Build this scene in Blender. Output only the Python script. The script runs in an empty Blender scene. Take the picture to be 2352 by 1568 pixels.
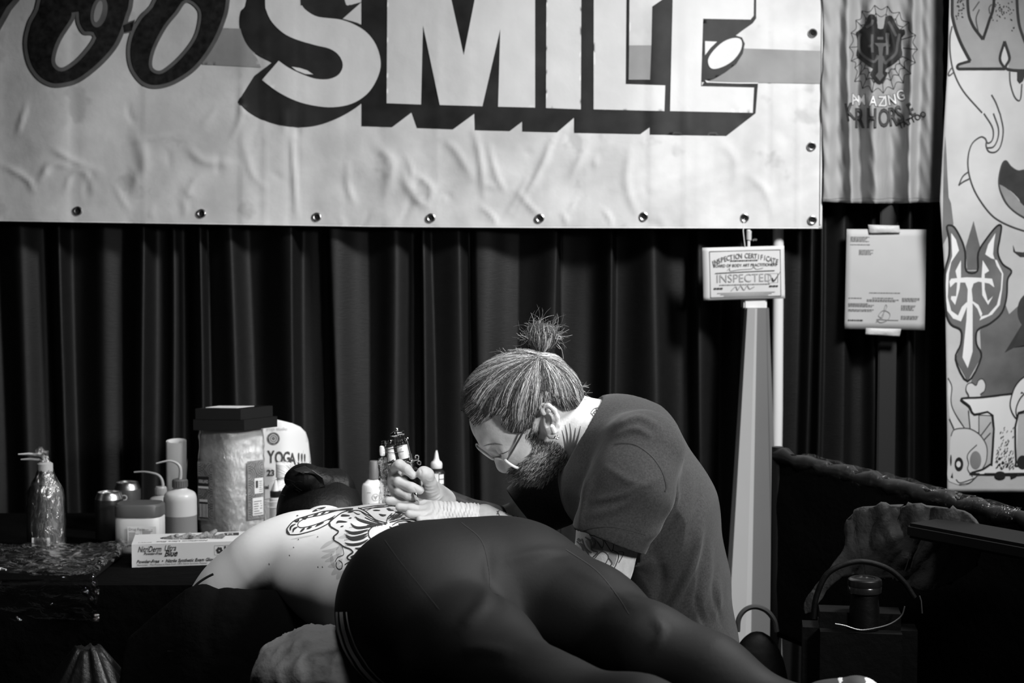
import bpy, bmesh, math, random
import numpy as np
from mathutils import Vector, Matrix, geometry, noise
from mathutils.bvhtree import BVHTree
random.seed(7)
S = bpy.context.scene
COL = S.collection
# ------------------------------------------------------------------ camera
CAMZ, FPX = 1.454, 3600.0
TH = math.atan(224.0 / FPX)
cd = bpy.data.cameras.new('camera'); cam = bpy.data.objects.new('camera', cd); COL.objects.link(cam)
cam.location = (0, 0, CAMZ); cam.rotation_euler = (math.pi / 2 - TH, 0, 0)
cd.sensor_width = 36.0; cd.lens = 36.0 * FPX / 2352.0; cd.clip_start = 0.05
cd.dof.use_dof = True; cd.dof.focus_distance = 2.78; cd.dof.aperture_fstop = 6.3
S.camera = cam
# ------------------------------------------------------------------ world, lights, exposure
w = bpy.data.worlds.new('hall'); S.world = w; w.use_nodes = True
w.node_tree.nodes['Background'].inputs[0].default_value = (1, 1, 1, 1)
w.node_tree.nodes['Background'].inputs[1].default_value = 0.003
def area(name, loc, target, size, watts, spread=180, sy=None):
    d = bpy.data.lights.new(name, 'AREA'); d.energy = watts; d.size = size; d.spread = math.radians(spread)
    if sy: d.shape = 'RECTANGLE'; d.size_y = sy
    o = bpy.data.objects.new(name, d); COL.objects.link(o); o.location = loc
    o.rotation_euler = (Vector(target) - Vector(loc)).to_track_quat('-Z', 'Y').to_euler(); return o
area('hall_lamp_main', (1.30, 2.82, 2.56), (0.20, 3.25, 1.15), 0.36, 47, 150)
area('hall_lamp_front', (1.45, 1.25, 1.90), (0.24, 2.75, 1.02), 0.28, 4.5, 52)
area('fill_lamp_left', (-0.18, 2.15, 2.95), (-0.16, 2.98, 0.95), 0.40, 4.5, 62)  # added fill that lifts the hands and table out of the head's shadow
S.view_settings.view_transform = 'Standard'; S.view_settings.look = 'None'
S.view_settings.gamma = 1; S.view_settings.use_curve_mapping = False
S.view_settings.exposure = 0.2
# ------------------------------------------------------------------ projection helpers (photo frame <-> world at a given distance)
CT, ST = math.cos(TH), math.sin(TH)
def ray(px, py):
    a = (px - 1176) / FPX; b = (784 - py) / FPX
    return Vector((a, CT + b * ST, -ST + b * CT))
def P(px, py, Y):
    d = ray(px, py); return Vector((0, 0, CAMZ)) + d * (Y / d.y)
def PZ(px, py, z):
    d = ray(px, py); return Vector((0, 0, CAMZ)) + d * ((z - CAMZ) / d.z)
def proj(v):
    v = np.asarray(v, float).reshape(-1, 3)
    y, z = v[:, 1], v[:, 2] - CAMZ
    dep = y * CT - z * ST; up = y * ST + z * CT
    return np.stack([1176 + FPX * v[:, 0] / dep, 784 - FPX * up / dep], 1)
# ------------------------------------------------------------------ materials
MATS = {}
def mat(name, v, rough=0.6, metal=0.0, spec=0.5, bump=None, var=None, weave=None, alpha=1.0, trans=0.0, sheen=0.0, sub=0.0, ior=1.45, coat=0.0, marks=None):
    if name in MATS: return MATS[name]
    m = bpy.data.materials.new(name); m.use_nodes = True; MATS[name] = m
    nt = m.node_tree; N = nt.nodes; L = nt.links; b = N['Principled BSDF']
    b.inputs['Base Color'].default_value = (v, v, v, 1); b.inputs['Roughness'].default_value = rough
    b.inputs['Metallic'].default_value = metal; b.inputs['Specular IOR Level'].default_value = spec
    b.inputs['IOR'].default_value = ior; b.inputs['Transmission Weight'].default_value = trans
    b.inputs['Sheen Weight'].default_value = sheen; b.inputs['Coat Weight'].default_value = coat
    b.inputs['Alpha'].default_value = alpha
    if sub: b.inputs['Subsurface Weight'].default_value = sub; b.inputs['Subsurface Radius'].default_value = (.01, .01, .01); b.inputs['Subsurface Scale'].default_value = 0.4
    tc = N.new('ShaderNodeTexCoord')
    if var:
        sc, amt = var[0], var[1]
        n = N.new('ShaderNodeTexNoise'); n.inputs['Scale'].default_value = sc; n.inputs['Detail'].default_value = 6
        L.new(tc.outputs['Object'], n.inputs['Vector'])
        r = N.new('ShaderNodeMapRange'); r.inputs['From Min'].default_value = 0.3; r.inputs['From Max'].default_value = 0.7
        r.inputs['To Min'].default_value = v * (1 - amt); r.inputs['To Max'].default_value = min(1, v * (1 + amt))
        L.new(n.outputs['Fac'], r.inputs['Value']); out = r.outputs['Result']
        if marks:
            n2 = N.new('ShaderNodeTexNoise'); n2.inputs['Scale'].default_value = marks[0]; n2.inputs['Detail'].default_value = 3
            L.new(tc.outputs['Object'], n2.inputs['Vector'])
            r2 = N.new('ShaderNodeMapRange'); r2.inputs['From Min'].default_value = marks[1]; r2.inputs['From Max'].default_value = marks[1] + 0.06
            r2.inputs['To Min'].default_value = 1.0; r2.inputs['To Max'].default_value = marks[2]
            L.new(n2.outputs['Fac'], r2.inputs['Value'])
            mu = N.new('ShaderNodeMath'); mu.operation = 'MULTIPLY'; L.new(out, mu.inputs[0]); L.new(r2.outputs['Result'], mu.inputs[1]); out = mu.outputs[0]
        L.new(out, b.inputs['Base Color'])
    h = None
    if bump:
        n = N.new('ShaderNodeTexNoise'); n.inputs['Scale'].default_value = bump[0]; n.inputs['Detail'].default_value = 5
        mp = N.new('ShaderNodeMapping'); L.new(tc.outputs['Object'], mp.inputs['Vector'])
        if len(bump) > 2: mp.inputs['Scale'].default_value = bump[2]
        L.new(mp.outputs['Vector'], n.inputs['Vector'])
        bn = N.new('ShaderNodeBump'); bn.inputs['Strength'].default_value = bump[1]; bn.inputs['Distance'].default_value = 0.01
        L.new(n.outputs['Fac'], bn.inputs['Height']); h = bn
    if weave:
        wv = N.new('ShaderNodeTexWave'); wv.bands_direction = 'X'; wv.inputs['Scale'].default_value = weave[0]; wv.inputs['Distortion'].default_value = 1.5
        wz = N.new('ShaderNodeTexWave'); wz.bands_direction = 'Z'; wz.inputs['Scale'].default_value = weave[0]; wz.inputs['Distortion'].default_value = 1.5
        L.new(tc.outputs['Object'], wv.inputs['Vector']); L.new(tc.outputs['Object'], wz.inputs['Vector'])
        ad = N.new('ShaderNodeMath'); ad.operation = 'ADD'; L.new(wv.outputs['Fac'], ad.inputs[0]); L.new(wz.outputs['Fac'], ad.inputs[1])
        b2 = N.new('ShaderNodeBump'); b2.inputs['Strength'].default_value = weave[1]; b2.inputs['Distance'].default_value = 0.002
        L.new(ad.outputs[0], b2.inputs['Height'])
        if h: L.new(h.outputs['Normal'], b2.inputs['Normal'])
        h = b2
    if h: L.new(h.outputs['Normal'], b.inputs['Normal'])
    return m
# ------------------------------------------------------------------ object helpers
ROOTS = {}
def tag(o, label=None, cat=None, group=None, kind=None):
    if label: o['label'] = label
    if cat: o['category'] = cat
    if group: o['group'] = group
    if kind: o['kind'] = kind
    return o
def thing(name, label, cat, loc, group=None):
    o = bpy.data.objects.new(name, None); COL.objects.link(o); o.location = loc; o.empty_display_size = 0.05
    ROOTS[o.name] = Matrix.Translation(Vector(loc)); return tag(o, label, cat, group)
def put(o, parent):
    COL.objects.link(o)
    if parent:
        o.parent = parent
        if parent.name in ROOTS: o.matrix_parent_inverse = ROOTS[parent.name].inverted()
    return o
def new(name, verts, faces, m, parent=None, smooth=False, label=None):
    me = bpy.data.meshes.new(name)
    if isinstance(verts, np.ndarray): verts = verts.tolist()
    if isinstance(faces, np.ndarray): faces = faces.tolist()
    me.from_pydata([tuple(v) for v in verts], [], faces); me.update()
    if m: me.materials.append(m)
    if smooth: me.polygons.foreach_set('use_smooth', [True] * len(me.polygons))
    o = bpy.data.objects.new(name, me); put(o, parent)
    if label: o['label'] = label
    return o
class MB:
    def __init__(s): s.v = []; s.f = []
    def add(s, v, f):
        b = len(s.v); s.v += [tuple(x) for x in v]; s.f += [tuple(i + b for i in q) for q in f]; return s
    def box(s, c, size, rot=None, bev=0.0):
        bm = bmesh.new(); bmesh.ops.create_cube(bm, size=1.0)
        bmesh.ops.scale(bm, vec=size, verts=bm.verts)
        if bev: bmesh.ops.bevel(bm, geom=bm.edges[:], offset=bev, segments=2, affect='EDGES')
        M = Matrix.Translation(Vector(c)) @ (rot.to_4x4() if rot else Matrix())
        bm.verts.index_update()
        s.add([M @ v.co for v in bm.verts], [[v.index for v in f.verts] for f in bm.faces]); bm.free(); return s
    def lathe(s, base, prof, n=32, axis=None, squash=None, caps=True):
        base = Vector(base); R = Vector((0, 0, 1)).rotation_difference(Vector(axis)).to_matrix() if axis else Matrix.Identity(3)
        v = []
        for r, z in prof:
            for i in range(n):
                a = 2 * math.pi * i / n; x, y = r * math.cos(a), r * math.sin(a)
                if squash: x, y = squash(x, y)
                v.append(base + R @ Vector((x, y, z)))
        f = [(j * n + i, j * n + (i + 1) % n, (j + 1) * n + (i + 1) % n, (j + 1) * n + i) for j in range(len(prof) - 1) for i in range(n)]
        if caps: f.append(tuple(range(n - 1, -1, -1))); f.append(tuple((len(prof) - 1) * n + i for i in range(n)))
        return s.add(v, f)
    def tube(s, pts, r, n=10, caps=True):
        pts = [Vector(p) for p in pts]; k = len(pts); rr = r if isinstance(r, (list, tuple)) else [r] * k
        t0 = (pts[1] - pts[0]).normalized(); up = Vector((0, 0, 1)) if abs(t0.z) < 0.9 else Vector((1, 0, 0))
        nx = t0.cross(up).normalized(); v = []
        for i in range(k):
            t = (pts[min(i + 1, k - 1)] - pts[max(i - 1, 0)]).normalized()
            nx = (nx - t * nx.dot(t)).normalized(); ny = t.cross(nx)
            v += [pts[i] + (nx * math.cos(2 * math.pi * j / n) + ny * math.sin(2 * math.pi * j / n)) * rr[i] for j in range(n)]
        f = [(i * n + j, i * n + (j + 1) % n, (i + 1) * n + (j + 1) % n, (i + 1) * n + j) for i in range(k - 1) for j in range(n)]
        if caps: f.append(tuple(range(n - 1, -1, -1))); f.append(tuple((k - 1) * n + j for j in range(n)))
        return s.add(v, f)
    def torus(s, c, R, r, axis=(0, 0, 1), n=28, m=10):
        Q = Vector((0, 0, 1)).rotation_difference(Vector(axis)).to_matrix(); c = Vector(c); v = []
        for i in range(n):
            a = 2 * math.pi * i / n
            for j in range(m):
                b = 2 * math.pi * j / m
                v.append(c + Q @ Vector(((R + r * math.cos(b)) * math.cos(a), (R + r * math.cos(b)) * math.sin(a), r * math.sin(b))))
        f = [(i * m + j, ((i + 1) % n) * m + j, ((i + 1) % n) * m + (j + 1) % m, i * m + (j + 1) % m) for i in range(n) for j in range(m)]
        return s.add(v, f)
    def build(s, name, m, parent=None, smooth=True, label=None, angle=None):
        o = new(name, s.v, s.f, m, parent, smooth, label)
        if smooth:
            bm = bmesh.new(); bm.from_mesh(o.data); bmesh.ops.recalc_face_normals(bm, faces=bm.faces)
            lim = math.radians(angle or 38)
            for e in bm.edges:
                if len(e.link_faces) == 2 and e.calc_face_angle(0) > lim: e.smooth = False
            bm.to_mesh(o.data); bm.free()
        return o
def cr(pts, n=6, closed=False):
    "Catmull-Rom through points of any dimension"
    p = [np.array(q, float) for q in pts]; out = []; k = len(p)
    rng = range(k) if closed else range(k - 1)
    for i in rng:
        a = p[(i - 1) % k] if closed or i > 0 else p[0] * 2 - p[1]
        b = p[i]; c = p[(i + 1) % k]
        d = p[(i + 2) % k] if closed or i + 2 < k else p[-1] * 2 - p[-2]
        for j in range(n):
            t = j / n
            out.append(0.5 * (2 * b + (c - a) * t + (2 * a - 5 * b + 4 * c - d) * t * t + (3 * b - a - 3 * c + d) * t ** 3))
    if not closed: out.append(p[-1])
    return out
# ------------------------------------------------------------------ flat print laid on real surfaces
def pip(pt, polys):
    x, y = pt[:, 0], pt[:, 1]; ins = np.zeros(len(pt), bool)
    for q in polys:
        q = np.asarray(q, float); a = q; b = np.roll(q, -1, 0)
        for (x0, y0), (x1, y1) in zip(a, b):
            if y0 == y1: continue
            c = ((y0 > y) != (y1 > y)) & (x < (x1 - x0) * (y - y0) / (y1 - y0) + x0); ins ^= c
    return ins
def fill2d(polys, step=None):
    "even-odd fill of closed outlines -> 2D vertices, triangles"
    vs, es = [], []
    for q in polys:
        b = len(vs); q = [np.asarray(p, float) for p in q]; r = []
        for i in range(len(q)):
            c, d = q[i], q[(i + 1) % len(q)]; L_ = np.hypot(*(d - c)); m = max(1, int(L_ / step)) if step else 1
            r += [c + (d - c) * t / m for t in range(m)]
        vs += r; es += [(b + i, b + (i + 1) % len(r)) for i in range(len(r))]
    A = np.array(vs)
    if step:
        x0, y0 = A.min(0); x1, y1 = A.max(0)
        gx, gy = np.meshgrid(np.arange(x0 + step / 2, x1, step), np.arange(y0 + step / 2, y1, step))
        g = np.stack([gx.ravel(), gy.ravel()], 1)
        if len(g):
            g = g[pip(g, polys)]; vs = vs + list(g)
    r = geometry.delaunay_2d_cdt([Vector(v) for v in vs], es, [], 0, 1e-4)
    V = np.array([tuple(v) for v in r[0]]); T = np.array([f for f in r[2] if len(f) == 3])
    if not len(T): return V, T
    cen = V[T].mean(1); return V, T[pip(cen, polys)]
def ribbon(pts, width, n=5, closed=False, taper=False):
    "a brush stroke in 2D -> vertices, quads"
    q = cr(pts, n, closed); k = len(q); v = []
    for i in range(k):
        t = (q[(i + 1) % k] - q[i - 1]) if closed else (q[min(i + 1, k - 1)] - q[max(i - 1, 0)])
        t = t / (np.hypot(*t) + 1e-9); wd = width(i / max(1, k - 1)) if callable(width) else width
        if taper: wd *= max(0.12, math.sin(math.pi * min(1, max(0, i / (k - 1)))) ** 0.6)
        nrm = np.array([-t[1], t[0]]) * wd / 2; v += [q[i] + nrm, q[i] - nrm]
    m = k if closed else k - 1
    return np.array(v), [(2 * i, 2 * i + 1, 2 * ((i + 1) % k) + 1, 2 * ((i + 1) % k)) for i in range(m)]
_txt = {}
def text2d(s, size, x0, y0, shear=0.0, bold=0.0, align='LEFT', sx=1.0, ydown=True, space=1.0, slope=0.0):
    "lettering as 2D vertices and faces (built-in typeface); y grows downwards in the photo frame"
    key = (s, shear, bold, align, space)
    if key not in _txt:
        c = bpy.data.curves.new('t', 'FONT'); c.body = s; c.size = 1.0; c.shear = shear; c.offset = bold; c.align_x = align; c.space_character = space
        c.resolution_u = 3
        o = bpy.data.objects.new('t', c); COL.objects.link(o)
        dg = bpy.context.evaluated_depsgraph_get(); me = o.evaluated_get(dg).to_mesh()
        V = np.array([v.co[:2] for v in me.vertices]) if len(me.vertices) else np.zeros((0, 2)); F = [tuple(p.vertices) for p in me.polygons]
        o.evaluated_get(dg).to_mesh_clear(); bpy.data.objects.remove(o); bpy.data.curves.remove(c); _txt[key] = (V, F)
    V, F = _txt[key]; V = V.copy()
    if len(V) == 0: return V, F
    x = x0 + V[:, 0] * size * sx; y = (y0 - V[:, 1] * size if ydown else y0 + V[:, 1] * size) + slope * V[:, 0] * size * sx
    return np.stack([x, y], 1), F
class Print:
    "collects 2D print, then lays it on a surface given by fn(u, v) -> 3D point"
    def __init__(s): s.v = []; s.f = []
    def add(s, V, F):
        b = len(s.v); s.v += [tuple(p) for p in V]; s.f += [tuple(int(i) + b for i in q) for q in F]; return s
    def poly(s, *polys, step=None): return s.add(*fill2d(list(polys), step))
    def stroke(s, pts, w, **k): return s.add(*ribbon(pts, w, **k))
    def text(s, *a, **k): return s.add(*text2d(*a, **k))
    def refine(s, L):
        "cut long faces so that the print follows the folds below it"
        T = [t for f in s.f for t in [(f[0], f[i], f[i + 1]) for i in range(1, len(f) - 1)]]; V = list(s.v); cache = {}
        def mid(a, b):
            k = (min(a, b), max(a, b))
            if k not in cache: cache[k] = len(V); V.append(((V[a][0] + V[b][0]) / 2, (V[a][1] + V[b][1]) / 2))
            return cache[k]
        out = []
        while T:
            a, b, c = T.pop(); e = [(math.dist(V[a], V[b]), a, b, c), (math.dist(V[b], V[c]), b, c, a), (math.dist(V[c], V[a]), c, a, b)]; m = max(e)
            if m[0] <= L: out.append((a, b, c))
            else: k = mid(m[1], m[2]); T += [(m[1], k, m[3]), (k, m[2], m[3])]
        s.v, s.f = V, out; return s
    def rect(s, x0, y0, x1, y1): return s.add([(x0, y0), (x1, y0), (x1, y1), (x0, y1)], [(0, 1, 2, 3)])
    def build(s, name, fn, m, parent, smooth=False, label=None):
        pts = [fn(u, v) for u, v in s.v]; bad = {i for i, p in enumerate(pts) if p is None}
        F = [f for f in s.f if not any(i in bad for i in f)]
        pts = [p if p is not None else (0, 0, 0) for p in pts]
        used = sorted({i for f in F for i in f}); mp = {j: i for i, j in enumerate(used)}
        V = [pts[i] for i in used]; F2 = []
        for f in F:
            q = [mp[i] for i in f]; a, b_, c = Vector(V[q[0]]), Vector(V[q[1]]), Vector(V[q[2]])
            nn = (b_ - a).cross(c - a)
            if nn.dot(a - Vector((0, 0, CAMZ))) > 0: q.reverse()
            F2.append(q)
        # pieces of the print that stand apart and are large become parts of their own; small ones stay one piece of print
        par = list(range(len(V)))
        def find(i):
            while par[i] != i: par[i] = par[par[i]]; i = par[i]
            return i
        for q in F2:
            for i in q[1:]: par[find(i)] = find(q[0])
        gid = {}
        for fi, q in enumerate(F2): gid.setdefault(find(q[0]), []).append(fi)
        if len(gid) == 1: return new(name, V, F2, m, parent, smooth, label)
        PX = proj(np.array([tuple(p) for p in V])); ext = []
        for r_, fs in gid.items(): ii = np.array(sorted({i for f in fs for i in F2[f]})); e_ = PX[ii].max(0) - PX[ii].min(0); ext.append(max(e_))
        if len(gid) <= 24 and np.median(ext) >= 12:
            o = None
            for fs in gid.values():
                ii = sorted({i for f in fs for i in F2[f]}); mp2 = {j: i for i, j in enumerate(ii)}
                o = new(name, [V[i] for i in ii], [[mp2[i] for i in F2[f]] for f in fs], m, parent, smooth, label)
            return o
        o = new(name, V, F2, m, parent, smooth, label); o['kind'] = 'stuff'; return o
def ell(cx, cy, rx, ry, rot=0, n=28):
    c, s_ = math.cos(math.radians(rot)), math.sin(math.radians(rot))
    return [(cx + rx * math.cos(t) * c - ry * math.sin(t) * s_, cy + rx * math.cos(t) * s_ + ry * math.sin(t) * c) for t in [2 * math.pi * i / n for i in range(n)]]
def sm(pts, n=5): return [tuple(p) for p in cr(pts, n, True)]
def crop(pts, ox, oy, s): return [(ox + x / s, oy + y / s) for x, y in pts]
# ------------------------------------------------------------------ organic surfaces (blended distance fields meshed by surface nets)
def surface_nets(F, org, h):
    ins = F < 0; a = np.zeros(tuple(np.array(F.shape) - 1), np.int8)
    for i in (0, 1):
        for j in (0, 1):
            for k in (0, 1): a += ins[i:F.shape[0] - 1 + i, j:F.shape[1] - 1 + j, k:F.shape[2] - 1 + k]
    act = (a > 0) & (a < 8); I = np.argwhere(act); idx = -np.ones(act.shape, np.int64); idx[act] = np.arange(len(I))
    acc = np.zeros((len(I), 3)); cnt = np.zeros(len(I))
    cs = [(i, j, k) for i in (0, 1) for j in (0, 1) for k in (0, 1)]
    vals = {c: F[I[:, 0] + c[0], I[:, 1] + c[1], I[:, 2] + c[2]] for c in cs}
    for c in cs:
        for ax in range(3):
            if c[ax]: continue
            d = list(c); d[ax] = 1; d = tuple(d); v0, v1 = vals[c], vals[d]; m = (v0 < 0) != (v1 < 0)
            t = v0[m] / (v0[m] - v1[m]); p = np.tile(np.array(c, float), (m.sum(), 1)); p[:, ax] += t
            acc[m] += p; cnt[m] += 1
    V = (I + acc / cnt[:, None]) * h + org; faces = []
    for ax in range(3):
        s0 = [slice(None)] * 3; s1 = [slice(None)] * 3; s0[ax] = slice(0, -1); s1[ax] = slice(1, None)
        A, B = ins[tuple(s0)], ins[tuple(s1)]; E = np.argwhere(A != B); o1, o2 = (ax + 1) % 3, (ax + 2) % 3
        ok = (E[:, o1] > 0) & (E[:, o2] > 0) & (E[:, o1] < F.shape[o1] - 1) & (E[:, o2] < F.shape[o2] - 1); E = E[ok]
        q = []
        for d1, d2 in ((1, 1), (0, 1), (0, 0), (1, 0)):
            e = E.copy(); e[:, o1] -= d1; e[:, o2] -= d2; q.append(idx[e[:, 0], e[:, 1], e[:, 2]])
        q = np.stack(q, 1); fl = ~A[tuple(E.T)]; q[fl] = q[fl][:, ::-1]; faces.append(q)
    return V, np.concatenate(faces)
class Blob:
    def __init__(s, k=0.02): s.p = []; s.k = k
    def cone(s, a, b, ra, rb, k=None, sub=False, ax=None, sq=1.0):
        s.p.append(('c', np.array(a, float), np.array(b, float), ra, rb, s.k if k is None else k, sub, ax, sq)); return s
    def chain(s, pts, k=None, sub=False, ax=None, sq=1.0):
        for (a, ra), (b, rb) in zip(pts[:-1], pts[1:]): s.cone(a, b, ra, rb, k, sub, ax, sq)
        return s
    def ell(s, c, r, axes=None, k=None, sub=False):
        A = np.eye(3) if axes is None else np.array([np.array(x, float) / np.linalg.norm(x) for x in axes])
        s.p.append(('e', np.array(c, float), np.array(r, float), A, s.k if k is None else k, sub)); return s
    def plane(s, c, n, k=0.002):
        "cuts away the side the normal points to"
        s.p.append(('p', np.array(c, float), np.array(n, float) / np.linalg.norm(n), k)); return s
    def ev(s, X, big=1.0):
        Fd = np.full(X.shape[:3], big, np.float32); gx, gy, gz = X[:, 0, 0, 0], X[0, :, 0, 1], X[0, 0, :, 2]
        for p in s.p:
            if p[0] == 'p':
                d = ((X - p[1]) @ p[2]).astype(np.float32); k = p[3]
                hh = np.maximum(k - np.abs(Fd - d), 0) / k; Fd = np.maximum(Fd, d) + hh * hh * k / 4; continue
            if p[0] == 'c': lo = np.minimum(p[1] - p[3], p[2] - p[4]); hi = np.maximum(p[1] + p[3], p[2] + p[4]); k = p[5]; sub = p[6]
            else: R = p[2].max(); lo = p[1] - R; hi = p[1] + R; k = p[4]; sub = p[5]
            m = k + 0.012; sl = []
            for g, l, u in zip((gx, gy, gz), lo - m, hi + m): sl.append(slice(int(np.searchsorted(g, l)), int(np.searchsorted(g, u))))
            sl = tuple(sl); Q = X[sl]
            if Q.size == 0: continue
            if p[0] == 'c':
                _, a, b, ra, rb, k, sub, ax, sq = p; Qa = Q - a; ab = b - a
                if ax is not None:
                    n = np.array(ax, float); n = n / np.linalg.norm(n)
                    Qa = Qa + (sq - 1) * (Qa @ n)[..., None] * n; ab = ab + (sq - 1) * (ab @ n) * n
                t = np.clip((Qa @ ab) / max(1e-9, ab @ ab), 0, 1); d = np.linalg.norm(Qa - t[..., None] * ab, axis=-1) - (ra + t * (rb - ra))
            else:
                _, c, r, A, k, sub = p; q = (Q - c) @ A.T; k0 = np.linalg.norm(q / r, axis=-1); k1 = np.linalg.norm(q / (r * r), axis=-1) + 1e-9; d = k0 * (k0 - 1) / k1
            d = d.astype(np.float32); f = Fd[sl]; kk = max(k, 1e-5)
            if sub:
                hh = np.maximum(kk - np.abs(f + d), 0) / kk; Fd[sl] = np.maximum(f, -d) + hh * hh * kk / 4
            else:
                hh = np.maximum(kk - np.abs(f - d), 0) / kk; Fd[sl] = np.minimum(f, d) - hh * hh * kk / 4
        return Fd
    def bounds(s):
        lo, hi = [], []
        for p in s.p:
            if p[0] == 'c' and not p[6]: lo.append(np.minimum(p[1] - p[3], p[2] - p[4])); hi.append(np.maximum(p[1] + p[3], p[2] + p[4]))
            if p[0] == 'e' and not p[5]: lo.append(p[1] - p[2].max()); hi.append(p[1] + p[2].max())
        return np.min(lo, 0), np.max(hi, 0)
    def mesh(s, h):
        lo, hi = s.bounds(); lo -= 2.5 * h + 0.004; hi += 2.5 * h + 0.004
        g = [np.arange(l, u, h) for l, u in zip(lo, hi)]
        X = np.stack(np.meshgrid(*g, indexing='ij'), -1).astype(np.float32)
        return surface_nets(s.ev(X), lo, h)
def vnormals(V, F):
    F = np.asarray(F); n = np.cross(V[F[:, 2]] - V[F[:, 0]], V[F[:, 3]] - V[F[:, 1]]); N_ = np.zeros_like(V)
    for i in range(4): np.add.at(N_, F[:, i], n)
    return N_ / (np.linalg.norm(N_, axis=1)[:, None] + 1e-12)
def pxdist(q, line):
    best = np.full(len(q), 1e9); line = [np.array(p, float) for p in line]; tt = np.zeros(len(q)); k = len(line) - 1
    for i, (a, b) in enumerate(zip(line[:-1], line[1:])):
        ab = b - a; t = np.clip(((q - a) @ ab) / max(1e-9, ab @ ab), 0, 1); d = np.linalg.norm(q - a - t[:, None] * ab, axis=1)
        m = d < best; best[m] = d[m]; tt[m] = (i + t[m]) / k
    return best, tt
def folds(V, F, lines):
    "raise creases in cloth along lines traced in the photo, on the side that faces us; (line, width px, height m)"
    N_ = vnormals(V, F); q = proj(V); face = np.einsum('ij,ij->i', N_, V - np.array([0, 0, CAMZ])) < 0; D = np.zeros(len(V))
    for line, wd, amp in lines:
        d, t = pxdist(q, cr(line, 5)); D += amp * np.exp(-(d / wd) ** 2) * np.sin(np.clip(t, .02, .98) * math.pi) ** 0.5
    V = V + N_ * (D * face)[:, None]; return V
def onto(bvh, off=0.0006):
    def fn(u, v):
        d = ray(u, v).normalized(); h = bvh.ray_cast(Vector((0, 0, CAMZ)), d)
        if h[0] is None: return None
        n = h[1] if h[1].dot(d) < 0 else -h[1]
        return h[0] + n * off
    return fn
def bvh_of(V, F): return BVHTree.FromPolygons([tuple(v) for v in V], [tuple(int(i) for i in f) for f in F])
# ================================================================== the place: floor, wall, drapes
m_floor = mat('floor_concrete', 0.03, 0.7, bump=(40, .2), var=(6, .3))
m_wall = mat('hall_wall', 0.02, 0.9, var=(3, .2))
tag(new('floor', [(-4, -2, 0), (4, -2, 0), (4, 5.6, 0), (-4, 5.6, 0)], [(0, 1, 2, 3)], m_floor), kind='structure')
tag(MB().box((0, 5.65, 1.6), (8, .1, 3.2)).build('wall_back', m_wall, smooth=False), kind='structure')
m_drape = mat('black_drape', 0.0052, 0.55, spec=0.42, bump=(90, .16, (.6, .6, 7)), var=(40, .15))
RIDGE = [(-150, 40, 40, .05), (-50, 40, 30, .05), (60, 40, 30, .04), (160, 30, 9, .05), (250, 30, 30, .03), (338, 34, 10, .05), (395, 14, 12, .03), (464, 24, 7, .055), (540, 46, 20, .055), (688, 54, 9, .06), (764, 8, 50, .06),
         (900, 46, 34, .045), (967, 5, 22, .05), (1060, 66, 20, .05), (1104, 14, 60, .045), (1276, 60, 7, .055), (1392, 28, 7, .06), (1495, 42, 30, .055), (1606, 8, 40, .055), (1702, 28, 10, .045), (1790, 20, 20, .02), (1846, 8, 9, .045), (1868, 6, 14, .05),
         (1922, 40, 14, .055), (2000, 14, 20, .03), (2085, 10, 14, .045), (2135, 20, 20, .05), (2240, 40, 30, .05), (2350, 40, 40, .05), (2450, 40, 40, .05), (2560, 40, 40, .05)]
YD = 4.37
def drape_y(px, z):
    h = 0.0
    for c, wl, wr, a in RIDGE:
        c2 = c + (10 if c != 764 else 26) * (math.sin(z * 1.7 + c * .013) if c != 764 else (1.45 - z)); wd = (wl if px < c2 else wr) * (1.0 + .10 * math.sin(z * 2.3 + c)); t = (px - c2) / wd
        if abs(t) < 3: h = max(h, 1.15 * a * math.exp(-abs(t) ** 1.9) * (1 + .12 * math.sin(z * 3.1 + c * .05)))
    return YD - h - .004 * math.sin(px * .021 + z * 1.3) - .0015 * math.sin(px * .09 + 2 * math.sin(z * 2.1))
def x_at(px, Y=YD): return (px - 1176) / FPX * Y
def drape(p0, p1, label):
    z0, z1 = .015, 2.75; nz = 36; xs = np.append(np.arange(p0, p1 - 1, 3.0), p1); V = []; F = []
    for j in range(nz + 1):
        z = z0 + (z1 - z0) * j / nz
        for px in xs:
            y = drape_y(px, z) + (.004 if 0 else 0); V.append((x_at(px), y, z))
    n = len(xs)
    for j in range(nz):
        for i in range(n - 1): F.append((j * n + i, j * n + i + 1, (j + 1) * n + i + 1, (j + 1) * n + i))
    o = new('drape', V, F, m_drape, None, True); s = o.modifiers.new('t', 'SOLIDIFY'); s.thickness = .003
    return tag(o, label, 'curtain', 'black pleated drapes at the back')
drape(-230, 742, 'black pleated drape at far left behind the bottles and cans')
drape(742, 1288, 'black pleated drape behind the seated man and the squeeze bottle')
drape(1288, 1756, 'black pleated drape between the seated man and the white column')
drape(1756, 2482, 'black pleated drape behind the taped paper sheet at right')
# horizontal rail above the frame that carries drapes and banner
rail = MB().tube([(-1.9, 4.385, 2.80), (1.75, 4.385, 2.80)], .022, 14).build('drape_rail', mat('rail_metal', .5, .35, 1.0), None)
tag(rail, 'metal rail along the top of the black drapes', 'rail')
for px, lab in ((-225, 'metal upright at the left end of the drapes'), (2485, 'metal upright at the right end of the drapes')):
    tag(MB().tube([(x_at(px), 4.47, 0), (x_at(px), 4.47, 2.82)], .024, 14).lathe((x_at(px), 4.47, 0), [(.16, 0), (.16, .008), (.03, .012)], 24).build('drape_upright', MATS['rail_metal'], None), lab, 'pole')

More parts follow.
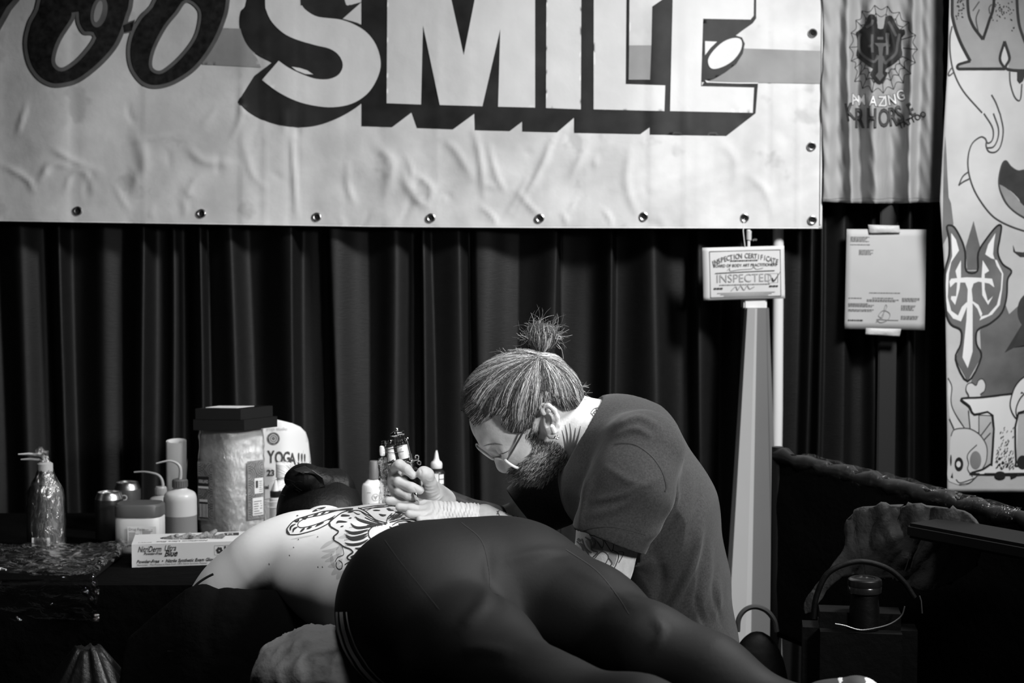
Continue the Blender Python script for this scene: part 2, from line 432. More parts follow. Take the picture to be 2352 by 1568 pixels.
# ================================================================== canvas banner with painted lettering
m_canvas = mat('canvas', 0.68, 0.8, spec=.2, bump=(16, .22), var=(7, .16), marks=(9, .63, .80))
m_ink = mat('sign_paint_black', 0.021, 0.55, spec=.3, var=(12, .45))
m_face = mat('sign_paint_white', 0.72, 0.7, spec=.2, bump=(16, .22), var=(7, .06))
m_grey = mat('sign_paint_grey', 0.30, 0.7, spec=.2, bump=(16, .2), var=(8, .15))
m_script = mat('script_paint_dark', 0.014, 0.6, spec=.3, var=(60, .7))
m_scriptrim = mat('script_paint_rim', 0.13, 0.6, spec=.3, var=(20, .2))
YB = 4.25
TILT = [(548, 605, .20), (612, 662, -.10), (668, 690, .22), (700, 790, -.06), (1488, 1570, .20), (1585, 1610, -.10), (1625, 1645, .12), (1700, 1765, -.16), (1768, 1832, .26), (1834, 1890, -.20),
        (0, 160, -.10), (180, 330, .08), (880, 1000, .06), (1010, 1090, -.07), (1250, 1330, .06), (1350, 1470, -.05)]
CREASE = [([(1090, 300), (1104, 370), (1112, 450)], 7, .004), ([(1122, 330), (1140, 400), (1160, 440)], 6, .003), ([(1272, 312), (1236, 400), (1180, 490)], 8, .005),
          ([(1215, 400), (1190, 450), (1160, 500)], 6, .003), ([(670, 318), (676, 400), (684, 515)], 6, .004), ([(795, 380), (800, 430), (815, 470)], 7, .003),
          ([(925, 400), (945, 440), (985, 480)], 10, .004), ([(950, 398), (990, 430), (985, 470)], 7, .003), ([(90, 420), (105, 390), (130, 375), (180, 390)], 7, .003),
          ([(150, 440), (165, 400), (195, 395), (215, 440)], 6, .003), ([(0, 375), (60, 410), (80, 440)], 6, .003), ([(120, 340), (160, 365), (230, 395)], 7, .003),
          ([(430, 340), (470, 370), (540, 375)], 9, .003), ([(530, 320), (552, 270), (556, 200)], 6, .002), ([(1310, 410), (1330, 370), (1350, 340)], 8, .003),
          ([(1450, 330), (1440, 420), (1465, 500)], 9, .003), ([(40, 310), (60, 240)], 5, .003), ([(1020, 320), (1050, 350), (1085, 410)], 9, .003),
          ([(1100, 470), (1130, 495), (1140, 515)], 5, .003), ([(1190, 440), (1215, 470), (1240, 495)], 6, .003), ([(1385, 480), (1400, 500), (1405, 520)], 5, .0025),
          ([(1290, 485), (1300, 505), (1300, 520)], 5, .0025), ([(560, 330), (580, 400), (610, 430)], 7, .002), ([(290, 330), (360, 315), (430, 305)], 4, .002),
          ([(310, 300), (330, 380), (300, 440)], 14, .004), ([(1660, 330), (1690, 370), (1685, 440)], 10, .003), ([(1720, 400), (1760, 440), (1770, 490)], 8, .003), ([(860, 330), (900, 380), (880, 460)], 12, .003)]
rc_ = random.Random(17)
for _ in range(46):
    x0, y0 = rc_.uniform(-60, 1860), rc_.uniform(230, 505); a0 = rc_.gauss(1.35, .55); l_ = rc_.uniform(22, 80); b0 = a0 + rc_.uniform(-.7, .7)
    CREASE.append(([(x0, y0), (x0 + l_ * .5 * math.cos(a0), y0 + l_ * .5 * math.sin(a0)), (x0 + l_ * .5 * (math.cos(a0) + math.cos(b0)), y0 + l_ * .5 * (math.sin(a0) + math.sin(b0)))], rc_.uniform(4.5, 9), rc_.choice((-1, 1, 1)) * rc_.uniform(.0008, .0021)))
def banner_w(pts):
    q = np.asarray(pts, float); w_ = np.zeros(len(q)); x, y = q[:, 0], q[:, 1]
    for a, b, t in TILT:
        m = (b - a) * YB / FPX; u = np.clip((x - a) / (b - a), 0, 1)
        env = 0.35 + 0.65 * np.clip((y + 60) / 300, 0, 1)
        w_ += np.where((x > a) & (x < b), -t * m * .35 * (u - .5) + 0, 0) * env * np.sin(np.pi * u) ** .5 * 1.6
    for ln, wd, am in CREASE:
        d, t = pxdist(q, cr(ln, 5)); w_ += 1.7 * am * np.exp(-(d / wd) ** 2) * np.sin(np.clip(t, .03, .97) * np.pi) ** .6
    low = np.clip((y - 180) / 200, 0.15, 1)
    w_ += .0012 * low * (np.sin(x * .031 + 1.3 * np.sin(y * .021)) * np.sin(y * .027 + x * .006) + .5 * np.sin(x * .083 + y * .05 + 2 * np.sin(y * .03)) * np.sin(y * .071 - x * .02))
    w_ += .014 * np.sin(x * .0052 + .6) + .006 * np.sin(x * .013 + y * .002)
    return w_
def banner_fn(off):
    def fn(u, v): return P(u, v, YB - float(banner_w([(u, v)])[0]) - off)
    return fn
def csm(pts, corners, n=4):
    'smooth outline that keeps the named corners'
    k = len(pts); cs = sorted(corners); out = []
    for a, b in zip(cs, cs[1:] + [cs[0] + k]):
        seg = [pts[i % k] for i in range(a, b + 1)]; out += [tuple(p) for p in (cr(seg, n) if len(seg) > 2 else seg)][:-1]
    return out
def banner_build(pr, name, off, m, parent, **k):
    off *= 1.8
    W = banner_w(pr.v); it = iter(range(len(pr.v))); d = {tuple(p): float(W[i]) for i, p in enumerate(pr.v)}
    return pr.build(name, lambda u, v: P(u, v, YB - d[(u, v)] - off), m, parent, **k)
bt = thing('painted_banner', 'large wrinkled canvas banner with bold painted SMILE lettering and eyelets', 'banner', P(880, 500, YB))
def edge_bottom(x): return float(np.interp(x, [-120, 0, 470, 860, 1240, 1890], [506, 508, 515, 521, 523.5, 525]))
def edge_right(y): return 1893 - 5 * (y / 525.0)
pr = Print(); NX, NY = 322, 112; g = []
for j in range(NY + 1):
    for i in range(NX + 1):
        t = j / NY; y0 = -170 + t * 690; xr = edge_right(y0); x = -110 + (xr + 110) * i / NX; g.append((x, -170 + t * (edge_bottom(x) + 170)))
pr.add(g, [(j * (NX + 1) + i, j * (NX + 1) + i + 1, (j + 1) * (NX + 1) + i + 1, (j + 1) * (NX + 1) + i) for j in range(NY) for i in range(NX)])
cv = banner_build(pr, 'canvas', 0, m_canvas, bt, smooth=True); so = cv.modifiers.new('t', 'SOLIDIFY'); so.thickness = .002; so.offset = -1
ST_ = 9
# grey painted stripe
pr = Print().poly([(466, 63), (560, 66), (600, 155), (465, 148)], step=ST_).poly([(1446, 104), (1497, 104), (1494, 183), (1445, 183)], step=ST_).poly([(1622, 108), (1706, 111), (1890.5, 117), (1889.5, 192), (1744, 190), (1630, 186)], step=ST_)
banner_build(pr, 'painted_stripe', .0010, m_grey, bt, smooth=True)
# script letters at left
k1 = 2.352
o1 = crop([(205, -300), (200, 0), (150, 120), (128, 230), (148, 345), (200, 425), (270, 467), (340, 470), (430, 445), (540, 362), (625, 268), (668, 185), (700, 90), (722, 0), (740, -300)], 0, 0, k1)
o2 = crop([(900, -300), (830, -10), (755, 85), (705, 175), (685, 270), (698, 365), (748, 442), (810, 476), (885, 474), (965, 444), (1065, 372), (1155, 252), (1215, 122), (1242, 0), (1260, -300)], 0, 0, k1)
c1 = crop([(408, 66), (400, 110), (330, 220), (300, 310), (308, 352), (345, 362), (425, 305), (503, 200), (450, 186), (415, 130)], 0, 0, k1)
c2 = crop([(1008, 14), (1062, 48), (1072, 100), (1045, 200), (970, 300), (885, 372), (842, 378), (822, 345), (842, 260), (900, 150), (960, 76)], 0, 0, k1)
c3 = crop(ell(535, 65, 44, 84, 12), 0, 0, k1)
lk = crop([(660, 130), (730, 105), (720, 172), (668, 182)], 0, 0, k1)
lft = crop([(-200, 360), (0, 165), (62, 55), (112, -5), (150, -300), (-250, -300)], 0, 0, k1)
def inset(p, d):
    p = np.array(p, float); q = np.roll(p, -1, 0) - np.roll(p, 1, 0); n = np.stack([-q[:, 1], q[:, 0]], 1); n /= np.linalg.norm(n, axis=1)[:, None] + 1e-9
    a = 0.5 * np.sum(p[:, 0] * np.roll(p[:, 1], -1) - np.roll(p[:, 0], -1) * p[:, 1]); return [tuple(x) for x in p + n * d * (1 if a > 0 else -1)]
O1, O2, C1, C2 = sm(o1, 4), sm(o2, 4), sm(c1, 4), sm(c2, 4)
pr = Print().poly(O1, C1, step=ST_).poly(O2, C2, step=ST_).poly(lk, step=ST_).poly(lft, step=ST_)
banner_build(pr, 'script_lettering_rim', .0014, m_scriptrim, bt, smooth=True)
pr = Print().poly(inset(O1, 10), inset(C1, -9), step=ST_).poly(inset(O2, 9), inset(C2, -8), step=ST_).poly(inset(lk, 4), step=ST_).poly(inset(lft, 13), step=ST_)
banner_build(pr, 'script_lettering', .0022, m_script, bt, smooth=True)
pr = Print().poly(sm(c3, 2), step=ST_); banner_build(pr, 'script_loop', .0027, m_scriptrim, bt)
pr = Print().poly(crop(ell(530, 62, 20, 60, 14), 0, 0, k1), step=ST_); banner_build(pr, 'script_loop_highlight', .0032, m_grey, bt)
# block letters: dark drop shade
sdark = crop([(1345, -300), (1335, 0), (1305, 60), (1298, 130), (1315, 200), (1350, 260), (1400, 300), (1472, 337), (1378, 408), (1290, 548), (1340, 600), (1420, 645), (1520, 675), (1620, 686), (1720, 675), (1820, 640),
              (1900, 597), (1962, 552), (2015, 510), (2058, 440), (2078, 360), (2068, 270), (2022, 190), (1950, 132), (1852, 101), (1955, 10), (1898, 26), (1862, 0), (1840, -300)], 0, 0, k1)
blk = [(832, -170), (832, 289), (902, 291), (947, 257), (959.5, 293), (1042, 296), (1091, 260), (1092, 298), (1172, 300), (1201, 278), (1201, 301), (1280.5, 303), (1320, 269), (1320, 304), (1472, 307), (1494, 291), (1494, 308),
       (1669.5, 311), (1735.5, 260), (1741, 191), (1618, 188), (1612, 198), (1612, 60), (1640, -170)]
e_up = crop([(1683, 99), (1936, 104), (1952, 90), (1957, -200), (1970, -200), (1968, 100), (1950, 125), (1900, 160), (1858, 192), (1892, 202), (1907, 235), (1896, 290), (1860, 347), (1800, 392), (1740, 427), (1690, 440), (1672, 440)], 900, 0, k1)
sdark = csm(sdark, [0, 1, 7, 8, 9, 24, 25, 26, 27, 28] if False else [sdark.index(p) for p in crop([(1345, -300), (1472, 337), (1378, 408), (1290, 548), (1852, 101), (1955, 10), (1898, 26), (1840, -300)], 0, 0, k1)])
pr = Print().poly(sdark, step=ST_).poly(blk, step=ST_); banner_build(pr, 'letter_shade', .0014, m_ink, bt, smooth=True)
pr = Print().poly(e_up, step=ST_); banner_build(pr, 'letter_shade', .0018, m_ink, bt, smooth=True)
# white letter faces, one part for each letter
sface = crop([(1432, -300), (1432, 0), (1440, 60), (1470, 120), (1530, 178), (1600, 213), (1700, 243), (1780, 263), (1830, 298), (1852, 350), (1832, 400), (1780, 426), (1710, 426), (1640, 404), (1560, 366), (1505, 328), (1415, 432), (1500, 495), (1600, 545), (1700, 571),
              (1800, 579), (1900, 560), (1980, 510), (2030, 440), (2056, 360), (2046, 280), (2010, 208), (1950, 152), (1850, 108), (1720, 91), (1660, 60), (1632, 30), (1622, 0), (1622, -300)], 0, 0, k1)
sface = csm(sface, [sface.index(p) for p in crop([(1432, -300), (1505, 328), (1415, 432), (1622, -300)], 0, 0, k1)])
mface = [(890.5, -170), (888, 237), (967, 240), (971.5, 58), (1010, 241), (1108, 244), (1149, 67), (1144, 245), (1229, 247), (1229, -170), (1098, -170), (1090, 0), (1065, 127), (1037, 0), (1010, -170)]
iface = [(1256, -170), (1254, 248), (1334, 251), (1336, -170)]
lface = [(1364, -170), (1363.5, 251), (1526, 255), (1528, 196), (1437, 193), (1440, -170)]
eface = [(1546, -170), (1545, 0), (1539, 255), (1729, 259), (1732, 201), (1610, 198), (1615, 43), (1724, 45), (1731, 36), (1734, -170)]
gap = [(1447, -170), (1444, 183), (1493, 183), (1498, 15), (1520, 0), (1545, -14), (1545, -170)]
for nm, q in (('letter_s', sface), ('letter_m', mface), ('letter_i', iface), ('letter_l', lface), ('letter_e', eface)):
    banner_build(Print().poly(q, step=ST_), nm, .0024, m_face, bt, smooth=True)
gp = Print().poly([(1447, -170), (1445, 104), (1496, 104), (1498, 15), (1520, 0), (1545, -14), (1545, -170)], step=ST_)
banner_build(gp, 'letter_gap', .0026, m_canvas, bt, smooth=True)
banner_build(Print().poly([(1445, 104), (1496, 104), (1493, 183), (1444, 183)], step=ST_), 'painted_stripe', .0028, m_grey, bt, smooth=True)
pr = Print().poly(sm(crop([(1708, 335), (1715, 305), (1745, 265), (1790, 226), (1840, 206), (1880, 209), (1892, 237), (1880, 280), (1845, 325), (1800, 355), (1750, 372), (1720, 365)], 900, 0, k1), 3), step=ST_)
pr.poly(crop([(1692, 222), (1757, 225), (1722, 258), (1692, 298)], 900, 0, k1)).poly(crop([(1692, 432), (1720, 440), (1830, 444), (1978, 446), (1978, 452), (1880, 452), (1700, 446)], 900, 0, k1)).poly(crop([(1575, 360), (1620, 367), (1660, 380), (1692, 402), (1650, 400), (1600, 380)], 0, 0, k1))
banner_build(pr, 'letter_highlight', .0030, m_face, bt)
# eyelets
m_eye = mat('eyelet_steel', .55, .28, 1.0); m_hole = mat('eyelet_hole', .004, .9)
for (gx, gy) in [(179, 484), (463, 490), (728, 498), (990, 500), (1240, 501), (1478, 497), (1710, 500), (1866, 505), (1864, 336), (1867, 76)]:
    c = banner_fn(.003)(gx, gy); e = MB().torus(c, .0095, .0032, (0, 1, 0), 24, 8).build('eyelet', m_eye, bt)
    MB().lathe(c + Vector((0, .0015, 0)), [(.0075, 0), (.0072, .0008)], 20, (0, -1, 0)).build('eyelet_hole', m_hole, e)
# ragged pale seam along the lower and right hem
pr = Print().stroke([(x, edge_bottom(x) - 2) for x in range(-100, 1888, 60)], 3.0, n=4).stroke([(edge_right(y) - 3, y) for y in range(-160, 525, 45)], 3.0, n=4)
banner_build(pr, 'hem_edge', .0030, mat('hem', .85, .7), bt)

# ================================================================== hanging T-shirt with print
m_tee = mat('grey_tshirt', 0.37, 0.85, spec=.15, bump=(22, .35, (1.5, 1.5, .6)), var=(10, .08), sheen=.1)
YT = 4.26
TF = [(1905, 20, .014), (1925, 14, -.012), (1952, 11, .030), (1976, 14, -.030), (2008, 16, .024), (2040, 14, -.020), (2062, 16, -.018), (2094, 10, .032), (2112, 10, -.012), (2135, 14, .014), (2158, 14, -.014)]
def tee_y(u, v):
    h = 0
    for c, wd, a in TF:
        cc = c + 5 * math.sin(v * .008 + c); t = (u - cc) / wd
        h += 1.4 * a * math.exp(-t * t) * (.45 + .55 * min(1, max(0, (v + 40) / 330)))
    h += .003 * math.sin(u * .09 + v * .04) * math.sin(v * .05 - u * .03) + .002 * math.sin(u * .21 - v * .09)
    return YT - h
ts = thing('printed_tshirt', 'hanging pale grey T-shirt printed with spiderweb shield emblem and lettering', 't-shirt', P(2028, 462, YT))
pr = Print(); g = []; nx, ny = 92, 110
for j in range(ny + 1):
    for i in range(nx + 1):
        t = i / nx; v = -330 + (463 + 4 * math.sin(t * 3.1) + 330) * j / ny
        x0 = 1889 + 3 * math.sin(v * .02); x1 = 2163 + 3 * (1 - v / 460)
        if v < -170: ex = (-170 - v) * .75; x0 -= min(ex, 75); x1 += min(ex, 75)
        g.append((x0 + (x1 - x0) * t, v))
pr.add(g, [(j * (nx + 1) + i, j * (nx + 1) + i + 1, (j + 1) * (nx + 1) + i + 1, (j + 1) * (nx + 1) + i) for j in range(ny) for i in range(nx)])
tb = pr.build('shirt_body', lambda u, v: P(u, v, tee_y(u, v)), m_tee, ts, True); so = tb.modifiers.new('t', 'SOLIDIFY'); so.thickness = .004; so.offset = -1
def tfn(off): return lambda u, v: P(u, v, tee_y(u, v) - off)
k2 = 5.06; A = lambda *p: crop(p, 1930, 0, k2)
m_tp = mat('tshirt_print_dark', .018, .7, var=(40, .3)); m_tg = mat('tshirt_print_grey', .13, .7); m_tw = mat('tshirt_print_white', .82, .7); m_tm = mat('tshirt_print_mid', .085, .7)
shield = A((180, 380), (250, 330), (300, 250), (330, 175), (380, 165), (415, 200), (435, 300), (440, 330), (500, 330), (520, 220), (545, 185), (600, 185), (640, 260), (690, 340), (745, 340), (752, 400), (715, 440), (712, 560), (722, 640), (655, 720), (600, 760), (545, 790), (525, 830), (550, 860), (500, 950), (455, 985), (400, 950), (350, 860), (380, 800), (330, 770), (260, 720), (185, 650), (200, 560), (195, 450))
Print().poly(sm(shield, 2), step=6).refine(4).build('shield_print', tfn(.0012), m_tp, ts)
g2 = Print()
for q in ([(240, 390), (215, 470), (230, 600), (330, 690), (400, 715), (440, 640)], [(690, 390), (665, 500), (645, 620), (560, 700), (520, 735), (490, 650)], [(320, 540), (370, 520), (370, 400)], [(370, 520), (375, 610)], [(545, 380), (545, 640)], [(580, 530), (520, 520)], [(300, 320), (360, 280), (380, 230)], [(560, 250), (600, 320), (650, 420)]):
    g2.stroke(A(*q), 6, n=4)
g2.refine(4); g2.build('shield_lines', tfn(.0024), m_tm, ts)
Print().poly(A((395, 500), (545, 500), (545, 525), (500, 545), (490, 640), (520, 740), (500, 700), (492, 850), (510, 880), (460, 940), (410, 880), (440, 840), (440, 690), (390, 720), (450, 640), (440, 545)), step=6).poly(A((430, 430), (500, 430), (500, 460), (430, 460))).poly(A((525, 385), (570, 385), (560, 620), (535, 640))).refine(4).build('cross_print', tfn(.0030), m_tg, ts)
web = Print(); hub = (470, 530)
outer = [(400, 60), (550, 70), (690, 140), (800, 258), (878, 410), (900, 575), (875, 730), (822, 860), (735, 965), (620, 1040), (500, 1085), (370, 1075), (255, 1030), (165, 950), (170, 790), (125, 710), (105, 550), (125, 380), (180, 235), (250, 125)]
for i in range(len(outer)):
    a, b = np.array(outer[i]), np.array(outer[(i + 1) % len(outer)])
    for s_ in (1.0, .80, .64):
        p, q = hub + (a - hub) * s_, hub + (b - hub) * s_; mid = (p + q) / 2; mid = mid + (np.array(hub) - mid) * .10
        if s_ < 1 and not (mid[1] > 640 or (s_ > .7 and mid[1] < 330)): continue
        web.stroke(A(tuple(p), tuple(mid), tuple(q)), 1.5, n=4)
    web.stroke(A(tuple(hub + (a - hub) * .60), tuple(a)), 1.5, n=3)
web.refine(4); web.build('web_print', tfn(.0008), m_tp, ts)
w1 = Print(); w1d = Print()
for ch, x, y, rot in (('A', 140, 1215, 18), ('M', 205, 1222, 4), ('A', 335, 1228, -2), ('Z', 440, 1232, -2), ('I', 515, 1228, 4), ('N', 560, 1222, 10), ('G', 670, 1175, 16)):
    for prr, bd in ((w1, .015), (w1d, .045)):
        V, F = text2d(ch, 168, 0, 0, bold=bd, sx=.80 if ch != 'M' else .70); c_, s_ = math.cos(math.radians(-rot)), math.sin(math.radians(-rot))
        prr.add([(1930 + (x + p[0] * c_ - p[1] * s_) / k2, (y + p[0] * s_ + p[1] * c_) / k2) for p in V], F)
w1d.refine(4); w1.refine(4); w1d.build('lettering_outline', tfn(.0022), m_tp, ts); w1.build('lettering_white', tfn(.0034), m_tw, ts)
w2 = Print(); w2d = Print()
for ch, x, y, rot, sz in (('K', 75, 1405, -10, 270), ('R', 165, 1480, 0, 300), ('H', 300, 1480, 0, 300), ('O', 440, 1470, 0, 280), ('R', 570, 1460, -6, 280), ('S', 680, 1430, -16, 270), ('E', 830, 1360, -28, 215)):
    for prr, bd in ((w2, .0), (w2d, .03)):
        V, F = text2d(ch, sz * 1.05, 0, 0, bold=bd, sx=.56); c_, s_ = math.cos(math.radians(rot)), math.sin(math.radians(rot))
        prr.add([(1930 + (x + p[0] * c_ - p[1] * s_) / k2, (y + p[0] * s_ + p[1] * c_) / k2) for p in V], F)
w2d.refine(4); w2.refine(4); w2d.build('lettering_outline', tfn(.0024), m_tp, ts); w2.build('lettering_grey', tfn(.0036), m_tm, ts)
w3 = Print(); V, F = text2d('TATTOO', 95, 0, 0, bold=.03, sx=.9); c_, s_ = math.cos(math.radians(-26)), math.sin(math.radians(-26))
w3.add([(1930 + (690 + p[0] * c_ - p[1] * s_) / k2, (1500 + p[0] * s_ + p[1] * c_) / k2) for p in V], F); w3.refine(4); w3.build('lettering_small', tfn(.0030), m_tp, ts)
Print().stroke([(1890 + 9.1 * i, 456 + 1.5 * math.sin(i)) for i in range(31)], 1.2, n=2).build('hem_stitch', tfn(.001), mat('tee_stitch', .25, .8), ts)

# ================================================================== painted art banner at the right edge
YA = 4.16
ab = thing('art_banner', 'tall pale banner painted with a cross shield, skull, bone and beast outlines', 'banner', P(2260, 1120, YA))
def art_y(u, v): return YA - .012 * math.sin(u * .018 + .4 * math.sin(v * .01)) - .005 * math.sin(v * .012 + u * .01) - .0003 * math.sin(u * .2 + v * .02)
def afn(off): return lambda u, v: P(u, v, art_y(u, v) - off)
m_art = mat('art_cloth', .52, .8, spec=.2, bump=(30, .1), var=(6, .12))
pr = Print(); g = []; nx, ny = 60, 150
for j in range(ny + 1):
    for i in range(nx + 1):
        v = -220 + 1350 * j / ny; x0 = float(np.interp(v, [-220, 0, 150, 330, 460, 640, 1000, 1120], [2184, 2181, 2177, 2166, 2159, 2171, 2176, 2176])); g.append((x0 + (2560 - x0) * i / nx, v))
pr.add(g, [(j * (nx + 1) + i, j * (nx + 1) + i + 1, (j + 1) * (nx + 1) + i + 1, (j + 1) * (nx + 1) + i) for j in range(ny) for i in range(nx)])
o = pr.build('cloth', lambda u, v: P(u, v, art_y(u, v)), m_art, ab, True); so = o.modifiers.new('t', 'SOLIDIFY'); so.thickness = .002; so.offset = -1
m_al = mat('art_line', .013, .7); m_agl = mat('art_line_soft', .06, .7); m_ad = mat('art_grey', .14, .75, var=(9, .3)); m_ag = mat('art_grey_pale', .25, .75, var=(9, .2)); m_aw = mat('art_white', .80, .75); m_ak = mat('art_charcoal', .035, .7, var=(20, .3))
a = lambda *p: crop(p, 2150, 0, 6.03); b = lambda *p: crop(p, 2150, 260, 5.228); c = lambda *p: crop(p, 2100, 450, 2.24); d = lambda *p: crop(p, 2150, 850, 5.228)
# big grey letter at the top, and grey grounds
g1 = Print().poly(a((240, -700), (225, 60), (240, 280), (330, 560), (480, 845), (310, 900), (310, 950), (960, 955), (880, 810), (950, 570), (1020, 800), (1000, 960), (1500, 965), (1500, -700)), step=14)
g1.build('letter_body', afn(.0010), m_ag, ab)
g3 = Print().poly(a((440, -700), (440, 60), (500, 330), (640, 545), (680, 520), (740, 280), (810, 40), (800, -700)), step=14); g3.build('letter_counter', afn(.0016), m_ag, ab)
g4 = Print().poly(b((112, 270), (122, 420), (140, 800), (152, 1010), (180, 1080), (210, 1330), (90, 1568), (80, 1568), (85, 1000), (95, 500)), step=14).poly(c((338, 690), (470, 560), (488, 607), (540, 560), (900, 430), (900, 1060), (270, 1040), (290, 960), (345, 830)), step=14)
g4.poly(c((305, 128), (265, 260), (272, 380), (325, 380), (338, 260)), step=12); g4.build('grey_ground', afn(.0008), m_ad, ab)
g5 = Print()
for q, wd in ((a((240, -700), (225, 60), (240, 280), (330, 560), (475, 845)), 6.5), (a((475, 845), (380, 870), (305, 900), (310, 948), (420, 952), (960, 950)), 6.0), (a((440, -700), (440, 60), (500, 330), (650, 545)), 6.5), (a((650, 548), (735, 290), (800, 40), (830, -700)), 6.5),
              (a((955, 950), (885, 810), (950, 570)), 6), (a((950, 570), (1020, 800), (1000, 960), (1600, 970)), 6), (a((1110, -700), (1130, 160), (1210, 520), (1400, 900)), 6.5)): g5.stroke(q, wd, n=6)
g5.build('letter_outline', afn(.0022), m_al, ab)
g6 = Print()
for q in (a((225, 360), (195, 520), (200, 760), (250, 1000), (380, 1260), (640, 1560)), b((575, 0), (670, 150), (690, 250), (670, 330), (620, 355), (590, 300), (530, 285), (430, 370), (385, 540), (400, 740), (480, 960), (640, 1190), (800, 1310), (1060, 1410), (1400, 1480)), b((690, 0), (750, 180), (740, 310), (690, 400), (610, 415)), b((770, 0), (808, 200), (780, 380), (720, 460), (640, 460), (605, 400), (605, 340)),
          b((383, 705), (320, 760), (275, 860)), b((275, 860), (330, 820), (400, 785)), a((215, 940), (175, 1010), (185, 1045), (240, 1005)), a((1020, 990), (1030, 1150), (1080, 1320), (1140, 1390), (1175, 1350), (1190, 1160)), a((510, 150), (600, 20)), a((600, 130), (555, 260), (585, 440)), a((770, 60), (735, 110), (745, 190)), a((770, 1310), (830, 1420), (885, 1568)),
          b((1060, 680), (980, 690), (900, 640), (840, 570), (790, 620), (755, 800), (780, 950), (870, 1110), (1056, 1250), (1400, 1400))): g6.stroke(q, 3.0, n=6)
g6.build('beast_outline', afn(.0022), m_agl, ab)
Print().poly(sm(b((1060, 690), (980, 695), (900, 650), (840, 575), (795, 625), (765, 740), (760, 845), (900, 930), (1000, 1030), (1060, 1110), (1500, 1300), (1500, 700)), 3), step=14).build('beast_mouth', afn(.0014), m_ak, ab)
Print().poly(sm(b((765, 860), (860, 910), (960, 1000), (1056, 1115), (1400, 1400), (1056, 1240), (880, 1110), (790, 950)), 3), step=14).build('beast_tongue', afn(.0016), m_ag, ab)
Print().poly(a((1125, 985), (1125, 1110), (1160, 1155), (1205, 1120), (1260, 985))).build('beast_nostril', afn(.0026), m_al, ab)
# stipple dots on the letter
st = Print(); R = random.Random(3)
for i in range(150):
    u, v = (R.uniform(770, 1100), R.uniform(-60, 440) ** 1.0) if i < 110 else (R.uniform(280, 390), R.uniform(-60, 300))
    if R.random() < (v / 470): continue
    st.add(*fill2d([ell(2150 + u / 6.03, v / 6.03, R.uniform(1.4, 2.6), 1.2, 50, 7)]))
st.build('stipple', afn(.0026), m_al, ab)
# cross shield emblem
em = c((168, 160), (185, 150), (210, 165), (245, 230), (262, 290), (268, 385), (325, 385), (330, 290), (375, 215), (425, 155), (448, 155), (440, 220), (430, 290), (455, 350), (500, 385), (480, 430), (475, 520), (450, 600), (390, 655), (325, 690), (320, 760), (345, 828), (275, 952), (213, 838), (240, 760), (240, 690), (190, 660), (165, 600), (158, 480), (160, 380), (180, 300), (180, 220))
Print().poly(em, step=10).build('emblem_shade', afn(.0014), m_ad, ab)
g7 = Print().stroke(em, 4.2, n=4, closed=True); g7.build('emblem_outline', afn(.0022), m_al, ab)
wht = Print()
for q in (((190, 190), (215, 225), (230, 280), (190, 340), (178, 400), (172, 520), (190, 590), (225, 615), (245, 570), (270, 545), (275, 560), (240, 645), (200, 630), (170, 590), (160, 500), (165, 400), (195, 310)), ((418, 190), (410, 240), (405, 300), (425, 360), (450, 400), (445, 480), (425, 560), (380, 610), (340, 620), (325, 580), (295, 545), (300, 540), (330, 560), (350, 605), (335, 640), (400, 610), (440, 560), (452, 480), (458, 400), (425, 330), (395, 320), (365, 300), (380, 250)),
          ((180, 440), (190, 425), (270, 418), (330, 420), (400, 425), (412, 470), (385, 450), (330, 440), (305, 450), (295, 480), (300, 530), (300, 640), (300, 800), (275, 885), (248, 830), (268, 640), (275, 480), (262, 445), (210, 445), (185, 470)), ((240, 330), (240, 420), (232, 480), (210, 560), (188, 530), (190, 515), (215, 515), (222, 430), (212, 385)), ((352, 330), (385, 385), (362, 400), (362, 480), (378, 540), (405, 515), (380, 560), (350, 510), (346, 420))):
    wht.poly(c(*q), step=10)
wht.build('emblem_white', afn(.0018), m_aw, ab)
# bone, skull, serif letter
Print().poly(sm(d((400, 310), (365, 240), (370, 180), (420, 150), (480, 180), (510, 120), (560, 110), (590, 170), (580, 250), (535, 290), (520, 520), (510, 740), (415, 700), (400, 480)), 3), step=10).poly(sm(d((175, 800), (215, 720), (320, 690), (430, 710), (540, 790), (610, 920), (600, 1080), (560, 1190), (480, 1290), (350, 1380), (200, 1350), (140, 1300), (140, 1150), (160, 1000)), 3), step=10).poly(d((145, 90), (190, 200), (180, 360), (210, 480), (330, 690), (220, 710), (160, 560), (140, 300))).build('bone_and_skull', afn(.0012), mat('art_bone', .66, .75), ab)
g8 = Print()
for q in (d((395, 310), (360, 240), (375, 170), (430, 150), (480, 180), (510, 120), (560, 105), (595, 170), (580, 250), (530, 290)), d((180, 790), (215, 715), (320, 695), (430, 710), (540, 790), (610, 920), (605, 1080), (560, 1180)), d((145, 90), (190, 200), (180, 360), (215, 490), (340, 690)), d((490, 895), (400, 980), (375, 1040), (390, 1120), (380, 1190), (440, 1280)), d((390, 480), (410, 700)), d((515, 540), (515, 760)), d((660, 620), (540, 780)), d((655, 750), (580, 830)), d((240, 1310), (290, 1350), (420, 1310), (470, 1290)), d((280, 1370), (400, 1350), (500, 1260)), d((160, 580), (215, 700))): g8.stroke(q, 2.2, n=6)
g8.build('skull_outline', afn(.0020), m_agl, ab)
Print().poly(ell(*d((275, 1128))[0], 10, 16), step=None).poly(d((175, 1285), (198, 1225), (205, 1295))).poly(ell(*d((178, 1080))[0], 2, 13)).build('skull_sockets', afn(.0020), m_al, ab)
Print().poly(ell(*d((270, 1128))[0], 5, 7)).build('skull_eye_glint', afn(.0024), m_aw, ab)
Print().poly(ell(*d((475, 1080))[0], 13, 21)).build('skull_temple', afn(.0018), m_ag, ab)
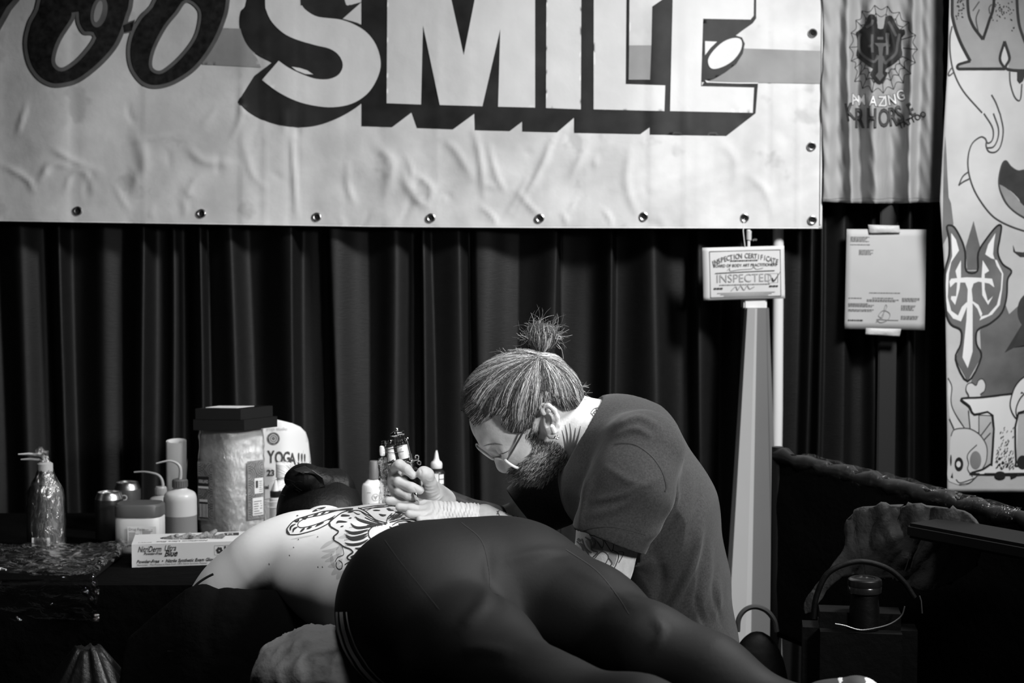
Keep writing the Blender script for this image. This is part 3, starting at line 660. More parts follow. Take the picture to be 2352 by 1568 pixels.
ser = d((310, 360), (330, 335), (560, 325), (900, 285), (1400, 260), (1400, 500), (990, 510), (960, 1100), (990, 1150), (1400, 1220), (1400, 1235), (480, 1245), (465, 1220), (560, 1190), (650, 1130), (670, 1100), (680, 540), (460, 530), (400, 430))
Print().poly(ser, step=10).build('serif_letter', afn(.0026), m_aw, ab); Print().stroke(ser, 4.6, n=3, closed=True).build('serif_letter_outline', afn(.0032), m_al, ab)
st = Print()
for i in range(260):
    u, v = R.uniform(715, 930), R.uniform(660, 1190)
    if R.random() > ((v - 600) / 560) ** 2: continue
    st.add(*fill2d([ell(*d((u, v))[0], R.uniform(2.0, 4.5), R.uniform(.8, 1.5), -60, 6)]))
st.build('stipple', afn(.0036), m_al, ab)
horn = d((1200, 60), (1060, 80), (960, 180), (910, 300), (890, 420), (920, 520), (970, 580), (960, 470), (1010, 340), (1100, 250), (1250, 150)); Print().poly(horn, step=10).build('horn', afn(.0034), m_aw, ab); Print().stroke(horn, 3, n=4, closed=True).build('horn_outline', afn(.0040), m_al, ab)
Print().poly(ell(*d((1040, 1105))[0], 13, 16)).poly(ell(*d((770, 1260))[0], 13, 9)).poly(d((890, 1240), (990, 1240), (960, 1275), (900, 1300))).build('ink_balls', afn(.0038), m_al, ab)
Print().poly(c((560, 650), (505, 740), (465, 805), (510, 780), (900, 700), (900, 560))).poly(c((508, 250), (520, 285), (560, 290), (600, 270), (600, 310), (545, 312), (510, 285))).poly(ell(*c((600, 590))[0], 31, 42)).build('tail_shapes', afn(.0016), m_ak, ab)

# ================================================================== inspection certificate, paper sheet, poles
m_paper = mat('paper_white', .66, .7, var=(12, .04)); m_print = mat('paper_print', .05, .8); m_printg = mat('paper_print_grey', .28, .8)
YC = 4.20
def quad_fn(c4, Yq, off=0):
    (ax, ay), (bx, by), (cx, cy), (dx, dy) = c4   # tl, tr, br, bl ; u, v in 0..1
    def fn(u, v): return P((ax * (1 - u) + bx * u) * (1 - v) + (dx * (1 - u) + cx * u) * v, (ay * (1 - u) + by * u) * (1 - v) + (dy * (1 - u) + cy * u) * v, Yq - off - .004 * math.sin(u * 3.1) * math.sin(v * 3.0))
    return fn
def sheet(name, c4, Yq, m, parent, n=14, th=.0012):
    fn = quad_fn(c4, Yq); pr = Print(); pr.add([(i / n, j / n) for j in range(n + 1) for i in range(n + 1)], [(j * (n + 1) + i, j * (n + 1) + i + 1, (j + 1) * (n + 1) + i + 1, (j + 1) * (n + 1) + i) for j in range(n) for i in range(n)])
    o = pr.build(name, fn, m, parent, True); so = o.modifiers.new('t', 'SOLIDIFY'); so.thickness = th; so.offset = -1; return o
def greek(pr, x, y, w_, rows, h=.0075, gap=.014, seed=1):
    rr = random.Random(seed)
    for k in range(rows):
        xx = x; end = x + w_ * (rr.uniform(.75, 1) if k else 1)
        while xx < end: l = rr.uniform(.012, .04); pr.rect(xx, y + k * gap, min(end, xx + l), y + k * gap + h); xx += l + .006
C4 = [(1613, 569), (1801, 564), (1803, 685), (1616, 690)]
ce = thing('inspection_certificate', 'white laminated inspection certificate hanging by a string from the banner', 'certificate', P(1708, 690, YC))
sheet('card', C4, YC, m_paper, ce)
F = lambda off: quad_fn(C4, YC, off)
fr = Print(); L_, T_, R_, B_ = .085, .07, .955, .955
for th, q in ((.006, (L_, T_, R_, B_)),):
    x0, y0, x1, y1 = q; fr.rect(x0, y0, x1, y0 + th * 1.5).rect(x0, y1 - th * 1.5, x1, y1).rect(x0, y0, x0 + th, y1).rect(x1 - th, y0, x1, y1)
fr.build('printed_frame', F(.0016), m_print, ce)
tx = Print(); word = 'INSPECTION CERTIFICATE'; n = len(word)
for i, ch in enumerate(word):
    t = i / (n - 1); ang = (t - .5) * .9
    V, Fc = text2d(ch, .135, 0, 0, bold=.012, sx=.48, align='CENTER'); cx = .135 + .77 * t; cy = .175 + .13 * (2 * t - 1) ** 2
    tx.add([(cx + p[0] - p[1] * ang * .25, cy + p[1] + p[0] * ang * .9 + .04) for p in V], Fc)
tx.build('title_lettering', F(.002), mat('title_ink', .16, .8), ce)
tx = Print(); tx.text('BOARD OF BODY ART PRACTITIONERS', .078, .52, .375, align='CENTER', sx=.56, bold=.012)
greek(tx, .13, .765, .11, 1, h=.03, seed=5); greek(tx, .81, .745, .11, 1, h=.03, seed=6); greek(tx, .34, .25, .34, 1, h=.022, seed=7); tx.stroke([(.15, .49), (.5, .475), (.88, .465)], .012, n=4)
tx.stroke([(.845, .60), (.87, .66), (.95, .49)], lambda t: .008 + .02 * (1 - abs(2 * t - .8)), n=6); tx.build('lettering', F(.002), m_print, ce)
tx = Print().text('INSPECTED', .22, .16, .665, sx=.62); tx.build('stamp_lettering', F(.0018), mat('stamp_ink', .38, .8), ce)
tx = Print()
for (x0, y0, x1, y1) in ((.80, .515, .92, .520), (.80, .69, .92, .695), (.80, .515, .805, .695), (.915, .515, .92, .695)): tx.rect(x0, y0, x1, y1)
tx.stroke([(.34, .83), (.40, .75), (.42, .82), (.46, .74), (.50, .82), (.54, .74), (.57, .80), (.63, .76)], .010, n=5).stroke([(.3, .44), (.33, .40), (.34, .45), (.45, .43), (.6, .42), (.62, .38), (.66, .43), (.74, .41)], .009, n=5)
for k in range(3): tx.rect(.17 + .04 * k, .865 + .026 * k, .88 - .04 * k, .875 + .026 * k)
greek(tx, .2, .705, .62, 1, h=.018, seed=8); tx.build('signature_and_notes', F(.0018), m_printg, ce)
m_str = mat('string_white', .75, .7)
MB().tube([P(1709, 503, 4.215), P(1707, 530, 4.20), P(1711, 566, YC - .002)], .0011, 6).build('string', m_str, ce)

pole_x = P(1787, 800, 4.315).x
ph = thing('white_pole', 'slim bright white upright pole standing right of the tapered column', 'pole', (pole_x, 4.315, 0))
m_wpl = mat('pole_white', .80, .35, spec=.5)
MB().tube([(pole_x - .004, 4.315, .012), (pole_x, 4.315, 1.0), (pole_x - .009, 4.315, 2.6)], .0150, 20).build('shaft', m_wpl, ph)
MB().lathe((pole_x - .004, 4.315, 0), [(.024, 0), (.024, .03), (.016, .034)], 28).build('foot_sleeve', m_wpl, ph)
# tapered column (folded sheet of white board): four unequal faces
cl = thing('tapered_column', 'tall white tapered column widening downwards behind the seated man', 'column', P(1732, 1500, 4.22))
m_col = mat('column_white', .50, .5, spec=.4, var=(3, .04))
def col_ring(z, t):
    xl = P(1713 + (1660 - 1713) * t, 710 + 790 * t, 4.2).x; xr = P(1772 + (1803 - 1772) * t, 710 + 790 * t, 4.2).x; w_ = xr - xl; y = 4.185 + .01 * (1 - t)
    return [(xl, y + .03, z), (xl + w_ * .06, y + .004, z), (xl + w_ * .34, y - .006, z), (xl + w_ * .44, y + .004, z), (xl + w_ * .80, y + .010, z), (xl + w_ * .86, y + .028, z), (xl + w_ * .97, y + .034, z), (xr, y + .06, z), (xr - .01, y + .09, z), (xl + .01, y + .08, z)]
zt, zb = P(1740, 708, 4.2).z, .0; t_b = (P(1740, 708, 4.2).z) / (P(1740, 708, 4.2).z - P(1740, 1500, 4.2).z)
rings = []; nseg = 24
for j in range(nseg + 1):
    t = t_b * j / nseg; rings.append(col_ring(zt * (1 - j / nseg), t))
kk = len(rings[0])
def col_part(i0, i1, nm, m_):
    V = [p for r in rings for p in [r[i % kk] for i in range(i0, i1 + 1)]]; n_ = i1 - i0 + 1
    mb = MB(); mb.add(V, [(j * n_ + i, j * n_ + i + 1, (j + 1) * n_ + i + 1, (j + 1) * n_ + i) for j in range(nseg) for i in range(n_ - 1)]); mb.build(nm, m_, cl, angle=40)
col_part(0, 3, 'white_panel', m_col); col_part(3, 6, 'shaded_panel', mat('column_shade', .16, .5, spec=.4, var=(3, .05))); col_part(6, 10, 'white_edge', m_col)  # middle faces are white board too, their shade is put into the darker colour
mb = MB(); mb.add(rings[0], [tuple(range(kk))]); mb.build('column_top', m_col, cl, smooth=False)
cz = P(1735, 708, 4.19)
MB().box((P(1736, 700, 4.2).x, 4.235, cz.z + .012), (.062, .06, .030), bev=.004).build('collar', m_wpl, cl)
rx = P(1720, 560, 4.235).x
MB().tube([(rx, 4.235, cz.z + .02), (rx, 4.235, cz.z + .10), (rx - .001, 4.235, P(1720, 527, 4.235).z)], .0042, 10).build('rod', m_wpl, cl)
mb = MB()
for i in range(7): mb.torus((rx, 4.235, P(1720, 531 + i * 3.2, 4.235).z), .0058, .0017, (.2, .1, 1), 14, 6)
mb.build('twine_wrap', m_str, cl)
MB().tube([P(1729, 552, 4.3), P(1733, 549, 4.3), P(1738, 551, 4.3)], .003, 8).build('clip', m_wpl, cl)
# paper sheet taped on a dark pole
px_ = P(2042, 800, 4.30).x
gp = thing('dark_pole', 'dark grey square pole behind the taped sheet of paper', 'pole', (px_, 4.330, 0)); MB().box((px_, 4.330, 1.25), (.050, .03, 2.5), bev=.003).build('shaft', mat('dark_pole_metal', .028, .5, spec=.4), gp)
MB().box((px_, 4.330, .006), (.30, .22, .012), bev=.003).build('foot_plate', MATS['dark_pole_metal'], gp)
YP = 4.272; S4 = [(1945, 526), (2128, 527), (2124, 758), (1940, 755)]
sh = thing('paper_sheet', 'white printed sheet of paper taped up at right of the certificate', 'paper', P(2035, 757, YP))
sheet('page', S4, YP, mat('paper_dull', .52, .7, bump=(9, .12), var=(6, .05)), sh)
F = lambda off: quad_fn(S4, YP, off); tx = Print()
for q in ((.05, .075, .24, 4), (.05, .150, .25, 1), (.16, .205, .18, 4), (.30, .63, .39, 1), (.04, .685, .17, 1), (.34, .682, .26, 1), (.27, .70, .40, 2), (.71, .682, .22, 3), (.04, .74, .25, 2), (.04, .755, .32, 2), (.70, .755, .18, 4), (.04, .80, .32, 2), (.70, .86, .22, 3)): greek(tx, *q, seed=int(q[1] * 999))
tx.stroke([(.39, .93), (.44, .89), (.52, .78), (.50, .76), (.47, .88), (.42, .86), (.48, .81), (.56, .84), (.54, .90), (.45, .93), (.40, .90), (.55, .905), (.67, .905)], .006, n=6); tx.build('print', F(.0016), mat('paper_print_soft', .22, .8), sh)
tx = Print(); greek(tx, .04, .905, .19, 1, h=.013, seed=4); tx.build('print_bold', F(.0018), m_print, sh)
m_tape = mat('masking_tape', .62, .5, bump=(60, .3), var=(30, .12))
for c4 in ([(1994, 516), (2065, 518), (2068, 535), (1997, 536)], [(1989, 753), (2070, 755), (2066, 773), (1988, 768)]): sheet('tape', c4, YP - .006, m_tape, sh, n=6, th=.0006)
# ================================================================== work table with black cloth
TZ = .742
m_blk = mat('black_cloth', .0022, .95, spec=.05, bump=(30, .5))
tx0, tx1, ty0, ty1 = -1.75, .06, 3.24, 4.12
tb = thing('folding_table', 'long folding table hidden under a black cloth at left', 'table', ((tx0 + tx1) / 2, 3.7, 0))
MB().box(((tx0 + tx1) / 2, (ty0 + ty1) / 2, TZ - .022), (tx1 - tx0 - .02, ty1 - ty0 - .02, .03), bev=.005).build('table_top', mat('table_grey', .2, .6), tb)
for x in (tx0 + .12, tx1 - .12):
    for y in (ty0 + .12, ty1 - .12): MB().tube([(x, y, 0), (x, y, TZ - .04)], .014, 10).build('leg', MATS['rail_metal'], tb)
def cloth_drape(x0, x1, y0, y1, z, name, label, cat, drop=.70, amp=.018, m=None, top_noise=.001):
    "cloth lying on a table: top grid plus a pleated skirt"
    per = []; n = 46
    for i in range(n): per.append((x0 + (x1 - x0) * i / n, y0, 0, -1))
    for i in range(24): per.append((x1, y0 + (y1 - y0) * i / 24, 1, 0))
    for i in range(n): per.append((x1 - (x1 - x0) * i / n, y1, 0, 1))
    for i in range(24): per.append((x0, y1 - (y1 - y0) * i / 24, -1, 0))
    V = []; F = []; k = len(per); rows = 10
    for j in range(rows + 1):
        t = j / rows
        for i, (x, y, nx, ny) in enumerate(per):
            o = .004 + amp * t * (1 + math.sin(i * 1.1)) if j else 0; V.append((x + nx * o, y + ny * o, z - drop * t))
    for j in range(rows):
        for i in range(k): F.append((j * k + i, (j + 1) * k + i, (j + 1) * k + (i + 1) % k, j * k + (i + 1) % k))
    F.append(tuple(range(k))); mb = MB(); mb.add(V, F); o = mb.build(name, m or m_blk, None); return tag(o, label, cat)
cloth_drape(tx0, tx1, ty0, ty1, TZ, 'table_cloth', 'black cloth draped over the supply table at left', 'tablecloth', drop=.725)
TZ += .001
def film_mat(name, v=.9, a=.10, rough=.10, bs=55, bst=1.0, stretch=(1, 1, .45), fk=.5):
    "clear wrinkled film: mostly see-through, glossy where its creases catch the light"
    if name in MATS: return MATS[name]
    m = bpy.data.materials.new(name); m.use_nodes = True; MATS[name] = m; nt = m.node_tree; N = nt.nodes; L = nt.links
    N.remove(N['Principled BSDF']); out = N['Material Output']
    tc = N.new('ShaderNodeTexCoord'); mp = N.new('ShaderNodeMapping'); mp.inputs['Scale'].default_value = stretch; L.new(tc.outputs['Object'], mp.inputs['Vector'])
    n = N.new('ShaderNodeTexNoise'); n.inputs['Scale'].default_value = bs; n.inputs['Detail'].default_value = 4; n.inputs['Distortion'].default_value = .8; L.new(mp.outputs['Vector'], n.inputs['Vector'])
    bp = N.new('ShaderNodeBump'); bp.inputs['Strength'].default_value = bst; bp.inputs['Distance'].default_value = .012; L.new(n.outputs['Fac'], bp.inputs['Height'])
    gl = N.new('ShaderNodeBsdfGlossy'); gl.inputs['Roughness'].default_value = rough; gl.inputs['Color'].default_value = (v, v, v, 1); L.new(bp.outputs['Normal'], gl.inputs['Normal'])
    tr = N.new('ShaderNodeBsdfTransparent'); tr.inputs['Color'].default_value = (.96, .96, .96, 1)
    lw = N.new('ShaderNodeFresnel'); lw.inputs['IOR'].default_value = 1.5; L.new(bp.outputs['Normal'], lw.inputs['Normal'])
    ad = N.new('ShaderNodeMath'); ad.operation = 'ADD'; ad.use_clamp = True; ad.inputs[1].default_value = a; fm = N.new('ShaderNodeMath'); fm.operation = 'MULTIPLY'; fm.inputs[1].default_value = fk; L.new(lw.outputs[0], fm.inputs[0]); L.new(fm.outputs[0], ad.inputs[0])
    mx = N.new('ShaderNodeMixShader'); L.new(ad.outputs[0], mx.inputs[0]); L.new(tr.outputs[0], mx.inputs[1]); L.new(gl.outputs[0], mx.inputs[2]); L.new(mx.outputs[0], out.inputs['Surface'])
    return m
m_film = film_mat('cling_film', .9, .14, .22, 60, 1.0, fk=.8)
m_plast = mat('cloudy_plastic', .58, .32, spec=.5, sub=.2); m_plast2 = mat('cloudy_plastic_dull', .40, .35, spec=.5); m_liq = mat('green_soap_liquid', .22, .3, spec=.5)
def jitter_lathe(base, prof, n, amp, seed):
    rr = np.random.RandomState(seed); base = Vector(base); V = []
    for j, (r, z) in enumerate(prof):
        for i in range(n):
            a = 2 * math.pi * i / n; q = r + amp * (noise.noise(Vector((math.cos(a) * 3, math.sin(a) * 3, z * 45 + seed))) + .6 * noise.noise(Vector((math.cos(a) * 9, math.sin(a) * 9, z * 110 + seed))))
            V.append(base + Vector((q * math.cos(a), q * math.sin(a), z)))
    F = [(j * n + i, j * n + (i + 1) % n, (j + 1) * n + (i + 1) % n, (j + 1) * n + i) for j in range(len(prof) - 1) for i in range(n)]
    return V, F
def dens(prof, n=5): return [tuple(p) for p in cr([np.array(q) for q in prof], n)]
def cyl_fn(c, r, a0=-math.pi / 2, off=.0006):
    "u metres to the right around the upright cylinder as seen from the front, v metres up"
    c = Vector(c); return lambda u, v: c + Vector(((r + off) * math.cos(a0 + u / r), (r + off) * math.sin(a0 + u / r), v))
def box_fn(O, ex, ez, off=.0006):
    O, ex, ez = Vector(O), Vector(ex), Vector(ez); n = ex.cross(ez).normalized(); return lambda u, v: O + ex * u + ez * v + n * off
# --- wrapped wash bottle at far left
c = PZ(107, 1262, TZ); c.z = TZ
wb = thing('wrapped_wash_bottle', 'squeeze bottle wrapped in shiny cling film with bent spout at far left', 'bottle', c)
prof = [(.034, 0), (.040, .008), (.041, .06), (.040, .11), (.038, .135), (.030, .155), (.019, .168), (.017, .19)]
MB().lathe(c, dens(prof, 3), 32).build('bottle_body', mat('amber_soap', .20, .35, spec=.5), wb)
MB().lathe(c + Vector((0, 0, .184)), [(.018, 0), (.018, .018), (.012, .022), (.008, .024)], 24).build('cap', m_plast2, wb)
q = lambda px, py: P(px, py, c.y)
MB().tube([c + Vector((0, 0, .205)), q(102, 1060), q(98, 1048), q(88, 1044), q(66, 1042), q(42, 1043)], [.004, .004, .0036, .0034, .003, .0018], 10).build('spout', m_plast, wb)
MB().tube([q(99, 1060), q(92, 1056), q(70, 1054), q(48, 1055)], [.003, .003, .003, .0016], 8).build('spout_film_end', m_plast2, wb)
V, F = jitter_lathe(c, dens([(.036, .001), (.0425, .01), (.0435, .06), (.0425, .11), (.040, .138), (.030, .160), (.020, .180), (.012, .205), (.008, .222), (.010, .232)], 6), 64, .0022, 5)
new('film_wrap', V, F, m_film, wb, True)
V, F = jitter_lathe(q(93, 1040) - Vector((0, 0, .006)), dens([(.004, 0), (.010, .006), (.008, .014), (.003, .02)], 5), 24, .003, 9); new('film_twist', V, F, m_film, wb, True)
pr = Print(); pr.rect(-.022, .016, .021, .036); pr.build('barcode_label', cyl_fn(c, .0455), mat('label_white', .7, .6), wb)
pr = Print(); rr = random.Random(2); x = -.016
while x < .014: w_ = rr.choice((.0008, .0014, .0022)); pr.rect(x, .021, x + w_, .031); x += w_ + rr.choice((.001, .0016))
pr.build('barcode', cyl_fn(c, .0458), m_print, wb)
# --- drink cans
m_alu = mat('can_aluminium', .62, .28, 1.0); m_canb = mat('can_black', .012, .35, spec=.6); m_canr = mat('can_grey', .10, .35, .5)
def can(px, py, label, m, letters=None):
    c = PZ(px, py, TZ); c.z = TZ
    t = thing('drink_can', label, 'can', c, 'drink cans on the table')
    MB().lathe(c, [(.026, .0), (.031, .006), (.033, .014), (.033, .104), (.0325, .106)], 40).build('can_body', m, t)
    MB().lathe(c, [(.0325, .106), (.0300, .114), (.0272, .119), (.0272, .122), (.0255, .1225), (.0250, .1185), (.0235, .1180), (.002, .1182)], 40, caps=False).build('can_top', m_alu, t)
    MB().torus(c + Vector((.004, -.004, .1192)), .0065, .0016, (0, .1, 1), 16, 6).box(c + Vector((-.006, .004, .1196)), (.014, .008, .0016), bev=.0005).build('pull_tab', m_alu, t)
    if letters:
        pr = Print(); pr.text(letters[0], .020, -.008, .082, ydown=False, bold=.02); pr.text(letters[1], .020, .0075, .067, ydown=False, bold=.02); pr.build('lettering', cyl_fn(c, .033), mat('can_white', .5, .5), t)
    return t
can(252, 1246, 'black drink can, the left and nearer of two beside the jar', m_canb)
can(294, 1219, 'grey drink can with pale letters standing behind the black can', m_canr, ('O', 'P'))
# --- petroleum jelly jar
c = PZ(316, 1270, TZ); c.z = TZ; ex = .054
jr = thing('ointment_jar', 'squat pale plastic jar with dark grey lid behind the glove box', 'jar', c + Vector((0, .03, 0))); cj = c + Vector((0, .03, 0))
def rsq(p): return lambda x, y: (math.copysign(abs(x / p[0]) ** .0 * 0 + abs(x), x), y)
def super_sq(e, a, b):
    def f(x, y):
        r = math.hypot(x, y); t = math.atan2(y, x); cs, sn = math.cos(t), math.sin(t)
        return math.copysign(abs(cs) ** e, cs) * r * a, math.copysign(abs(sn) ** e, sn) * r * b
    return f
MB().lathe(cj, [(.050, 0), (.054, .006), (.0545, .04), (.0545, .080), (.050, .086)], 56, squash=super_sq(.55, 1.0, .72)).build('jar_body', mat('jar_plastic', .50, .4), jr)
MB().lathe(cj, [(.0545, .084), (.0552, .086), (.0545, .108), (.050, .113), (.002, .1135)], 56, squash=super_sq(.55, 1.0, .74)).build('lid', mat('jar_lid', .075, .45), jr)
pr = Print().text('ESSENTIALS', .008, 0, 0, ydown=False, align='CENTER'); 
fnj = box_fn(cj + Vector((-.012, -.0405, .022)), (1, 0.0, 0), (0, 0, 1)); pr = Print().rect(-.008, 0, .058, .042); pr.build('label', fnj, m_paper, jr)
pr = Print(); pr.text('Drug Facts', .0085, -.005, .033, ydown=False, bold=.01); greek(pr, -.005, .003, .024, 8, h=.0014, gap=.0034, seed=3); greek(pr, .026, .003, .028, 10, h=.0014, gap=.0034, seed=8); pr.rect(.0225, .001, .0231, .036); pr.build('label_print', box_fn(cj + Vector((-.012, -.0405, .022)), (1, 0, 0), (0, 0, 1), .0012), m_printg, jr)
# --- wash bottles with bent spouts
def wash(px, py, r, hh, spts, label, level, mm, mc):
    c = PZ(px, py, TZ); c.z = TZ; t = thing('wash_bottle', label, 'bottle', c, 'wash bottles with bent spouts')
    L = level * hh
    MB().lathe(c, dens([(r * .93, 0), (r, .006), (r, L * .5), (r, L)], 3), 36).build('bottle_liquid', m_liq, t)
    MB().lathe(c, dens([(r, L), (r * 1.0, hh * .68), (r * .98, hh * .80), (r * .84, hh * .88), (r * .44, hh * .94), (r * .40, hh * .98), (r * .40, hh)], 4), 36).build('bottle_body', mm, t)
    mb = MB().lathe(c + Vector((0, 0, hh - .004)), [(r * .44, 0), (r * .46, .001), (r * .46, .017), (r * .40, .020)], 30)
    for i in range(22): a_ = 2 * math.pi * i / 22; mb.box(c + Vector((r * .46 * math.cos(a_), r * .46 * math.sin(a_), hh + .005)), (.0012, .0012, .015))
    mb.build('cap', mc, t)
    MB().tube(cr([tuple(c + Vector((0, 0, hh + .012)))] + [tuple(P(x, y, c.y)) for x, y in spts], 5), [.0045 - .0026 * i / (len(spts) * 5) for i in range(len(spts) * 5 + 1)], 10).build('spout', m_plast2, t)
m_capg = mat('cap_grey', .10, .5)
wash(415, 1240, .0395, .132, [(415, 1085), (413, 1072), (405, 1063), (390, 1058), (375, 1060), (359, 1064)], 'translucent wash bottle with dark cap and bent spout, beside the towel pack', .47, m_plast, m_capg)
wash(371, 1222, .0300, .098, [(374, 1115), (371, 1100), (362, 1090), (345, 1085), (328, 1083), (308, 1084)], 'smaller wash bottle half hidden behind the jar and the translucent one', .5, m_plast2, m_plast2)
# --- rolled papers
c = PZ(404, 1212, TZ); c.z = TZ
rl = thing('paper_roll', 'upright roll of white paper behind the wash bottles', 'paper roll', c)
hR = P(404, 1012, c.y).z - TZ
V = []; F = []; n = 60
for i in range(n + 1):
    a_ = -2.4 + i / n * 4.6 * math.pi; r = .0275 - .0085 * (i / n)
    for z, dx in ((0, 0), (hR * (1 + .015 * math.sin(a_)), .003)): V.append((c.x + r * math.cos(a_) + dx, c.y + r * math.sin(a_), TZ + z))
F = [(2 * i, 2 * i + 2, 2 * i + 3, 2 * i + 1) for i in range(n)]
o = new('sheet', V, F, mat('roll_paper', .62, .7), rl, True); o.modifiers.new('t', 'SOLIDIFY').thickness = .0008
V = [(c.x - .026, c.y - .012, TZ), (c.x - .030, c.y - .014, TZ + .16), (c.x - .027, c.y - .010, TZ + .165), (c.x - .024, c.y - .012, TZ)]
MB().add([P(425, 1130, c.y - .02), P(427, 1075, c.y - .02), P(431, 1052, c.y - .02), P(429, 1085, c.y - .02)], [(0, 1, 2, 3)]).build('loose_corner', MATS['roll_paper'], rl, smooth=False)
# --- paper towel pack: rounded block wrapped in clear film
base = PZ(530, 1232, TZ); base.z = TZ; Hh = P(530, 984, base.y + .03).z - TZ
ang = math.radians(38); e1 = Vector((math.cos(ang), math.sin(ang), 0)); e0 = Vector((-math.cos(math.radians(34)), math.sin(math.radians(34)), 0)).normalized()
# corner nearest to us at base; left face runs along eL, right face along eR
eL = Vector((-.93, .37, 0)).normalized(); eR = Vector((.72, .69, 0)).normalized()
wL, wR = .098, .110
tp = thing('paper_towel_pack', 'tall film-wrapped paper towel pack with patterned labels under black boxes', 'paper towels', base)
core = []
for (s_, t_) in ((0, 0), (wR, 0), (wR, wL), (0, wL)): core.append(base + eR * s_ + eL * t_)
cen = sum(core, Vector()) / 4
def round_poly(pts, r, n=6):
    out = []; k = len(pts)
    for i in range(k):
        p, a_, b_ = pts[i], pts[i - 1], pts[(i + 1) % k]; u_ = (a_ - p).normalized(); v_ = (b_ - p).normalized()
        s0, s1 = p + u_ * r, p + v_ * r
        for j in range(n + 1): t = j / n; out.append(s0 * (1 - t) ** 2 + p * 2 * t * (1 - t) + s1 * t ** 2)
    return out
ring = round_poly(core, .026, 7); dense = []
for i in range(len(ring)):
    p, q_ = ring[i], ring[(i + 1) % len(ring)]; m_ = max(1, int((q_ - p).length / .008))
    dense += [p + (q_ - p) * j / m_ for j in range(m_)]
def pack(off, amp, z0, z1, rows=34, seed=0):
    V = []; k = len(dense)
    for j in range(rows + 1):
        t = j / rows; z = z0 + (z1 - z0) * t; pinch = 1 - .05 * max(0, (t - .93) / .07) - .03 * max(0, (.05 - t) / .05)
        for p in dense:
            d_ = (p - cen); d_.z = 0; nn = d_.normalized(); w_ = amp * (noise.noise(Vector((p.x * 60, p.y * 60, z * 40 + seed))) + .8 * noise.noise(Vector((p.x * 120 + z * 70, p.y * 120, z * 60 + seed))))
            q_ = Vector((cen.x, cen.y, 0)) + d_ * pinch + nn * (off + w_); V.append((q_.x, q_.y, z))
    F = [(j * k + i, j * k + (i + 1) % k, (j + 1) * k + (i + 1) % k, (j + 1) * k + i) for j in range(rows) for i in range(k)]
    F.append(tuple(range(k - 1, -1, -1))); F.append(tuple(rows * k + i for i in range(k))); return V, F
V, F = pack(0, .0008, TZ, TZ + Hh - .002); new('towel_block', V, F, mat('towel_white', .72, .8, bump=(70, .3), var=(15, .06)), tp, True)
V, F = pack(.0030, .0024, TZ + .0005, TZ + Hh, 60, 3); new('film_wrap', V, F, film_mat('pack_film', .9, .03, .15, 60, .8, fk=.7), tp, True)
def pack_surf(u, v, off=.0062):   # u along perimeter px-like metres from near corner: <0 left face, >0 right face
    p = base + (eR * u if u > 0 else eL * (-u)); nrm = eR.cross(Vector((0, 0, 1))) if u > 0 else -(eL.cross(Vector((0, 0, 1))))
    return p + nrm.normalized() * off + Vector((0, 0, v))
m_lab = mat('pack_label_grey', .22, .5, var=(60, .2)); m_labd = mat('pack_label_dark', .06, .5)
zl0, zl1 = P(470, 1198, base.y).z - TZ, P(470, 1063, base.y).z - TZ
for (u0, u1, nm) in ((-.088, -.044, 'left'), (.046, .094, 'right')):
    pr = Print(); pr.add([(u0 + (u1 - u0) * i / 8, zl0 + (zl1 - zl0) * j / 2) for j in range(3) for i in range(9)], [(j * 9 + i, j * 9 + i + 1, (j + 1) * 9 + i + 1, (j + 1) * 9 + i) for j in range(2) for i in range(8)])
    lb = pr.build('pattern_label', lambda u, v: pack_surf(u, v), m_lab, tp)
    pr = Print(); rr = random.Random(5)
    for k in range(9):
        cx, cy = (u0 + (u1 - u0) * ((k % 2) * .8 + .1), zl0 + (zl1 - zl0) * (k / 8.0))
        for r in (.006, .011, .016, .021):
            pts = [(x, y) for x, y in ell(cx, cy, r, r * 1.1, 0, 22)]
            V, F = ribbon(pts, .0016, 1, True); 
            ok = [f for f in F if all(u0 + .001 < V[i][0] < u1 - .001 and zl0 < V[i][1] < zl1 for i in f)]; pr.add(V, ok)
    pr.build('label_pattern', lambda u, v: pack_surf(u, v, .0067), mat('pack_label_mid', .095, .5), lb)
pr = Print(); pr.rect(-.087, .085 + zl0, -.056, zl0 + .108); pr.rect(-.083, zl0 + .006, -.060, zl0 + .044); pr.build('brand_panel', lambda u, v: pack_surf(u, v, .0072), mat('pack_black', .012, .5), tp)
pr = Print(); pr.text('KIRKLAND', .0120, .0635, zl0 + .092, ydown=False, align='RIGHT', bold=.01, sx=.46)
pr.v = [(-(u), v) if False else (u - .121, v) for u, v in pr.v if True]; pr.rect(-.086, zl0 + .079, -.057, zl0 + .084); pr.rect(-.083, zl0 + .046, -.060, zl0 + .052)
rr = random.Random(6); x = -.082
while x < -.062: w_ = rr.choice((.0008, .0013, .002)); pr.rect(x, zl0 + .008, x + w_, zl0 + .041); x += w_ + rr.choice((.0009, .0014))
pr.build('brand_lettering', lambda u, v: pack_surf(u, v, .0078), m_paper, tp)
pr = Print(); pr.rect(.066, zl0 + .062, .091, zl0 + .100); pr.rect(.060, zl0 + .008, .091, zl0 + .052); pr.build('white_panel', lambda u, v: pack_surf(u, v, .0072), m_paper, tp)
pr = Print(); greek(pr, .063, zl0 + .012, .025, 6, h=.0016, gap=.0060, seed=9); pr.rect(.069, zl0 + .076, .076, zl0 + .094); greek(pr, .079, zl0 + .066, .010, 6, h=.0014, gap=.005, seed=2); pr.build('panel_print', lambda u, v: pack_surf(u, v, .0078), m_print, tp)
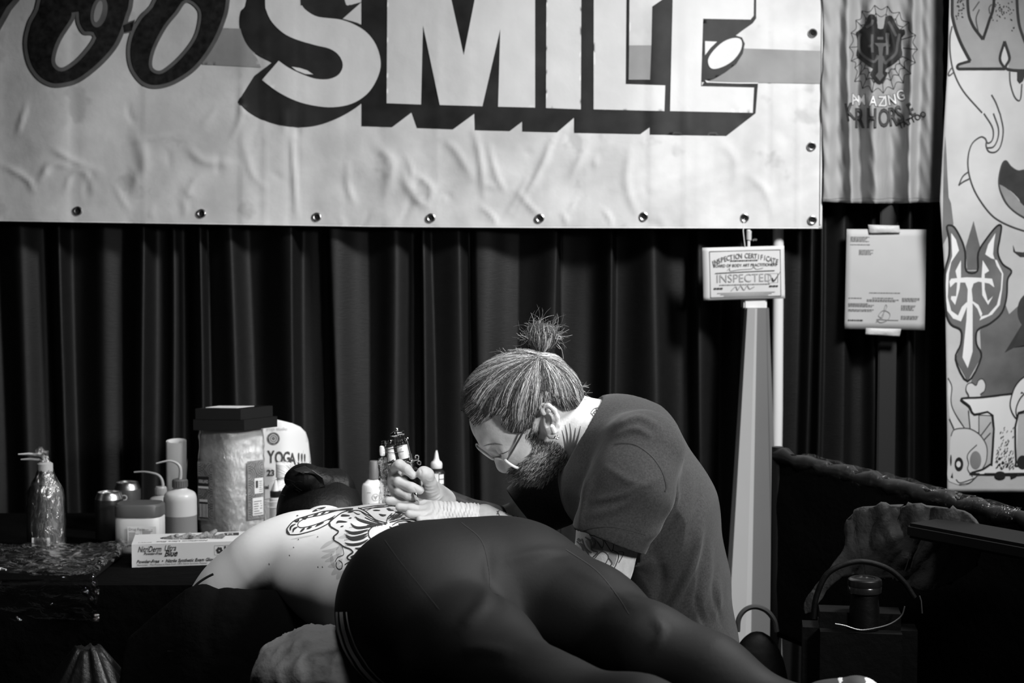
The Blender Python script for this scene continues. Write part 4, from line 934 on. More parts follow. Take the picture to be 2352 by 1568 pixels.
# --- two black boxes stacked on the pack
m_bx = mat('black_box', .006, .5, spec=.4); m_bxs = m_bx
ztop = TZ + Hh + .0006
fl = P(563, 990, base.y - .015)   # near lower corner
def blackbox(cx_px, y_lo, wl, wr, hh, z0, label, gone=None):
    p0 = P(cx_px, y_lo, base.y - .02); p0.z = z0; a_ = Vector((-1, .10, 0)).normalized(); b_ = Vector((.62, .78, 0)).normalized(); t = thing('black_box', label, 'box', p0 + (a_ * wl + b_ * wr) / 2, 'black boxes on the towel pack')
    r = [p0, p0 + b_ * wr, p0 + b_ * wr + a_ * wl, p0 + a_ * wl]; up = Vector((0, 0, hh))
    mb = MB(); mb.add(r + [q_ + up for q_ in r], [(0, 1, 5, 4), (1, 2, 6, 5), (2, 3, 7, 6), (3, 0, 4, 7), (0, 3, 2, 1)]); mb.build('tray', m_bx, t, smooth=False)
    ins = [q_ + (sum(r, Vector()) / 4 - q_) * .10 + up for q_ in r]; lo = [q_ - Vector((0, 0, hh * .25)) for q_ in ins]
    mb = MB(); mb.add([q_ + up for q_ in r] + ins + lo, [(0, 1, 5, 4), (1, 2, 6, 5), (2, 3, 7, 6), (3, 0, 4, 7), (4, 5, 9, 8), (5, 6, 10, 9), (6, 7, 11, 10), (7, 4, 8, 11), (8, 9, 10, 11)]); mb.build('rim', m_bx, t, smooth=False)
    return p0, a_, b_
h1 = .026
blackbox(561, 991, .126, .108, h1, ztop, 'lower and wider of two flat black boxes on the towel pack')
p0, a_, b_ = blackbox(553, 975, .112, .104, h1, ztop + h1 + .0005, 'upper flat black box on the towel pack, holding a white card')
zt_ = ztop + 2 * h1 + .0015
q0 = p0 + a_ * .02 + b_ * .015; q0.z = zt_; cdv = [q0, q0 + b_ * .055, q0 + b_ * .05 + a_ * .085, q0 + a_ * .078]
mb = MB(); mb.add(cdv + [v + Vector((0, 0, .001)) for v in cdv], [(4, 5, 6, 7), (0, 1, 5, 4), (1, 2, 6, 5), (2, 3, 7, 6), (3, 0, 4, 7)]); o = mb.build('card', m_paper, None, smooth=False); tag(o, 'white card lying on the upper black box', 'card')
# --- curved yoga poster sheet
YY = 3.98
yg = thing('yoga_sign', 'curved white sheet reading YOGA in bold letters behind the towel pack', 'sign', P(650, 1190, YY))
def yfn(off): return lambda u, v: P(u, v, YY - off + .10 * max(0, (u - 640) / 80) ** 2 + .02 * max(0, (1000 - v) / 60) ** 2)
top = [(560, 958), (600, 960), (640, 964), (672, 972), (690, 980), (702, 992), (708, 1010), (713, 1050), (718, 1100), (722, 1200), (560, 1215)]
o = Print().poly(top, step=8).build('sheet', yfn(0), mat('sign_white', .74, .5), yg, True); so = o.modifiers.new('t', 'SOLIDIFY'); so.thickness = .002; so.offset = -1
pr = Print()
for ch, x, y, sz in (('E', 590, 1061, 39), ('Y', 615, 1062, 39), ('O', 631, 1064, 39), ('G', 650, 1063, 37), ('A', 664, 1066, 37), ('!', 683, 1066, 37), ('!', 690, 1067, 36), ('!', 697, 1067, 35)): pr.text(ch, sz, x, y, bold=.03, sx=.62)
pr.text('23', 19, 613, 1092, bold=.035, sx=.95).text('Hotel', 12, 593, 1122, bold=.03, sx=.9)
pr.build('lettering', yfn(.0012), m_print, yg)
pr = Print().poly(ell(628, 1007, 14.5, 14.5), step=None).build('round_logo', yfn(.0012), mat('logo_grey', .11, .6, var=(200, .9)), yg)
pr = Print().text('yoga studio', 11, 612, 988, sx=.95); pr.build('faint_lettering', yfn(.0012), mat('faint_ink', .45, .6), yg)
pr = Print()
for k in range(5): pr.rect(684 + 5 * k, 1068, 687 + 5 * k, 1070)
for rr_ in (9, 5): V, F = ribbon(ell(628, 1007, rr_, rr_), 1.4, 1, True); pr.add(V, F)
pr.build('logo_rings', yfn(.0018), m_paper, yg)
# --- lotion bottle, dropper ink bottle, clear cup in front of the sign
c = PZ(652, 1212, TZ); c.z = TZ
lo = thing('lotion_bottle', 'plain white squeeze bottle with flip cap in front of the yoga sign', 'bottle', c)
hl = P(652, 1062, c.y).z - TZ
MB().lathe(c, dens([(.030, 0), (.034, .006), (.034, hl * .45), (.030, hl * .62), (.018, hl * .74), (.017, hl * .78)], 4), 32).build('bottle_body', mat('lotion_white', .78, .4), lo)
MB().lathe(c + Vector((0, 0, hl * .78)), [(.019, 0), (.019, hl * .20), (.016, hl * .22)], 28).build('cap', mat('lotion_cap', .82, .4), lo)
c = PZ(634, 1218, TZ); c.z = TZ; rc = .029; hc = P(632, 1148, c.y).z - TZ
cu = thing('clear_cup', 'clear plastic cup holding a small ink bottle beside the towel pack', 'cup', c)
m_clear = mat('clear_plastic', .85, .12, spec=.6, alpha=.30, bump=(30, .1))
MB().lathe(c, [(.021, 0), (.0215, .003), (rc - .001, hc * .8), (rc, hc * .82), (rc + .001, hc * .97), (rc + .002, hc)], 36, caps=False).lathe(c, [(.021, .0005), (.0005, .0006)], 36, caps=False).build('cup_wall', m_clear, cu)
MB().torus(c + Vector((0, 0, hc)), rc + .001, .0013, (0, 0, 1), 36, 8).torus(c + Vector((0, 0, hc * .82)), rc + .0002, .0010, (0, 0, 1), 36, 8).build('cup_rim', mat('cup_rim', .75, .25, alpha=.6), cu)
ib = thing('dropper_bottle', 'small ink bottle with black collar and pale nozzle inside the clear cup', 'bottle', c + Vector((0, 0, .002)))
zc = P(632, 1140, c.y).z - TZ; zn = P(632, 1101, c.y).z - TZ
MB().lathe(c, [(.013, .0022), (.0155, .004), (.0155, zc - .004), (.010, zc)], 24).build('bottle_body', mat('dropper_plastic', .5, .35), ib)
MB().lathe(c + Vector((0, 0, zc)), [(.0135, 0), (.014, .001), (.014, .013), (.0125, .0145)], 24).build('collar', m_bx, ib)
MB().lathe(c + Vector((0, 0, zc + .0145)), [(.0085, 0), (.0065, .006), (.0035, zn - zc - .020), (.0018, zn - zc - .0145)], 18).build('nozzle', mat('nozzle_pale', .6, .4), ib)
# --- nitrile glove box
O = PZ(303, 1303, TZ); O.z = TZ; exv = Vector((.985, .17, 0)).normalized(); eyv = Vector((-.17, .985, 0)).normalized()
bl, bd = .250, .118; bh = P(303, 1250, O.y).z - TZ
gb = thing('glove_box', 'white carton of exam gloves with printed front on the table edge', 'box', O + exv * bl / 2 + eyv * bd / 2)
Z = Vector((0, 0, 1)); m_cart = mat('carton_white', .60, .6, var=(8, .04))
cs = [O, O + exv * bl, O + exv * bl + eyv * bd, O + eyv * bd]
def carton(name, faces): 
    mb = MB(); v = cs + [p + Z * bh for p in cs]
    for f in faces: mb.add([v[i] for i in f], [tuple(range(len(f)))])
    return mb.build(name, m_cart, gb, smooth=False)
carton('carton_body', [(0, 1, 5, 4), (1, 2, 6, 5), (2, 3, 7, 6), (3, 0, 4, 7), (0, 3, 2, 1)])
# top with oval opening
tf = lambda off=0.0: (lambda u, v: O + exv * u + eyv * v + Z * (bh + off))
hole = ell(bl * .50, bd * .55, bl * .27, bd * .22, 0, 30); pr = Print().poly([(0, 0), (bl, 0), (bl, bd), (0, bd)], hole); pr.build('carton_top', tf(), m_cart, gb)
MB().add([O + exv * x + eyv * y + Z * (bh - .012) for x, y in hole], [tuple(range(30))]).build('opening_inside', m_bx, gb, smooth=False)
# gloves bulging from the opening
bb = Blob(.006)
rr = random.Random(4)
for k in range(9):
    x = bl * (.28 + .05 * k); y = bd * (.5 + .12 * math.sin(k * 2.1)); a0 = O + exv * x + eyv * y + Z * (bh - .006); b0 = a0 + exv * rr.uniform(.01, .03) + eyv * rr.uniform(-.012, .012) + Z * rr.uniform(.006, .018); bb.cone(a0, b0, .009, .005)
V, F = bb.mesh(.0022); gv = new('glove_bunch', V, F, mat('nitrile_grey', .22, .45, bump=(90, .8)), None, True); tag(gv, 'crumpled nitrile gloves poking out of the glove carton', 'gloves')
ff = box_fn(O, exv, Z, .0008); pr = Print()
pr.text('NitriDerm', .0185, .013, bh - .0175, ydown=False, shear=.35, bold=.006, sx=.63).text('Ultra', .0180, .070, bh - .0160, ydown=False, shear=.35, bold=.002, sx=.68).text('Blue', .0200, .070, bh - .0285, ydown=False, shear=.45, bold=.02, sx=.78).text('Powder-Free', .0080, .026, bh - .0240, ydown=False, shear=.3, bold=.02, sx=.92)
pr.text('Powder-Free  •  Nitrile Synthetic Exam Gloves', .0098, .010, .0095, ydown=False, shear=.3, bold=.02, sx=.94).text('Non-Latex   This Product is Made From 100% Nitrile Synthetic Polymer', .0052, .011, .0035, ydown=False, shear=.2, sx=1.0)
pr.text('Recycled', .0098, .200, bh - .0165, ydown=False, bold=.03, sx=.9).text('Paper', .0125, .200, bh - .0265, ydown=False, bold=.04, sx=.95)
def tri_arrows(cx, cy, r):
    for k in range(3):
        a0 = math.radians(90 + 120 * k); a1 = math.radians(90 + 120 * (k + 1)); p, q_ = np.array([cx + r * math.cos(a0), cy + r * math.sin(a0)]), np.array([cx + r * math.cos(a1), cy + r * math.sin(a1)])
        d_ = q_ - p; n_ = np.array([-d_[1], d_[0]]) / np.linalg.norm(d_); s0, s1 = p + d_ * .14, p + d_ * .58; wv = r * .26
        pr.add([s0 + n_ * wv, s0 - n_ * wv, s1 - n_ * wv, s1 + n_ * wv], [(0, 1, 2, 3)]); pr.add([s1 + n_ * wv * 1.9, s1 - n_ * wv * 1.9, p + d_ * .90], [(0, 1, 2)])
tri_arrows(.190, bh - .019, .0082)
for q in ((.179, bh - .0295, .243, bh - .0290), (.179, bh - .0085, .243, bh - .0080), (.179, bh - .0295, .1795, bh - .008), (.2425, bh - .0295, .243, bh - .008)): pr.rect(*q)
pr.build('front_print', ff, mat('carton_ink', .03, .6), gb)
pr = Print(); pr.text('NitriDerm Ultra Blue', .016, -bl + .085, -.024, ydown=False, shear=.3, bold=.012, sx=.8); pr.v = [(-u, -v) for u, v in pr.v]
pr.rect(bl * .80, bd * .60, bl * .93, bd * .86); pr.text('LARGE', .010, bl * .05, bd * .10, ydown=False, shear=.2); pr.build('top_print', tf(.0008), MATS['carton_ink'], gb)
pr = Print(); pr.text('M', .020, bl * .82, bd * .64, ydown=False, bold=.02); pr.build('size_letter', tf(.0014), m_cart, gb)
# --- white bottle with grey cap behind the client's shoulder
c = PZ(857, 1219, TZ); c.z = TZ; s_ = c.y / FPX
rb = thing('white_label_bottle', 'white bottle with tall grey cap and triangle logo behind the bare back', 'bottle', c)
h1, h2, h3, h4 = (P(857, y, c.y).z - TZ for y in (1118, 1101, 1099, 1058))
MB().lathe(c, dens([(.025, 0), (.027, .005), (.027, h1 * .5), (.0265, h1), (.020, h1 + (h2 - h1) * .6), (.0125, h2)], 4), 34).build('bottle_body', mat('bottle_white', .80, .4), rb)
MB().lathe(c + Vector((.003, 0, h3)), [(.0115, 0), (.0118, .002), (.0110, h4 - h3 - .002), (.0098, h4 - h3)], 26).build('cap', mat('cap_mid', .16, .45), rb)
pr = Print(); zz = P(857, 1152, c.y).z - TZ; V, F = ribbon(ell(.009, zz + .015, .0085, .0085), .0014, 1, True); pr.add(V, F); pr.poly([(.003, zz + .019), (.015, zz + .019), (.009, zz + .008)]); pr.text('Barrier', .0130, -.010, zz - .009, ydown=False, bold=.03, sx=.8); pr.rect(-.012, zz + .026, -.003, zz + .0275); pr.build('label_print', cyl_fn(c, .027), m_printg, rb)
# --- ink bottle with pale nozzle
c = PZ(1003, 1213, TZ); c.z = TZ; nk = thing('ink_bottle', 'black ink bottle with white labels and pale nozzle behind the gloved hand', 'bottle', c)
H = lambda y: P(1003, y, c.y).z - TZ
MB().lathe(c, dens([(.020, 0), (.0215, .004), (.0215, H(1085) * .9), (.0210, H(1085)), (.0150, H(1078))], 4), 30).build('bottle_body', mat('ink_black', .012, .3, spec=.6), nk)
MB().lathe(c + Vector((0, 0, H(1075))), [(.0135, 0), (.0145, .002), (.0145, .012), (.0125, .0165), (.0085, .019), (.0062, .024), (.0038, H(1040) - H(1075)), (.0018, H(1034) - H(1075))], 26).build('nozzle', mat('nozzle_white', .66, .4), nk)
pr = Print(); z1, z0 = H(1085), H(1165)
pr.add([(-.020 + .026 * i / 6, z0 + (z1 - z0) * j) for j in (0, 1) for i in range(7)], [(i, i + 1, 8 + i, 7 + i) for i in range(6)])
for za, zb_ in ((1087, 1097), (1099, 1109), (1112, 1122)): pr.add([(.008 + .013 * i / 4, H((zb_, za)[j])) for j in (0, 1) for i in range(5)], [(i, i + 1, 6 + i, 5 + i) for i in range(4)])
pr.build('labels', cyl_fn(c, .0215), mat('ink_label', .72, .5), nk)
# --- tray under crumpled cling film at far left
a0 = PZ(-120, 1395, TZ); ty = 3.27
tr = thing('film_covered_tray', 'black tray covered in crumpled glossy cling film at far left', 'tray', (-1.22, 3.4, TZ))
m_tray = mat('tray_black', .006, .4, spec=.4)
MB().box((-1.185, 3.40, TZ + .012), (.60, .27, .022), bev=.004).build('tray_body', m_tray, tr)
# film sheet: lies on the tray, hangs over its front
V = []; F = []; nx, ny = 110, 70
for j in range(ny + 1):
    for i in range(nx + 1):
        u = i / nx; v = j / ny; x = -1.50 + .64 * u + .012 * noise.noise(Vector((0, v * 6, 1))); s_ = v * .40
        if s_ < .30: y = 3.545 - s_; z = TZ + .026
        else: y = 3.245 - .008; z = TZ + .026 - (s_ - .30)
        w_ = .012 * abs(noise.noise(Vector((u * 5, v * 16, 3)))) + .007 * noise.noise(Vector((u * 20, v * 34, 7))) + .006 * (1 - abs(noise.noise(Vector((u * 3 + v * 2, v * 9, 9))))) ** 6
        edge = min(1, 12 * min(u, 1 - u)); w2 = abs(w_) + (.03 * (1 - edge) * abs(noise.noise(Vector((u * 30, v * 12, 5)))))
        if s_ < .30: V.append((x, y, z + w2))
        else: V.append((x, y - w2 * 1.2, z))
F = [(j * (nx + 1) + i, j * (nx + 1) + i + 1, (j + 1) * (nx + 1) + i + 1, (j + 1) * (nx + 1) + i) for j in range(ny) for i in range(nx)]
new('film_sheet', V, F, film_mat('tray_film', .9, .02, .12, 40, 1.0, (.45, 1, 1)), tr, True)
stk_ = MB().tube([PZ(-20, 1310, TZ + .045), PZ(2, 1306, TZ + .045), PZ(14, 1308, TZ + .045)], [.003, .0035, .002], 8).build('stick', m_plast2, None)
tag(stk_, 'small pale stick poking in at the left edge above the film-covered tray', 'stick')
# ================================================================== the client lying face down, and the bench
LA = np.array([.88, .475, 0]); LA /= np.linalg.norm(LA); SD = np.array([-.475, .88, 0]); SD /= np.linalg.norm(SD); UP = np.array([0, 0, 1.0])
AX = (LA, SD, UP)
hipC = np.array([-.075, 2.43, .890]); V3 = lambda *a_: np.array(a_, float)
m_skin = mat('skin_client', .54, .48, spec=.35, bump=(180, .015), var=(9, .04), sub=.12)
cb = Blob(.05)
cb.ell(hipC - LA * .085, (.112, .14, .125), AX).ell(hipC + LA * .090, (.108, .14, .122), AX)
cb.ell(V3(-.185, 2.615, .868), (.148, .13, .098), AX, k=.08).ell(V3(-.265, 2.765, .862), (.162, .17, .100), AX, k=.08).ell(V3(-.325, 2.885, .868), (.175, .09, .092), AX, k=.06)
cb.ell(V3(-.395, 2.83, .885), (.075, .10, .068), AX, k=.05).ell(V3(-.235, 2.93, .885), (.075, .10, .072), AX, k=.05)          # shoulder blades
cb.chain([(V3(-.462, 2.815, .862), .064), (V3(-.505, 2.82, .825), .055), (V3(-.63, 2.86, .715), .046)], k=.05)                    # left upper arm
cb.chain([(V3(-.63, 2.86, .715), .043), (V3(-.66, 3.05, .69), .036), (V3(-.655, 3.12, .69), .028)], k=.03)
cb.chain([(V3(-.175, 2.96, .855), .062), (V3(-.09, 3.03, .80), .052), (V3(-.02, 3.16, .77), .044)], k=.05).chain([(V3(-.02, 3.16, .77), .042), (V3(-.12, 3.36, .776), .030)], k=.03)   # right arm
for sx in (-1, 1):                                                                                                             # hands hang at the wrists
    w_ = V3(-.655, 3.12, .69) if sx < 0 else V3(-.12, 3.36, .776); d_ = V3(0, .07, -.01) if sx < 0 else V3(-.07, .02, .0)
    cb.cone(w_, w_ + d_, .026, .026, k=.02)
    for i in range(4):
        o_ = np.cross(d_ / .07, UP) * (.018 * (i - 1.5)); cb.chain([(w_ + d_ + o_ * .8, .010), (w_ + d_ * 1.9 + o_, .009), (w_ + d_ * 2.35 + o_ + V3(0, 0, -.008), .008)], k=.006)
    cb.chain([(w_ + d_ * .4, .011), (w_ + d_ * .9 + np.cross(d_ / .07, UP) * .04, .010), (w_ + d_ * 1.35 + np.cross(d_ / .07, UP) * .045, .008)], k=.008)
cb.cone(V3(-.345, 2.94, .885), V3(-.375, 3.05, .90), .058, .056, k=.04).ell(V3(-.385, 3.12, .905), (.075, .098, .088), AX, k=.03)
cb.ell(V3(-.385, 3.14, .855), (.055, .07, .06), AX, k=.03)
n_hip, n_kn, n_an = V3(-.15, 2.39, .875), V3(.045, 2.06, .838), V3(.34, 1.83, .822)
f_hip, f_kn, f_an = V3(.035, 2.49, .880), V3(.200, 2.255, .857), V3(.400, 2.14, .788)
cb.chain([(n_hip, .098), ((n_hip + n_kn) / 2, .082), (n_kn, .060), ((n_kn + n_an) / 2 + V3(-.03, .02, .01), .052), (n_an, .036)], k=.04)
cb.chain([(f_hip, .096), ((f_hip + f_kn) / 2, .082), (f_kn, .060), ((f_kn + f_an) / 2 + V3(-.02, .01, .012), .052), (f_an, .036)], k=.04)
for an, d_ in ((n_an, V3(.13, -.06, .03)), (f_an, V3(.060, -.015, .030))):
    cb.chain([(an, .034), (an + d_ * .35 + V3(0, 0, -.01), .033), (an + d_, .028)], k=.02)
cb.ell(hipC + V3(0, 0, -.004) + SD * .01, (.13, .125, .128), AX, k=.05)
cV, cF = cb.mesh(.0055)
cl_root = thing('person', 'person lying face down, bare tattooed back, dark hair in bun, dark leggings', 'person', (hipC[0], hipC[1], .755))
cbody = new('body', cV, cF, m_skin, cl_root, True)
# leggings: cover pelvis and legs, cut at the waist
lg = Blob(.05); e = .005
lg.ell(hipC - LA * .085, (.112 + e, .14 + e, .125 + e), AX).ell(hipC + LA * .090, (.108 + e, .14 + e, .122 + e), AX).ell(V3(-.185, 2.615, .868), (.148 + e, .13 + e, .098 + e), AX, k=.08)
lg.ell(V3(-.265, 2.765, .862), (.162 + e, .17 + e, .100 + e), AX, k=.08)
lg.chain([(n_hip, .098 + e), ((n_hip + n_kn) / 2, .082 + e), (n_kn, .060 + e), ((n_kn + n_an) / 2 + V3(-.03, .02, .01), .052 + e), (n_an, .036 + e), (n_an + V3(.03, -.014, .0), .036 + e)], k=.04)
lg.chain([(f_hip, .096 + e), ((f_hip + f_kn) / 2, .082 + e), (f_kn, .060 + e), ((f_kn + f_an) / 2 + V3(-.02, .01, .012), .052 + e), (f_an, .036 + e), (f_an + V3(.02, -.004, .006), .036 + e)], k=.04)
lg.ell(hipC + V3(0, 0, -.004) + SD * .01, (.13 + e, .125 + e, .128 + e), AX, k=.05)
lg.plane(hipC + SD * .120, SD + UP * .12)
lV, lF = lg.mesh(.006)
lV = folds(lV, lF, [([(1125, 1350), (1100, 1400), (1060, 1440)], 16, .004), ([(1060, 1500), (1110, 1490), (1180, 1500)], 16, .004), ([(1380, 1400), (1440, 1385), (1530, 1400)], 12, .003), ([(1240, 1300), (1330, 1290), (1420, 1310)], 14, .003), ([(1150, 1290), (1250, 1268), (1350, 1275)], 12, .003),
                    ([(1500, 1415), (1520, 1450), (1500, 1490)], 10, .004), ([(1120, 1260), (1125, 1330), (1150, 1390)], 12, -.003), ([(1300, 1300), (1400, 1350), (1460, 1400)], 9, .002)])
m_leg = mat('leggings_black', .0036, .65, spec=.22, bump=(200, .03), var=(8, .25))
legg = new('leggings', lV, lF, m_leg, cl_root, True, label='dark stretch leggings with pale striped waistband')
lb = bvh_of(lV, lF); onl = onto(lb, .0008)
Print().stroke([(884, 1240), (920, 1290), (965, 1345), (1010, 1400)], 1.6, n=8).stroke([(1060, 1200), (1105, 1240), (1122, 1300), (1126, 1350)], 1.8, n=8).stroke([(1300, 1262), (1370, 1310), (1420, 1370), (1445, 1410)], 2.0, n=8).build('seam', onto(lb, .0005), mat('seam_dark', .003, .8), legg)
# striped waistband at the near side
m_wb = mat('waistband_pale', .50, .7)
lq = proj(lV); rows = np.arange(1405, 1581, 14.0); edge = [float(lq[np.abs(lq[:, 1] - y) < 5, 0].min()) for y in rows]
for off, wd in ((5, 5.0), (15, 8.0), (27, 3.0)):
    pts = [(e_ + off * (1 + .05 * k_) + 2, y) for k_, (e_, y) in enumerate(zip(edge, rows))]
    Print().stroke(pts, wd, n=6).build('waistband_stripe', onto(lb, .0012), m_wb, legg, True)
# shoes
m_shoe = mat('shoe_white', .55, .6); m_shoed = mat('shoe_dark', .02, .7)
for an, d_ in ((n_an, V3(.13, -.06, .03)), (f_an, V3(.060, -.015, .030))):
    sb_ = Blob(.02); sb_.chain([(an + d_ * .15 + V3(0, 0, -.008), .040), (an + d_ * .6, .041), (an + d_ * 1.25, .036)]); V, F = sb_.mesh(.005); sh_ = new('shoe', V, F, m_shoed, cl_root, True)
    sb_ = Blob(.008); sb_.cone(an + d_ * 1.12, an + d_ * 1.32, .039, .033); V, F = sb_.mesh(.005); new('toe_cap', V, F, m_shoe, sh_, True)
# hair: cap, bun and wisps
m_hairb = mat('hair_black', .0022, .5, spec=.18, bump=(160, .12, (1, 1, .2)))
hb = Blob(.012); hb.ell(V3(-.385, 3.115, .915), (.084, .105, .092), AX).ell(V3(-.36, 3.04, .905), (.072, .05, .062), AX, k=.03)
hb.ell(V3(-.412, 3.06, .9), (.055, .05, .05), AX, k=.03)
hV, hF = hb.mesh(.005); hair = new('hair', hV, hF, m_hairb, cl_root, True)
bc = P(700, 1096, 3.06); hb = Blob(.010); hb.ell(bc, (.036, .034, .028)).ell(P(672, 1102, 3.05), (.016, .016, .016)).ell(P(725, 1112, 3.07), (.03, .03, .028)).cone(P(735, 1120, 3.08), P(760, 1130, 3.1), .04, .05)
bV, bF = hb.mesh(.0035); new('hair_bun', bV, bF, m_hairb, cl_root, True)
mb = MB(); rr = random.Random(8)
for i in range(90):
    if i < 55: a_ = rr.uniform(2.2, 6.6); p0 = bc + Vector((.030 * math.cos(a_), rr.uniform(-.03, .0), -.022 * math.sin(a_))); d_ = Vector((math.cos(a_), rr.uniform(-.4, .4), -math.sin(a_)))
    else: p0 = P(rr.uniform(650, 790), rr.uniform(1105, 1150), 3.0); d_ = Vector((rr.uniform(-1, 1), -.3, rr.uniform(-.2, 1)))
    l = rr.uniform(.01, .034); k = Vector((rr.uniform(-.5, .5), 0, rr.uniform(-.5, .5)))
    mb.tube([p0, p0 + d_ * l * .5 + k * l * .1, p0 + d_ * l + k * l * .4], [.0003, .0002, .0001], 3)
o = mb.build('hair_wisps', m_hairb, cl_root); o['kind'] = 'stuff'
mb = MB()
for i in range(26):
    t = i / 25; a0 = P(676 + 40 * t, 1078 + 6 * math.sin(t * 3) + 4 * rr.random(), 3.025); a1 = P(700 + 40 * t, 1070 + 26 * t, 3.028); a2 = P(718 + 30 * t, 1085 + 36 * t, 3.04)
    mb.tube([a0, a1, a2], [.0006, .0007, .0003], 4)
o = mb.build('hair_strands', mat('hair_black_gloss', .012, .5, spec=.4), cl_root); o['kind'] = 'stuff'
# ------------------------------------------------------------------ the tiger tattoo on the back
skin_bvh = bvh_of(cV, cF); on_skin = onto(skin_bvh, .0007); T = lambda *p: crop(p, 600, 1130, 5.88)
m_tat = mat('tattoo_ink', .018, .6, var=(90, .35)); m_tatg = mat('tattoo_smudge', .16, .6, alpha=.20)
ln = Print()
for q, wd in (([(1240, 235), (1080, 245), (860, 260), (740, 290), (600, 330), (470, 375), (390, 440), (345, 520), (370, 570), (480, 575), (600, 550), (760, 500), (900, 430), (980, 360), (1090, 280), (1240, 232)], 2.0), ([(1240, 222), (1080, 238), (820, 310), (620, 350), (520, 400), (495, 450), (530, 480), (620, 470), (760, 430), (900, 372), (1000, 320)], 1.6),
              ([(965, 350), (920, 420), (930, 460), (1010, 510), (1042, 530), (1030, 560), (980, 605), (985, 650), (1050, 690), (1120, 740), (1200, 770), (1245, 812)], 3.0), ([(1090, 720), (1112, 800), (1110, 850), (1040, 880), (1000, 940)], 1.4), ([(1020, 950), (1015, 1000), (1045, 1040), (1090, 1030), (1095, 960), (1050, 920)], 1.8),
              ([(1245, 812), (1170, 870), (1180, 910), (1250, 920), (1290, 890), (1260, 860), (1210, 880)], 3.4), ([(1130, 980), (1180, 950), (1250, 930)], 1.8), ([(1290, 850), (1350, 800), (1450, 755)], 3.0), ([(1310, 215), (1400, 255), (1480, 320), (1540, 372), (1640, 405), (1705, 422)], 2.2), ([(1180, 260), (1310, 250), (1420, 300), (1500, 340)], 1.6),
              ([(1690, 412), (1710, 345), (1765, 290)], 2.0), ([(1730, 470), (1800, 490), (1900, 482), (2100, 432)], 2.0), ([(1735, 412), (1900, 372), (2080, 380), (2290, 412)], 2.2), ([(1770, 450), (1860, 400), (1960, 392), (2060, 410)], 1.8), ([(1510, 465), (1458, 520), (1452, 585), (1482, 632), (1550, 662)], 2.4), ([(2060, 330), (2180, 370), (2300, 410)], 1.4), ([(1990, 300), (2120, 340), (2230, 380)], 1.2),
              ([(1310, 225), (1420, 205), (1560, 185), (1680, 178)], 1.6), ([(1380, 235), (1500, 215), (1640, 205), (1820, 180)], 1.6), ([(1420, 250), (1540, 205), (1660, 195)], 1.2), ([(1430, 450), (1560, 440), (1690, 425)], 1.6), ([(1350, 270), (1460, 345), (1600, 415), (1690, 440)], 1.4), ([(1400, 345), (1500, 390), (1620, 430)], 1.8)): ln.stroke(T(*q), wd, n=8)
ln.build('tattoo_lines', on_skin, m_tat, cbody)
bl_ = Print()
for q, wd in (([(1270, 335), (1320, 375), (1420, 408), (1560, 440), (1640, 442)], 6.0), ([(1208, 422), (1260, 470), (1340, 485), (1510, 458), (1580, 445)], 5.6), ([(1132, 515), (1230, 555), (1340, 545), (1450, 510)], 7.0), ([(1138, 578), (1220, 625), (1340, 605), (1440, 560)], 7.6), ([(1150, 610), (1240, 645), (1360, 630), (1440, 590)], 4.5), ([(1128, 688), (1230, 712), (1350, 695), (1450, 640)], 6.0), ([(1268, 760), (1330, 765), (1395, 742)], 5.0),
              ([(545, 345), (590, 360), (632, 332)], 5.0), ([(695, 330), (735, 312), (775, 288)], 4.5), ([(805, 300), (840, 285), (875, 263)], 3.6), ([(905, 280), (940, 268), (985, 252)], 3.0), ([(450, 395), (490, 395), (515, 370)], 5.0), ([(395, 525), (405, 470), (470, 430)], 4.4), ([(430, 545), (445, 500), (495, 472)], 4.6), ([(530, 540), (560, 512), (590, 490)], 4.6), ([(615, 500), (650, 485), (690, 470)], 4.0), ([(730, 470), (790, 435), (850, 412)], 4.2), ([(895, 378), (940, 362), (985, 348)], 3.6),
              ([(350, 480), (355, 530), (390, 570)], 4.0), ([(690, 268), (770, 235), (875, 205)], 5.0), ([(1075, 325), (1110, 318), (1200, 322)], 5.0), ([(1018, 425), (1050, 400), (1165, 406)], 4.6), ([(1180, 358), (1225, 350)], 2.4), ([(1072, 470), (1118, 460)], 2.6), ([(1165, 275), (1245, 268)], 3.0), ([(1510, 248), (1610, 250)], 3.0), ([(1690, 225), (1730, 245), (1790, 250)], 3.4), ([(1590, 300), (1640, 318), (1690, 312)], 5.0), ([(1735, 325), (1790, 325)], 4.0), ([(1800, 270), (1880, 288)], 3.0), ([(475, 322), (505, 318)], 2.0),
              ([(1850, 432), (1900, 435), (2005, 415)], 4.0), ([(1700, 225), (1750, 235)], 3), ([(930, 420), (940, 470), (1000, 505)], 3.0), ([(985, 600), (985, 650)], 4.0), ([(1430, 700), (1500, 680), (1540, 665)], 4.4), ([(1240, 268), (1300, 300), (1340, 300)], 2.0), ([(1880, 360), (1950, 345)], 2.4)): bl_.stroke(T(*q), wd * .95, n=7, taper=True)
bl_.build('tattoo_stripes', onto(skin_bvh, .0009), m_tat, cbody)
hs = Print(); rr = random.Random(11)
for i in range(46):
    t = i / 45; x = 1700 + 130 * t; y = 400 - 20 * t - rr.uniform(0, 60); hs.stroke(T((x, y), (x + 40, y - 26), (x + 70 + 30 * t, y - 62)), .9, n=3, taper=True)
for i in range(40): t = i / 39; x, y = 1960 + 250 * t, 285 + 95 * t; hs.stroke(T((x, y), (x + 14, y + 12)), .9, n=2)
